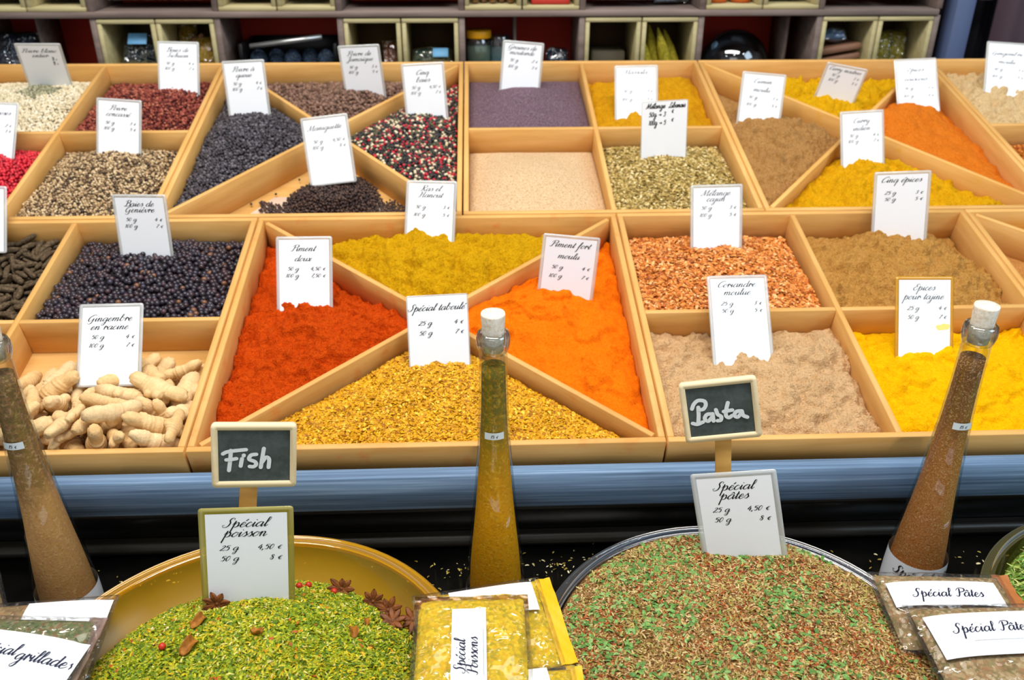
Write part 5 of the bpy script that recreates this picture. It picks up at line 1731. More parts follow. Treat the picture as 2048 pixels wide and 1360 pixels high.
STICKS = [(0, 0.77, 0.161, 0.2379, -0.0376, 0.895, -0.263, 0.116, -0.342), (1, 1.12, 0.0965, 0.3446, -0.0384, 0.604, -0.221, -0.25, 0.724), (2, 1, 0.1893, 0.346, -0.0276, 0.707, 0.602, -0.364, 0.076), (3, 0.87, 0.0714, 0.3823, -0.0382, 0.167, -0.52, -0.792, 0.272), (4, 0.75, 0.1374, 0.2764, -0.0332, 0.376, -0.389, 0.824, -0.17), (5, 0.73, 0.0901, 0.3225, -0.0384, 0.315, 0.942, 0.113, 0.03), (6, 0.79, 0.1242, 0.3669, -0.0382, 0.573, -0.411, 0.436, -0.558), (7, 0.85, 0.0419, 0.2868, -0.0371, 0.011, 0.844, -0.536, -0.02), (8, 1.03, 0.0279, 0.3426, -0.0352, 0.128, -0.043, 0.162, 0.978), (9, 0.76, 0.0837, 0.3714, -0.0389, 0.565, -0.746, -0.276, 0.22), (10, 0.83, 0.2318, 0.3055, -0.0382, 0.584, 0.441, -0.399, -0.553), (11, 0.75, 0.1047, 0.4022, -0.0375, 0.585, -0.428, 0.439, -0.53), (0, 1.05, 0.0719, 0.3386, -0.036, 0.005, 0.805, -0.592, 0.035), (1, 1.04, 0.0939, 0.277, -0.0379, 0.095, -0.603, -0.78, 0.137), (2, 0.75, 0.1743, 0.2695, -0.039, 0.658, -0.268, -0.257, 0.655), (3, 0.74, 0.1434, 0.3607, -0.0387, 0.523, -0.806, -0.223, 0.163), (4, 0.85, 0.2265, 0.283, -0.0369, 0.288, -0.927, -0.222, 0.091), (5, 1.01, 0.2307, 0.4061, -0.0379, 0.714, 0.597, 0.238, 0.277), (6, 1.02, 0.1691, 0.299, -0.0374, 0.257, -0.372, -0.733, 0.508), (7, 0.93, 0.1589, 0.3501, -0.0373, 0.382, 0.543, 0.614, 0.427), (8, 0.84, 0.1161, 0.3376, -0.0385, 0.21, -0.422, 0.802, -0.368), (9, 0.76, 0.1394, 0.242, -0.0372, 0.324, 0.427, -0.68, -0.5), (10, 1.1, 0.0838, 0.3503, -0.0371, 0.574, 0.28, -0.321, -0.699), (11, 1.03, 0.1694, 0.3402, -0.0364, 0.619, -0.164, 0.236, -0.731), (0, 1.02, 0.1407, 0.4057, -0.0366, 0.304, -0.212, 0.563, -0.738), (1, 0.98, 0.1132, 0.3949, -0.0384, 0.578, -0.152, -0.189, 0.779), (2, 0.93, 0.1459, 0.4005, -0.0384, 0.867, -0.282, -0.118, 0.394), (3, 1.13, 0.2386, 0.3588, -0.0374, 0.318, -0.941, 0.116, -0.029), (4, 0.95, 0.1023, 0.4282, -0.0293, 0.015, -0.213, -0.977, 0.009), (5, 1.13, 0.0576, 0.3143, -0.0372, 0.219, 0.577, 0.741, 0.265), (6, 0.88, 0.1853, 0.2523, -0.0379, 0.012, 0.002, 0.818, -0.575), (7, 1.11, 0.1541, 0.2893, -0.0367, 0.277, 0.39, 0.72, 0.503), (8, 1.06, 0.1154, 0.2539, -0.0381, 0.399, -0.721, -0.488, 0.288), (9, 0.8, 0.1985, 0.309, -0.0388, 0.166, -0.231, -0.761, 0.583), (10, 0.79, 0.0513, 0.4157, -0.036, 0.935, -0.312, 0.032, -0.163), (11, 0.89, 0.0216, 0.3096, -0.037, 0.998, 0.009, -0.011, 0.067), (0, 1.11, 0.1421, 0.3289, -0.0356, 0.021, 0.911, -0.411, 0.032), (1, 0.82, 0.1289, 0.3608, -0.0387, 0.731, -0.17, -0.139, 0.646), (2, 0.72, 0.1571, 0.4248, -0.0391, 0.238, -0.482, -0.746, 0.394), (3, 0.97, 0.0226, 0.2351, -0.0354, 0.144, 0.113, 0.56, 0.808), (4, 0.8, 0.0226, 0.3317, -0.037, 0.178, 0.06, -0.324, -0.927), (5, 0.98, 0.2428, 0.3016, -0.0379, 0.633, 0.473, -0.358, -0.497), (6, 1.03, 0.2184, 0.4072, -0.0362, 0.283, 0.235, -0.547, -0.752), (7, 1.01, 0.1361, 0.3794, -0.0371, 0.213, 0.261, 0.755, 0.563), (8, 1.01, 0.0978, 0.3903, -0.0382, 0.429, -0.627, 0.542, -0.36), (9, 1.06, 0.2422, 0.2602, -0.0382, 0.635, -0.48, -0.357, 0.489), (10, 0.76, 0.0133, 0.2782, -0.0354, 0.458, -0.514, -0.477, 0.546), (11, 1.09, 0.1081, 0.3567, -0.0362, 0.361, 0.082, 0.296, 0.881), (0, 1.04, 0.251, 0.3901, -0.0364, 0.033, -0.727, 0.686, -0.007), (1, 0.96, 0.1087, 0.2999, -0.0385, 0.899, -0.221, 0.1, -0.365), (2, 1.08, 0.1254, 0.4286, -0.038, 0.061, -0.01, 0.305, -0.95), (3, 0.94, 0.2156, 0.2581, -0.035, 0.086, 0.844, -0.522, 0.089), (4, 0.95, 0.0671, 0.3233, -0.0364, 0.771, -0.217, 0.185, -0.569), (5, 0.86, 0.1056, 0.4163, -0.038, 0.056, 0.191, -0.929, -0.311), (6, 1.12, 0.2503, 0.2462, -0.0361, 0.63, 0.228, 0.245, 0.701), (7, 0.96, 0.1783, 0.3213, -0.0359, 0.068, -0.016, -0.552, 0.831), (8, 0.92, 0.0489, 0.404, -0.0383, 0.409, -0.908, -0.078, 0.05), (9, 0.79, 0.0975, 0.2308, -0.0388, 0.013, -0.019, -0.599, 0.801), (10, 0.98, 0.1851, 0.3939, -0.0374, 0.187, 0.079, 0.435, 0.877), (11, 0.81, 0.1137, 0.3294, -0.0304, 0.671, -0.572, -0.386, 0.272), (0, 0.72, 0.2211, 0.3502, -0.0375, 0.018, -0.975, -0.219, -0.023), (1, 0.82, 0.1694, 0.3801, -0.0391, 0.79, -0.346, 0.21, -0.46), (2, 1.13, 0.1617, 0.3961, -0.0383, 0.384, -0.225, 0.465, -0.766), (3, 0.79, 0.1539, 0.3711, -0.0361, 0.545, -0.563, -0.298, 0.546), (4, 1, 0.1405, 0.3993, -0.0285, 0.917, 0.04, -0.085, 0.387), (5, 0.85, 0.212, 0.3753, -0.0383, 0.608, 0.783, 0.108, 0.073), (6, 1.12, 0.0754, 0.2374, -0.0358, 0.037, 0.056, 0.289, 0.955), (7, 0.83, 0.0573, 0.2323, -0.0375, 0.333, 0.943, -0.018, -0.01), (8, 1.11, 0.2159, 0.2454, -0.038, 0.254, -0.393, -0.734, 0.493), (9, 1.14, 0.1914, 0.4141, -0.038, 0.357, -0.478, -0.635, 0.491), (10, 0.89, 0.1095, 0.2309, -0.0334, 0.968, 0.147, 0.2, -0.042), (11, 1.12, 0.1927, 0.3263, -0.0313, 0.928, -0.337, 0.119, 0.107), (0, 1.05, 0.0147, 0.3721, -0.0364, 0.008, 0.733, -0.68, -0.022), (1, 0.87, 0.0459, 0.324, -0.0348, 0.564, -0.098, -0.439, 0.693), (2, 0.8, 0.0437, 0.2439, -0.0382, 0.148, -0.804, -0.564, 0.115), (3, 0.87, 0.0534, 0.2988, -0.0384, 0.346, -0.478, -0.645, 0.486), (4, 0.81, 0.035, 0.328, -0.0371, 0.588, -0.785, -0.143, 0.137), (5, 1.01, 0.1337, 0.41, -0.0376, 0.124, 0.394, -0.863, -0.291), (6, 1.13, 0.1641, 0.3665, -0.036, 0.596, -0.135, -0.264, 0.746), (7, 0.87, 0.0265, 0.3955, -0.0367, 0.153, -0.517, -0.798, 0.27), (8, 0.79, 0.2446, 0.3665, -0.0342, 0.068, -0.368, -0.673, 0.638), (9, 0.95, 0.1354, 0.3242, -0.0381, 0.848, -0.282, 0.146, -0.425), (10, 0.89, 0.079, 0.4054, -0.0377, 0.083, 0.22, 0.923, 0.306), (11, 0.84, 0.0962, 0.4232, -0.0374, 0.345, 0.241, -0.519, -0.744), (0, 1.08, 0.0225, 0.2395, -0.0281, 0.442, 0.027, -0.703, -0.557), (1, 0.83, 0.0322, 0.3066, -0.0385, 0.043, -0.205, 0.964, -0.161), (2, 1.08, 0.1593, 0.3203, -0.0294, 0.721, -0.333, 0.306, -0.525), (3, 0.98, 0.0867, 0.4287, -0.0342, 0.015, 0.382, 0.787, -0.485), (4, 1.09, 0.1911, 0.3355, -0.0358, 0.789, -0.608, -0.034, 0.082), (5, 1.03, 0.0603, 0.3986, -0.0344, 0.086, -0.02, -0.911, -0.404), (6, 0.77, 0.2121, 0.3361, -0.0378, 0.022, -0.414, 0.91, 0.005), (7, 0.77, 0.083, 0.2311, -0.0307, 0.946, -0.318, 0.061, 0.016), (8, 0.76, 0.033, 0.3157, -0.0386, 0.323, -0.946, 0.035, -0.004), (9, 1.04, 0.1944, 0.2844, -0.0382, 0.603, -0.788, 0.103, -0.068), (10, 0.97, 0.0269, 0.3705, -0.0378, 0.508, 0.597, -0.468, -0.408), (11, 0.84, 0.1454, 0.4177, -0.0305, 0.529, 0.721, 0.413, 0.174), (0, 0.96, 0.1522, 0.3388, -0.0345, 0.616, 0.143, -0.005, 0.774), (1, 0.91, 0.1416, 0.3537, -0.0382, 0.054, -0.273, 0.948, -0.157), (2, 0.75, 0.1309, 0.3074, -0.0383, 0.025, -0.108, 0.983, -0.15), (3, 0.81, 0.0935, 0.3015, -0.0376, 0.065, -0.824, 0.562, -0.018), (4, 0.83, 0.0787, 0.3026, -0.0369, 0.018, -0.616, 0.787, 0.009), (5, 0.97, 0.1344, 0.3552, -0.0318, 0.784, 0.39, 0.212, 0.434), (6, 0.76, 0.1201, 0.3579, -0.0346, 0.274, 0.471, 0.788, 0.286), (7, 1.08, 0.0961, 0.3158, -0.0334, 0.115, -0.069, -0.699, -0.703), (8, 0.89, 0.1848, 0.3012, -0.0386, 0.138, -0.09, -0.508, 0.846), (9, 0.99, 0.0824, 0.2911, -0.0374, 0.796, -0.103, -0.044, 0.594), (10, 0.92, 0.1604, 0.4249, -0.0309, 0.291, 0.36, -0.821, -0.335), (11, 1.01, 0.0472, 0.3914, -0.0367, 0.784, 0.591, -0.098, -0.162), (0, 0.81, 0.2319, 0.2489, -0.0374, 0.009, 0.712, 0.702, -0.015), (1, 0.78, 0.0836, 0.4192, -0.039, 0.84, -0.246, 0.146, -0.46), (2, 0.85, 0.0635, 0.2885, -0.0372, 0.857, -0.019, -0.012, 0.515), (3, 0.95, 0.182, 0.238, -0.0382, 0.235, -0.302, 0.744, -0.548), (4, 1.04, 0.2, 0.2975, -0.0298, 0.576, -0.647, -0.333, 0.374), (5, 0.99, 0.1071, 0.2626, -0.0342, 0.77, -0.491, -0.27, 0.306), (6, 0.77, 0.1308, 0.3305, -0.0307, 0.36, -0.702, -0.586, 0.185), (7, 0.73, 0.0922, 0.3383, -0.0348, 0.031, -0.687, 0.685, 0.243), (8, 0.73, 0.1145, 0.3957, -0.0311, 0.823, -0.41, 0.126, -0.371), (9, 0.9, 0.2407, 0.4051, -0.0366, 0.239, 0.34, -0.74, -0.53), (10, 1.1, 0.2004, 0.3516, -0.0347, 0.326, 0.165, 0.658, 0.658), (11, 1, 0.1695, 0.3135, -0.0366, 0.995, -0.009, -0.004, -0.103), (0, 0.84, 0.0448, 0.299, -0.0345, 0.566, -0.146, -0.427, 0.69), (1, 0.88, 0.0736, 0.3616, -0.0389, 0.789, -0.267, 0.187, -0.52), (2, 0.76, 0.0834, 0.3762, -0.0346, 0.25, -0.594, 0.553, -0.528), (3, 1.13, 0.11, 0.3776, -0.0377, 0.396, -0.547, -0.59, 0.443), (4, 1.07, 0.1353, 0.4249, -0.0291, 0.045, -0.391, 0.658, 0.642), (5, 0.8, 0.1321, 0.2854, -0.0342, 0.947, 0.222, 0.154, -0.172), (6, 0.93, 0.2438, 0.3503, -0.0375, 0.957, -0.285, 0.034, -0.047), (7, 1.1, 0.0647, 0.2976, -0.0283, 0.12, 0.06, -0.483, -0.866), (8, 0.78, 0.2392, 0.3301, -0.0387, 0.689, -0.704, 0.128, -0.114), (9, 1.06, 0.0268, 0.4294, -0.0382, 0.128, -0.207, -0.797, 0.553), (10, 1.07, 0.0238, 0.2908, -0.0343, 0.38, 0.517, -0.478, -0.6), (11, 0.82, 0.2113, 0.3173, -0.0374, 0.33, 0.432, 0.678, 0.494), (0, 0.72, 0.2249, 0.2546, -0.0378, 0.567, -0.453, -0.408, 0.555), (1, 1.09, 0.0581, 0.4275, -0.0386, 0.45, -0.861, 0.217, -0.098), (2, 0.84, 0.1712, 0.3337, -0.0308, 0.371, -0.32, 0.519, -0.7), (3, 0.97, 0.1169, 0.2814, -0.0379, 0.298, -0.896, -0.31, 0.114), (4, 1.04, 0.1754, 0.2964, -0.0284, 0.034, -0.195, -0.692, -0.694), (5, 0.83, 0.025, 0.2654, -0.0381, 0.316, 0.944, 0.093, 0.023), (6, 0.99, 0.182, 0.4333, -0.0373, 0.015, 0.016, 0.286, -0.958), (7, 0.78, 0.1936, 0.2676, -0.0377, 0.849, 0.288, 0.145, 0.418), (8, 0.91, 0.2322, 0.3958, -0.0274, 0.369, -0.72, -0.466, 0.358), (9, 0.9, 0.1454, 0.24, -0.0356, 0.592, 0.548, 0.287, 0.517), (10, 0.99, 0.0252, 0.3365, -0.0303, 0.855, 0.474, -0.153, -0.146), (11, 1.05, 0.1934, 0.4254, -0.0302, 0.455, 0.212, -0.56, -0.659), (0, 0.74, 0.0786, 0.2726, -0.0377, 0.273, -0.233, -0.562, 0.745), (1, 0.85, 0.2237, 0.3684, -0.0391, 0.487, -0.797, -0.3, 0.192), (2, 1.09, 0.0371, 0.3692, -0.0384, 0.32, -0.598, 0.656, -0.331), (3, 0.78, 0.0829, 0.392, -0.0377, 0.029, -0.002, 0.01, -1), (4, 1.02, 0.1189, 0.2976, -0.0326, 0.167, 0.111, -0.308, 0.93), (5, 0.84, 0.069, 0.2544, -0.0381, 0.285, 0.864, -0.391, -0.138), (6, 0.78, 0.0629, 0.3779, -0.0378, 0.725, -0.009, 0.002, -0.689), (7, 0.81, 0.0928, 0.3771, -0.034, 0.292, 0.604, 0.667, 0.325), (8, 1.04, 0.1809, 0.3721, -0.0367, 0.287, -0.574, -0.641, 0.42), (9, 0.94, 0.1825, 0.2792, -0.0357, 0.798, -0.302, 0.324, -0.409), (10, 1.06, 0.2209, 0.4198, -0.0297, 0.138, 0.446, -0.805, -0.366), (11, 0.95, 0.0163, 0.4223, -0.0357, 0.234, -0.519, -0.796, 0.207), (0, 0.91, 0.0566, 0.3535, -0.0307, 0.466, 0.186, 0.104, 0.859), (1, 0.8, 0.0583, 0.286, -0.0344, 0.67, -0.672, -0.315, -0.008), (2, 0.95, 0.2336, 0.2768, -0.0385, 0.918, -0.362, -0.053, 0.153), (3, 0.92, 0.1072, 0.3356, -0.0356, 0.2, -0.541, 0.666, -0.473), (4, 1.07, 0.18, 0.3081, -0.027, 0.257, -0.223, -0.507, 0.792), (5, 0.79, 0.0575, 0.3647, -0.0382, 0.302, 0.538, 0.693, 0.371), (6, 1.13, 0.0198, 0.3728, -0.0277, 0.408, -0.136, 0.368, -0.825), (7, 0.74, 0.1456, 0.3827, -0.0297, 0.511, 0.254, -0.424, -0.703), (8, 0.81, 0.2328, 0.3228, -0.0387, 0.492, -0.869, 0.053, -0.015), (9, 1.13, 0.0672, 0.3897, -0.0312, 0.072, 0.015, -0.171, 0.983), (10, 0.91, 0.216, 0.3188, -0.0322, 0.787, 0.076, -0.104, -0.603), (11, 0.88, 0.0575, 0.2535, -0.0372, 0.137, 0.409, 0.865, 0.256), (0, 1.11, 0.1138, 0.4071, -0.0292, 0.239, 0.307, 0.707, 0.591), (1, 0.85, 0.0326, 0.409, -0.0354, 0.017, 0.264, -0.792, 0.55), (2, 1.08, 0.185, 0.2655, -0.0331, 0.303, -0.283, 0.641, -0.646), (3, 0.89, 0.2174, 0.4234, -0.0384, 0.135, -0.107, -0.57, 0.803), (4, 0.83, 0.1603, 0.2976, -0.0344, 0.323, -0.414, -0.45, 0.722), (5, 0.86, 0.0336, 0.2801, -0.0314, 0.393, 0.866, 0.25, 0.181), (6, 0.82, 0.1234, 0.3185, -0.0334, 0.482, 0.043, -0.702, -0.522), (7, 0.75, 0.0908, 0.2972, -0.0327, 0.211, 0.778, -0.569, -0.162), (8, 0.73, 0.0211, 0.3952, -0.0335, 0.183, 0.222, 0.855, -0.431), (9, 0.83, 0.2349, 0.3865, -0.0384, 0.016, -0.018, -0.29, 0.957), (10, 0.84, 0.0919, 0.3263, -0.0327, 0.226, -0.075, 0.582, 0.778), (11, 0.91, 0.0956, 0.3047, -0.0276, 0.701, 0.34, 0.003, -0.627), (0, 1.11, 0.1579, 0.3819, -0.0282, 0.336, 0.839, 0.413, 0.113), (1, 0.92, 0.2008, 0.4172, -0.039, 0.626, -0.371, 0.357, -0.585), (2, 0.91, 0.0916, 0.2451, -0.0387, 0.133, -0.251, -0.832, 0.475), (3, 0.81, 0.2028, 0.395, -0.0356, 0.025, -0.166, -0.782, -0.6), (4, 0.86, 0.1317, 0.369, -0.0298, 0.247, 0.84, 0.43, 0.219), (5, 1, 0.0521, 0.3388, -0.0318, 0.799, -0.398, 0.004, -0.451), (6, 1.01, 0.0144, 0.2489, -0.0299, 0.341, 0.556, 0.688, -0.319), (7, 0.93, 0.1146, 0.3097, -0.0345, 0.686, 0.708, 0.161, -0.043), (8, 1, 0.2184, 0.2981, -0.0381, 0.792, -0.258, -0.162, 0.53), (9, 1, 0.1215, 0.3282, -0.0297, 0.119, -0.556, 0.586, -0.578), (10, 0.72, 0.1603, 0.3409, -0.0304, 0.602, 0.519, -0.342, -0.502), (11, 0.97, 0.0504, 0.3615, -0.0368, 0.597, 0.482, -0.368, -0.525), (0, 0.91, 0.2168, 0.4335, -0.0369, 0.021, 0.01, -0.326, -0.945), (1, 0.92, 0.1206, 0.4192, -0.0338, 0.637, -0.558, -0.49, 0.204), (2, 0.98, 0.1418, 0.2555, -0.0376, 0.15, -0.969, 0.196, -0.021), (3, 1.06, 0.0668, 0.3772, -0.0314, 0.88, -0.324, 0.162, -0.309), (4, 1.04, 0.0691, 0.4273, -0.0269, 0.137, 0.175, -0.715, -0.663), (5, 1.13, 0.1543, 0.2331, -0.0311, 0.012, 0.029, -0.696, -0.717), (6, 0.78, 0.1213, 0.3793, -0.0351, 0.497, -0.735, -0.46, -0.005), (7, 0.94, 0.073, 0.3517, -0.0287, 0.302, -0.035, 0.178, 0.936), (8, 0.79, 0.1517, 0.3045, -0.0338, 0.55, -0.633, 0.22, -0.499), (9, 0.86, 0.1682, 0.2803, -0.0355, 0.158, 0.813, -0.557, 0.067), (10, 0.93, 0.1047, 0.349, -0.0293, 0.106, 0.344, 0.908, 0.216), (11, 0.79, 0.2521, 0.2705, -0.0375, 0.024, 0.73, 0.683, 0.004), (0, 1, 0.2065, 0.3838, -0.0364, 0.081, 0.152, -0.778, -0.604), (1, 1.02, 0.1847, 0.382, -0.0332, 0.596, -0.539, 0.553, -0.22), (2, 1.04, 0.0479, 0.2338, -0.0309, 0.056, -0.049, -0.489, 0.869), (3, 1.07, 0.0922, 0.2604, -0.0331, 0.855, -0.476, -0.202, -0.045), (4, 0.86, 0.2028, 0.2675, -0.0368, 0.84, -0.279, -0.108, 0.452), (5, 0.86, 0.0721, 0.342, -0.0281, 0.439, 0.823, -0.246, -0.264), (6, 1.14, 0.1415, 0.3521, -0.0282, 0.169, -0.546, 0.82, -0.04), (7, 0.91, 0.0722, 0.2629, -0.0347, 0.133, -0.556, -0.719, 0.395), (8, 0.79, 0.096, 0.2802, -0.0295, 0.019, -0.624, 0.781, 0.017), (9, 1.13, 0.2458, 0.3835, -0.0285, 0.171, 0.532, -0.278, -0.781), (10, 0.98, 0.2081, 0.292, -0.0341, 0.611, 0.546, 0.498, 0.283), (11, 0.75, 0.0188, 0.3844, -0.0304, 0.032, -0.875, -0.339, 0.343), (0, 0.79, 0.1403, 0.3032, -0.0313, 0.39, 0.422, -0.541, -0.615), (1, 0.73, 0.2152, 0.3543, -0.0393, 0.505, -0.853, -0.111, 0.075), (2, 0.9, 0.1431, 0.3925, -0.0244, 0.061, -0.353, 0.757, -0.547), (3, 0.89, 0.1483, 0.2746, -0.027, 0.673, -0.702, 0.232, -0.007), (4, 0.91, 0.2161, 0.3609, -0.0305, 0.336, -0.173, -0.409, 0.83), (5, 1.07, 0.0489, 0.3137, -0.0294, 0.252, 0.123, 0.685, 0.672), (6, 0.87, 0.0997, 0.2797, -0.0372, 0.749, 0.262, -0.208, -0.572), (7, 1.13, 0.118, 0.2367, -0.0272, 0.923, -0.213, 0.302, -0.104), (8, 0.99, 0.1206, 0.3772, -0.028, 0.197, -0.101, 0.58, -0.784), (9, 0.95, 0.054, 0.2474, -0.0352, 0.846, 0.038, 0.152, -0.509), (10, 1.14, 0.0758, 0.3968, -0.0275, 0.07, -0.097, -0.898, -0.423), (11, 0.76, 0.2035, 0.3149, -0.0375, 0.869, -0.252, 0.166, -0.392), (0, 1.05, 0.0763, 0.3603, -0.0275, 0.809, 0.535, -0.199, -0.142), (1, 0.9, 0.1612, 0.3597, -0.0318, 0.429, -0.385, -0.6, 0.555), (2, 0.8, 0.0726, 0.3188, -0.0316, 0.472, -0.433, -0.557, 0.53), (3, 0.82, 0.0389, 0.2752, -0.0386, 0.758, -0.536, 0.223, -0.298), (4, 1.04, 0.1023, 0.3968, -0.0272, 0.335, -0.421, -0.685, 0.492), (5, 1, 0.016, 0.303, -0.0302, 0.688, 0.28, 0.225, 0.631), (6, 0.84, 0.156, 0.268, -0.0357, 0.965, 0.133, -0.134, 0.18), (7, 0.81, 0.0767, 0.2875, -0.0314, 0.908, 0.052, -0.03, 0.414), (8, 0.98, 0.0771, 0.2756, -0.0281, 0.352, -0.006, -0.412, 0.84), (9, 0.73, 0.1712, 0.3695, -0.0326, 0.305, 0.46, 0.5, 0.667), (10, 0.97, 0.2394, 0.2848, -0.0306, 0.374, 0.924, 0.034, -0.068), (11, 0.76, 0.0725, 0.3815, -0.0296, 0.235, 0.262, 0.172, 0.92), (0, 0.99, 0.1305, 0.3997, -0.024, 0.128, -0.607, 0.684, -0.384), (1, 1.13, 0.2214, 0.2661, -0.0319, 0.434, -0.884, 0.173, -0.034), (2, 1.1, 0.02, 0.2672, -0.0297, 0.694, -0.313, 0.391, -0.518), (3, 0.91, 0.0964, 0.3362, -0.0292, 0.685, -0.709, -0.112, 0.121), (4, 0.95, 0.2046, 0.377, -0.0294, 0.573, -0.797, -0.134, 0.135), (5, 1.03, 0.1932, 0.2366, -0.0336, 0.231, 0.038, -0.701, -0.673), (6, 0.96, 0.0706, 0.4194, -0.0311, 0.07, 0.128, -0.832, -0.535), (7, 1.01, 0.0883, 0.2991, -0.0246, 0.538, 0.374, 0.35, 0.67), (8, 0.75, 0.1431, 0.2877, -0.034, 0.464, -0.093, 0.266, 0.839), (9, 1.04, 0.1045, 0.2799, -0.0329, 0.079, -0.712, 0.6, -0.355), (10, 0.98, 0.0385, 0.2514, -0.0289, 0.592, -0.452, 0.047, 0.665), (11, 1.04, 0.1665, 0.2593, -0.0365, 0.487, 0.599, 0.52, 0.365), (0, 0.93, 0.0971, 0.3634, -0.0249, 0.733, 0.399, 0.537, 0.125), (1, 0.75, 0.1844, 0.3126, -0.0348, 0.402, -0.033, -0.597, 0.693), (2, 1.13, 0.0392, 0.3496, -0.0307, 0.664, -0.726, 0.025, -0.177), (3, 0.79, 0.1273, 0.2759, -0.0373, 0.74, -0.124, -0.017, 0.661), (4, 1, 0.1346, 0.3137, -0.029, 0.602, 0.212, -0.234, -0.734), (5, 0.72, 0.1178, 0.3216, -0.0338, 0.803, 0.394, 0.389, 0.222), (6, 0.96, 0.0463, 0.2756, -0.0309, 0.057, -0.134, 0.838, -0.526), (7, 1.06, 0.0418, 0.2644, -0.0302, 0.128, 0.105, -0.984, 0.059), (8, 1.07, 0.1333, 0.2518, -0.0298, 0.79, -0.588, -0.123, 0.125), (9, 1.12, 0.1223, 0.3421, -0.0261, 0.299, -0.411, -0.604, 0.614), (10, 1.07, 0.2408, 0.4135, -0.0279, 0.204, 0.257, 0.937, 0.122), (11, 1.01, 0.2299, 0.2929, -0.0298, 0.964, -0.24, 0.112, -0.019), (0, 0.77, 0.1714, 0.3849, -0.0333, 0.735, -0.294, -0.042, -0.61), (1, 0.95, 0.0695, 0.2618, -0.0295, 0.611, -0.454, -0.379, 0.527), (2, 1.03, 0.1064, 0.4338, -0.0247, 0.068, 0.038, -0.755, 0.651), (3, 0.8, 0.0991, 0.3832, -0.0293, 0.872, -0.16, 0.204, -0.416), (4, 0.85, 0.0401, 0.2942, -0.0281, 0.554, -0.746, -0.355, 0.103), (5, 0.84, 0.2402, 0.4278, -0.0355, 0.846, -0.53, -0.06, 0.026), (6, 0.87, 0.1225, 0.2541, -0.0347, 0.429, -0.411, 0.767, -0.244), (7, 1.06, 0.1246, 0.2989, -0.0249, 0.283, 0.339, 0.678, 0.587), (8, 0.97, 0.1675, 0.3702, -0.0269, 0.639, -0.166, -0.365, 0.657), (9, 1.05, 0.069, 0.4077, -0.0299, 0.024, -0.07, -0.323, 0.943), (10, 0.8, 0.0947, 0.2481, -0.0316, 0.115, 0.214, 0.712, 0.659), (11, 0.82, 0.1773, 0.3535, -0.0306, 0.507, 0.132, 0.801, 0.291), (0, 0.96, 0.2217, 0.4009, -0.0279, 0.305, -0.739, -0.531, 0.28), (1, 0.83, 0.0868, 0.4169, -0.0316, 0.493, -0.258, -0.665, 0.498), (2, 0.89, 0.209, 0.42, -0.0342, 0.676, -0.167, 0.389, -0.603), (3, 1.04, 0.2044, 0.3985, -0.0315, 0.625, -0.747, 0.205, -0.094), (4, 1.06, 0.1665, 0.4169, -0.0319, 0.791, -0.461, 0, 0.403), (5, 0.74, 0.1389, 0.4193, -0.0244, 0.461, 0.886, 0.033, 0.024), (6, 0.89, 0.2271, 0.3402, -0.0369, 0.223, 0.163, -0.562, -0.78), (7, 1.04, 0.1859, 0.4321, -0.025, 0.158, 0.166, 0.448, -0.864), (8, 0.91, 0.0441, 0.421, -0.0308, 0.595, -0.355, 0.356, -0.627), (9, 1.03, 0.2248, 0.384, -0.0325, 0.563, -0.591, -0.344, 0.464), (10, 0.97, 0.1436, 0.2718, -0.0309, 0.289, -0.832, -0.262, 0.395), (11, 0.92, 0.1189, 0.3666, -0.028, 0.148, 0.304, -0.516, -0.787), (0, 0.85, 0.0329, 0.3741, -0.0296, 0.281, -0.673, -0.61, 0.31), (1, 0.86, 0.0976, 0.3728, -0.0271, 0.643, -0.718, -0.243, 0.109), (2, 1.05, 0.2359, 0.391, -0.0321, 0.263, -0.466, 0.753, -0.381), (3, 0.77, 0.0423, 0.4283, -0.0387, 0.523, -0.811, 0.228, -0.127), (4, 0.97, 0.1172, 0.2822, -0.028, 0.762, 0.552, -0.209, -0.266), (5, 0.92, 0.2347, 0.3386, -0.0322, 0.119, 0.212, -0.838, -0.489), (6, 1.12, 0.0195, 0.3599, -0.0272, 0.348, -0.248, 0.741, -0.518), (7, 0.92, 0.2042, 0.3598, -0.0325, 0.924, 0.131, -0.165, -0.32), (8, 0.98, 0.2526, 0.3284, -0.0338, 0.575, -0.422, 0.305, -0.632), (9, 1.07, 0.1274, 0.245, -0.0372, 0.134, -0.244, 0.907, -0.315), (10, 0.78, 0.1847, 0.4076, -0.0333, 0.059, -0.312, 0.627, 0.711), (11, 1.06, 0.0628, 0.2703, -0.0293, 0.299, -0.635, 0.662, -0.264)]


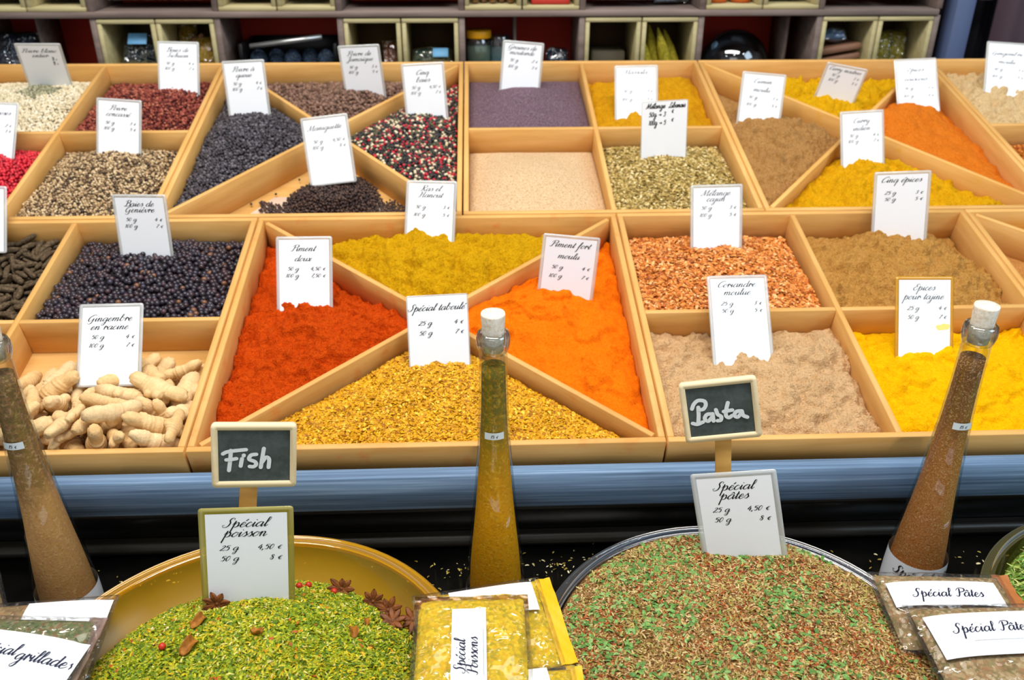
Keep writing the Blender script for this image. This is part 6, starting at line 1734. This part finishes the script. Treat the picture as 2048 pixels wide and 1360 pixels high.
def build_roots():
    GM = NT('ginger_skin')
    a, b = GM.noise(70, 4, .6), GM.noise(420, 3, .7)
    c = GM.mix(.4, GM.ramp(a, [(.3, (204, 160, 98)), (.55, (230, 194, 138)), (.75, (240, 212, 166))]), GM.ramp(b, [(.3, (190, 142, 84)), (.6, (236, 204, 152))]))
    oi = GM.n('ShaderNodeObjectInfo')
    c = GM.mix(.35, c, GM.ramp(oi.outputs['Random'], [(0, (196, 146, 80)), (.4, (232, 196, 140)), (.75, (246, 222, 180)), (1, (214, 176, 108))]))
    GM.bsdf(c, .75, GM.bump(b, .5, .0012), .2)
    SM = NT('long_pepper_skin')
    a = SM.noise(300, 3, .7)
    SM.bsdf(SM.ramp(a, [(.3, (58, 46, 34)), (.55, (98, 82, 62)), (.75, (132, 114, 90))]), .8, SM.bump(a, .8, .0015), .15)
    TM = tray_M('F0')

    def lay(rows, meshes, mat, name, label, cat, group):
        first = {}
        for k, (s, sc_, x, y, z, qw, qx, qy, qz) in enumerate(rows):
            M = TM @ Matrix.Translation((x, y, z)) @ __import__('mathutils').Quaternion((qw, qx, qy, qz)).to_matrix().to_4x4() @ Matrix.Scale(sc_, 4)
            if s not in first:
                o = meshes(s).build(name, mat, None, M, smooth=True)
                first[s] = o
            else:
                o = first[s].copy()
                COL.objects.link(o)
                o.matrix_world = M
            tag(o, label, cat, group)
    lay(GINGER, lambda s: MB().add(*ginger_mesh(s)), GM.m, 'ginger_root', 'dried beige ginger root lying in the pile in its tray compartment', 'ginger', 'dried ginger roots')
    hp = Heap('F0', 'bl', -.0425, -.0425, (), .001, 40, seed=33, edge=0)
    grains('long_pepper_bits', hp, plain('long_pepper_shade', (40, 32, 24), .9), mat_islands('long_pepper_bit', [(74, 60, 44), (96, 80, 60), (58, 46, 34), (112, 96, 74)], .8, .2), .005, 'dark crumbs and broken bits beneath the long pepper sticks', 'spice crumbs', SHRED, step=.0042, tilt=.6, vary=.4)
    lay(STICKS, stick_mesh, SM.m, 'long_pepper', 'brown dried long pepper stick in the pile beside the juniper berries', 'long pepper', 'long pepper sticks')


build_roots()

# ------------------------------------------------------------------ shelves behind the trays
SY, SD, PITCH, SX0 = 1.08, .165, .2445, -.745
ROWS = (.160, .297, .434)             # undersides of the shelf boards, each 12 mm thick
BT = .012


def build_shelves():
    sm = mat_wood('grey_brown_wood', (104, 90, 84), (142, 126, 118))
    red = plain('dark_red_backing', (196, 58, 42), .7)
    root = empty('shelf_unit', (.3, SY + SD / 2, FLOOR_Z))
    I = root.matrix_world.inverted()
    x0, x1 = SX0 - .25, SX0 + 8 * PITCH
    xc, L = (x0 + x1) / 2, x1 - x0
    for z in ROWS:
        box(MB(), (xc, SY + SD / 2, z + BT / 2), (L, SD, BT), .001).build('shelf_board', sm, root, I.copy())
    for k in range(-1, 9):
        x = SX0 + k * PITCH
        for a, b in ((FLOOR_Z, ROWS[0]), (ROWS[0] + BT, ROWS[1]), (ROWS[1] + BT, ROWS[2])):
            box(MB(), (x, SY + SD / 2 + .002, (a + b) / 2), (BT, SD - .004, b - a - .0006), .001).build('upright', sm, root, I.copy())
    box(MB(), (xc, SY + SD + .006, .15), (L, .01, .6)).build('back_panel', red, root, I.copy())
    for k in (0, 4, 6):              # thin partitions in the open dark bays
        x = SX0 + (k + .45 + (.36 if k == 6 else 0)) * PITCH
        box(MB(), (x, SY + SD * .65, (ROWS[0] + BT + ROWS[1]) / 2), (.006, SD * .6, ROWS[1] - ROWS[0] - BT - .001)).build('partition', sm, root, I.copy())
    tag(root, 'grey-brown wooden shelf unit with square bays behind the spice trays', 'shelf')


build_shelves()
OLIVE = mat_wood('olive_painted_wood', (164, 152, 108), (200, 190, 146))
CRATE_IN = plain('dark_crate_back', (92, 72, 48), .8)


def crate(bay, side, row, label):
    w_, h, d, t = .1135, ROWS[1] - ROWS[0] - BT - .003, .16, .0085
    x = SX0 + bay * PITCH + BT / 2 + .0012 + (w_ / 2 if side == 'l' else PITCH - BT - .0024 - w_ / 2)
    z = ROWS[row] + BT + .0004
    root = empty('wooden_crate', (x, SY + .002, z))
    box(MB(), (0, d / 2, t / 2), (w_, d, t), .001).build('base_board', OLIVE, root)
    box(MB(), (0, d / 2, h - t / 2), (w_, d, t), .001).build('top_board', OLIVE, root)
    for s in (-1, 1):
        box(MB(), (s * (w_ / 2 - t / 2), d / 2, h / 2), (t, d, h - 2 * t), .001).build('side_board', OLIVE, root)
    box(MB(), (0, d - t / 2, h / 2), (w_ - 2 * t, t, h - 2 * t)).build('back_board', CRATE_IN, root)
    tag(root, label, 'crate', 'olive crates in the shelf bays')
    return x, SY, z + t


CR = {}
for bay, row, la, lb in (
        (1, 0, 'olive crate holding dark packets with a light blue label', 'olive crate behind the Sichuan card holding yellow packets'),
        (3, 0, 'nearly empty olive crate behind the allspice card', 'olive crate with a light blue label lying at its front'),
        (5, 0, 'dim empty olive crate beside the one of pointed green-yellow cones', 'olive crate holding pointed green-yellow cones'),
        (7, 0, 'olive crate holding a blue packet on stacked brown boards', 'olive crate at the shelf end holding leafy green bags'),
        (0, 1, 'upper olive crate with brownish packets at the shelf start', 'upper olive crate with pale lilac packets'),
        (2, 1, 'upper olive crate full of pink packets', 'upper olive crate with a blue-white packet'),
        (4, 1, 'upper olive crate with brown sticks', 'upper olive crate with red-and-white packs'),
        (6, 1, 'upper olive crate with orange jars', 'upper olive crate with a leafy packet')):
    CR[bay, row, 'l'] = crate(bay, 'l', row, la)
    CR[bay, row, 'r'] = crate(bay, 'r', row, lb)


def at_bay(bay, fx, row, dy=.08):
    return Vector((SX0 + (bay + fx) * PITCH, SY + dy, ROWS[row] + BT))


FILM_BG = mat_clear('shelf_bag_film', (244, 248, 250), .14, .6, .1, None, (40, .8, .006))


def bag(loc, w_, h, th, fill, label, tilt=70, rz=0, cat='bag', name='spice_bag', film=True, seed=0):
    """A filled bag standing at loc, leaning back."""
    ht = h / 2 * math.sin(math.radians(tilt)) + (th / 2 + .006) * math.cos(math.radians(tilt))
    root = empty(name, Matrix.Translation(Vector(loc) + Vector((0, 0, ht + .001))) @ Matrix.Rotation(math.radians(rz), 4, 'Z') @ Matrix.Rotation(math.radians(tilt), 4, 'X'))
    mb = MB()
    pillow(mb, w_, h, th, 0, 16, 14, .003, seed, inset=.003)
    mb.build('contents', fill, root, smooth=True)
    if film:
        mb = MB()
        pillow(mb, w_, h, th + .004, .0008, 16, 14, .004, seed)
        mb.build('film', FILM_BG, root, smooth=True)
    return tag(root, label, cat)


def build_shelf_contents():
    green = mat_packed('olive_leaf_bag', [(104, 104, 66), (140, 140, 96), (80, 84, 50), (168, 166, 124)], 30)
    sage = mat_packed('sage_leaf_bag', [(120, 128, 96), (156, 160, 128), (90, 98, 70), (190, 192, 164)], 30)
    pink = mat_packed('pink_bud_bag', [(150, 70, 110), (186, 110, 140), (110, 50, 80), (206, 150, 170)], 40)
    lilac = mat_packed('lilac_bud_bag', [(140, 100, 150), (190, 160, 200), (96, 70, 110), (220, 210, 226)], 40)
    brown = mat_packed('brown_stick_bag', [(96, 64, 40), (140, 100, 64), (70, 44, 30), (160, 126, 84)], 40)
    darkb = mat_packed('dark_blue_bag', [(24, 34, 48), (44, 60, 80), (18, 22, 30), (70, 90, 110)], 40)
    yel = mat_packed('yellow_bag', [(176, 134, 20), (206, 166, 44), (140, 100, 16)], 40)
    lime = mat_packed('green_yellow_pod', [(140, 130, 30), (172, 158, 46), (110, 106, 24)], 30)
    blue = plain('light_blue_label', (110, 170, 214), .5)
    # upper row
    bag(at_bay(1, .5, 1, .07), .20, .096, .056, green, 'large clear bag of olive leaves on the upper shelf above the blue-labelled crate', 62, 0, seed=1)
    bag(at_bay(3, .5, 1, .07), .20, .096, .056, sage, 'large clear bag of sage leaves on the upper shelf above the nearly empty crate', 62, 0, seed=2)
    bag(at_bay(5, .36, 1, .07), .13, .10, .045, sage, 'clear bag of pale leaves on the upper shelf beside blue-white packs', 62, 0, seed=3)
    bag(at_bay(5, .74, 1, .08), .05, .09, .03, plain('blue_white_pack', (170, 200, 226), .3), 'blue-white pack beside the bag of pale leaves', 75, 5, 'pack', seed=4)
    bag(at_bay(5, .89, 1, .09), .035, .09, .03, plain('teal_grey_pack', (110, 140, 140), .3), 'teal-grey pack at the end beside the blue-white one', 80, 0, 'pack', seed=5)
    bag(at_bay(7, .28, 1, .06), .11, .10, .05, green, 'clear leafy bag on the upper shelf near its end', 58, 0, seed=6)
    bag(at_bay(7, .74, 1, .06), .092, .095, .045, sage, 'shiny pale leafy bag last on the upper shelf', 55, -6, seed=7)
    for (b, r, s), fill, lab in (((0, 1, 'l'), brown, 'brownish packet in the first upper crate'), ((0, 1, 'r'), lilac, 'pale lilac packet in an upper crate'), ((2, 1, 'l'), pink, 'pink bud packet filling an upper crate'),
                                 ((6, 1, 'r'), green, 'leafy packet in an upper crate above the glass dome')):
        x, y, z = CR[b, r, s]
        bag((x, y + .06, z), .082, .076, .04, fill, lab, 72, 0, 'packet', 'shelf_packet', True, 11 + b)
    x, y, z = CR[2, 1, 'r']
    bag((x, y + .05, z), .078, .07, .03, plain('blue_white_packet', (176, 190, 214), .4), 'blue-white packet in an upper crate beside the pink one', 60, 0, 'packet', 'shelf_packet', True, 19)
    x, y, z = CR[4, 1, 'l']
    for k in range(5):
        mb = MB()
        lathe(mb, [(.0, 0), (.0075, .003), (.0085, .04), (.0075, .083), (.0, .086)], 10)
        o = mb.build('brown_stick', brown, None, Matrix.Translation((x - .036 + k * .018, y + .035 + .012 * (k % 2), z)), smooth=True)
        tag(o, 'stout brown stick standing in an upper crate', 'stick', 'brown sticks in the upper crate')
    x, y, z = CR[4, 1, 'r']
    for k in range(4):
        m = plain('pack_red', (176, 50, 40), .5) if k % 2 == 0 else plain('pack_white', (226, 214, 200), .5)
        o = box(MB(), (x, y + .06, z + .0072 + k * .0145), (.078, .09, .0135), .002, Matrix.Identity(4)).build('flat_pack', m, None)
        tag(o, ('red' if k % 2 == 0 else 'white') + ' flat pack ' + ('at the bottom of', 'second from the bottom in', 'third from the bottom in', 'on top of')[k] + ' the red-and-white pile', 'pack', 'red-and-white packs')
    x, y, z = CR[6, 1, 'l']
    glass = mat_clear('jar_glass', (226, 236, 232), .1, .6, .05, (150, 170, 160))
    for k, lab in enumerate(('first orange jar in the upper crate, beside the wall', 'second orange jar in the upper crate, further in')):
        r = empty('spice_jar', (x - .026 + k * .05, y + .05, z + .0005))
        lathe(MB(), [(.021, 0), (.022, .004), (.022, .06), (.016, .068)], 24, True, True).build('jar_body', plain('orange_spice', (176, 84, 24), .4), r, smooth=True)
        lathe(MB(), [(.018, .068), (.018, .08)], 24, True, True).build('lid', plain('jar_lid', (90, 60, 40), .4), r)
        tag(r, lab, 'jar', 'orange jars')
    # lower row
    bag(at_bay(0, .22, 0, .07), .09, .085, .04, darkb, 'dark glossy bag cut off at the edge of the lowest visible shelf', 60, 0, seed=21)
    x, y, z = CR[1, 0, 'l']
    bag((x + .004, y + .06, z), .08, .07, .04, darkb, 'dark packet in the olive crate, a light blue label on it', 50, 0, 'packet', 'shelf_packet', True, 22)
    o = box(MB(), (0, 0, 0), (.038, .024, .0012), .0004).build('blue_label', blue, None, Matrix.Translation((x + .008, y + .03, z + .073)) @ Matrix.Rotation(.9, 4, 'X'))
    tag(o, 'light blue label on the dark packet in the olive crate', 'label')
    x, y, z = CR[1, 0, 'r']
    for k, (dx, dy, lab) in enumerate(((-.028, .10, 'yellow packet at the back of the crate behind the Sichuan card'), (.022, .05, 'yellow packet at the front of the crate behind the Sichuan card'))):
        bag((x + dx, y + dy, z), .045, .09 - .02 * k, .03, yel, lab, 78, 0, 'packet', 'shelf_packet', True, 24 + k)
    mb = MB()
    V, F = ico(2)
    mb.add(V * np.array([.014, .014, .034]) * (1 + .15 * np.sin(V[:, 2:] * 7 + V[:, :1] * 3)), F)
    tag(mb.build('brown_root', plain('pinkish_brown_root', (150, 104, 76), .6), None, Matrix.Translation((x - .002, y + .06, z + .045)) @ Matrix.Rotation(.4, 4, 'Y'), smooth=True), 'pinkish brown root between the yellow packets in the crate', 'root')
    # black case with dark blue bags and a metal rod in the open bay
    p = at_bay(2, .5, 0, .075)
    r = empty('black_case', p + Vector((.01, 0, .0006)))
    blk = plain('black_plastic', (16, 16, 18), .3)
    for c, s, nm in (((0, 0, .004), (.20, .12, .008), 'case_base'), ((-.096, 0, .04), (.008, .12, .064), 'case_side'), ((.096, 0, .04), (.008, .12, .064), 'case_side'), ((0, .056, .04), (.184, .008, .064), 'case_side')):
        box(MB(), c, s, .001).build(nm, blk, r)
    tag(r, 'black open case in the dark bay behind the tailed peppercorn card', 'case')
    for k in range(5):
        o = MB().add(ICO1[0] * np.array([.019, .019, .024]), ICO1[1]).build('dark_blue_sachet', darkb, None, Matrix.Translation(p + Vector((.01 - .07 + k * .035, -.02 + .012 * (k % 2), .033))), smooth=True)
        tag(o, 'dark blue rounded sachet in the black case', 'sachet', 'dark blue sachets in the black case')
    rod = lathe(MB(), [(.0, 0), (.0055, .001), (.0055, .15), (.0, .151)], 12).build('metal_rod', plain('brushed_metal', (190, 192, 190), .3, .5, Metallic=.8), None, Matrix.Translation(p + Vector((-.07, -.045, .0655))) @ Matrix.Rotation(math.radians(83), 4, 'Y'), smooth=True)
    tag(rod, 'silver rod lying on the black case', 'rod')
    # jars in the middle bay
    r = empty('glass_jar', at_bay(4, .14, 0, .06) + Vector((0, 0, .0006)))
    lathe(MB(), [(.025, 0), (.027, .004), (.027, .066), (.022, .076)], 28, True, False).build('jar_body', glass, r, smooth=True)
    lathe(MB(), [(.022, .002), (.0245, .004), (.0245, .06)], 28, True, True).build('jar_contents', plain('grey_green_powder', (120, 134, 122), .8), r, smooth=True)
    lathe(MB(), [(.0255, .076), (.0265, .078), (.0265, .089), (.025, .091)], 28, True, True).build('lid', plain('yellow_lid', (226, 160, 20), .4), r)
    tag(r, 'glass jar with a bright yellow lid in the dark bay', 'jar')
    r = empty('glass_jar', at_bay(4, .32, 0, .07) + Vector((0, 0, .0006)))
    lathe(MB(), [(.023, 0), (.025, .004), (.025, .07), (.022, .078)], 28, True, False).build('jar_body', glass, r, smooth=True)
    lathe(MB(), [(.021, .002), (.0225, .004), (.0225, .055)], 28, True, True).build('jar_contents', plain('pale_blue_powder', (130, 150, 160), .8), r, smooth=True)
    tag(r, 'lidless glass jar half hidden by the card in the purple seeds', 'jar')
    bag(at_bay(4, .82, 0, .06), .05, .05, .03, darkb, 'small dark packet low in the bay beside the lidless jar', 40, 0, 'packet', 'shelf_packet', True, 31)
    x, y, z = CR[3, 0, 'l']
    bag((x + .03, y + .05, z), .035, .06, .02, plain('reddish_packet', (120, 60, 40), .5), 'reddish packet in the nearly empty crate', 75, 0, 'packet', 'shelf_packet', True, 32)
    x, y, z = CR[3, 0, 'r']
    bag((x, y + .06, z), .085, .04, .03, mat_packed('teal_bag', [(60, 90, 84), (84, 110, 96), (90, 80, 60)], 40), 'low teal-green packet in the crate with a blue label', 35, 0, 'packet', 'shelf_packet', True, 33)
    o = box(MB(), (0, 0, 0), (.032, .02, .0012), .0004).build('blue_label', blue, None, Matrix.Translation((x + .018, y + .035, z + .042)) @ Matrix.Rotation(.9, 4, 'X'))
    tag(o, 'light blue label at the front of the crate beside the jars', 'label')
    x, y, z = CR[5, 0, 'l']
    o = box(MB(), (x, y + .09, z + .021), (.07, .08, .04), .003).build('grey_carton', plain('dim_grey_carton', (84, 78, 64), .7), None)
    tag(o, 'dim grey carton in the crate beside the pointed cones', 'carton')
    x, y, z = CR[5, 0, 'r']
    for k, (dx, dy, h, lean, lab) in enumerate(((-.034, .035, .075, .28, 'first of the pointed green-yellow cones, lowest'), (-.014, .055, .092, .22, 'second of the pointed green-yellow cones'), (.008, .035, .09, .30, 'third of the pointed green-yellow cones'), (.028, .06, .084, .34, 'last of the pointed green-yellow cones'))):
        mb = MB()
        lathe(mb, [(.011, 0), (.0135, .012), (.011, h * .55), (.005, h * .85), (.001, h)], 14, True, True)
        o = mb.build('spice_cone', lime, None, Matrix.Translation((x + dx, y + dy, z + .0035)) @ Matrix.Rotation(-lean, 4, 'Y'), smooth=True)
        tag(o, lab, 'cone', 'pointed cones in the crate')
    # glass dome
    r = empty('glass_dome', at_bay(6, .40, 0, .082) + Vector((0, 0, .0006)))
    a = np.linspace(0, math.pi / 2, 14)
    lathe(MB(), [(.073, 0)] + [(.073 * math.cos(t), .014 + .073 * math.sin(t)) for t in a], 48).build('dome', mat_clear('dome_glass', (150, 160, 168), .10, .6, .03, (90, 100, 110)), r, smooth=True)
    lathe(MB(), [(.076, 0), (.077, .004), (.0735, .008)], 48, True).build('rim', mat_clear('dome_rim', (160, 170, 176), .15, .6, .05), r, smooth=True)
    tag(r, 'large clear glass dome in the dark bay, catching lamp glints', 'dome')
    x, y, z = CR[7, 0, 'l']
    brd = mat_wood('dull_brown_board', (104, 70, 50), (150, 112, 90))
    for k, lab in enumerate(('lower brown board in the crate under a blue packet', 'upper brown board in the crate under a blue packet')):
        o = box(MB(), (0, 0, 0), (.084, .07, .012), .001).build('brown_board', brd, None, Matrix.Translation((x, y + .06, z + .026 + k * .02)) @ Matrix.Rotation(-.16, 4, 'Y'))
        tag(o, lab, 'board', 'brown boards in the crate')
    bag((x - .014, y + .05, z + .05), .055, .03, .018, plain('sky_blue_packet', (104, 150, 196), .4), 'blue packet lying on the brown boards in the crate', 30, 0, 'packet', 'shelf_packet', True, 41)
    x, y, z = CR[7, 0, 'r']
    for k, (dx, lab) in enumerate(((-.022, 'first leafy green bag in the crate at the shelf end'), (.016, 'second leafy green bag in the crate at the shelf end'))):
        bag((x + dx, y + .06 + .01 * k, z), .048, .075, .035, lime, lab, 80, 0, 'bag', 'leafy_bag', True, 43 + k)
    o = box(MB(), (0, 0, 0), (.03, .03, .024), .002).build('brown_block', plain('brown_block_wood', (126, 96, 74), .6), None, Matrix.Translation((x - .036, y + .1, z + .085)))
    tag(o, 'small brown block above the leafy bags at the shelf end', 'block')
    # beyond the shelf end
    o = box(MB(), (1.262, 1.10, -.10), (.040, .05, 1.7), .003).build('upright_post', plain('blue_grey_paint', (78, 92, 126), .5), None)
    tag(o, 'blue-grey upright post at the end of the shelf unit', 'post')

    def drape(name, x0, x1, y, mat, label, seed, amp):
        n, m = 60, 12
        U, V_ = np.meshgrid(np.linspace(0, 1, n), np.linspace(0, 1, m), indexing='ij')
        X = x0 + (x1 - x0) * U + .012 * V_ * (U - .5)
        Y = y + amp * np.sin(U * 14 + seed + V_ * 1.2) + amp * .5 * np.sin(U * 33 + seed)
        Z = .75 - V_ * 1.65
        idx = np.arange(n * m).reshape(n, m)
        F = np.stack([idx[:-1, :-1], idx[1:, :-1], idx[1:, 1:], idx[:-1, 1:]], -1).reshape(-1, 4)
        A = np.stack([X, Y, Z], -1).reshape(-1, 3)
        B = A + np.array([0, .004, 0])
        mb = MB()
        mb.add(np.vstack([A, B]), np.vstack([F[:, ::-1], F + n * m]))
        tag(mb.build(name, mat, None, None, smooth=True), label, 'cloth')
    drape('hanging_cloth', 1.29, 1.42, 1.24, plain('navy_black_cloth', (26, 26, 36), .9), 'navy-black cloth hanging beside the blue-grey post', 1.0, .012)
    drape('hanging_cloth', 1.37, 1.70, 1.14, plain('purple_brown_cloth', (78, 62, 70), .9), 'purple-brown cloth hanging in the far corner', 2.3, .010)
    o = box(MB(), (1.352, 1.17, .375), (.034, .012, .12), .004).build('cloth_strap', plain('mauve_grey_strap', (124, 108, 112), .8), None)
    tag(o, 'mauve-grey strap hanging before the navy-black cloth', 'strap')


build_shelf_contents()
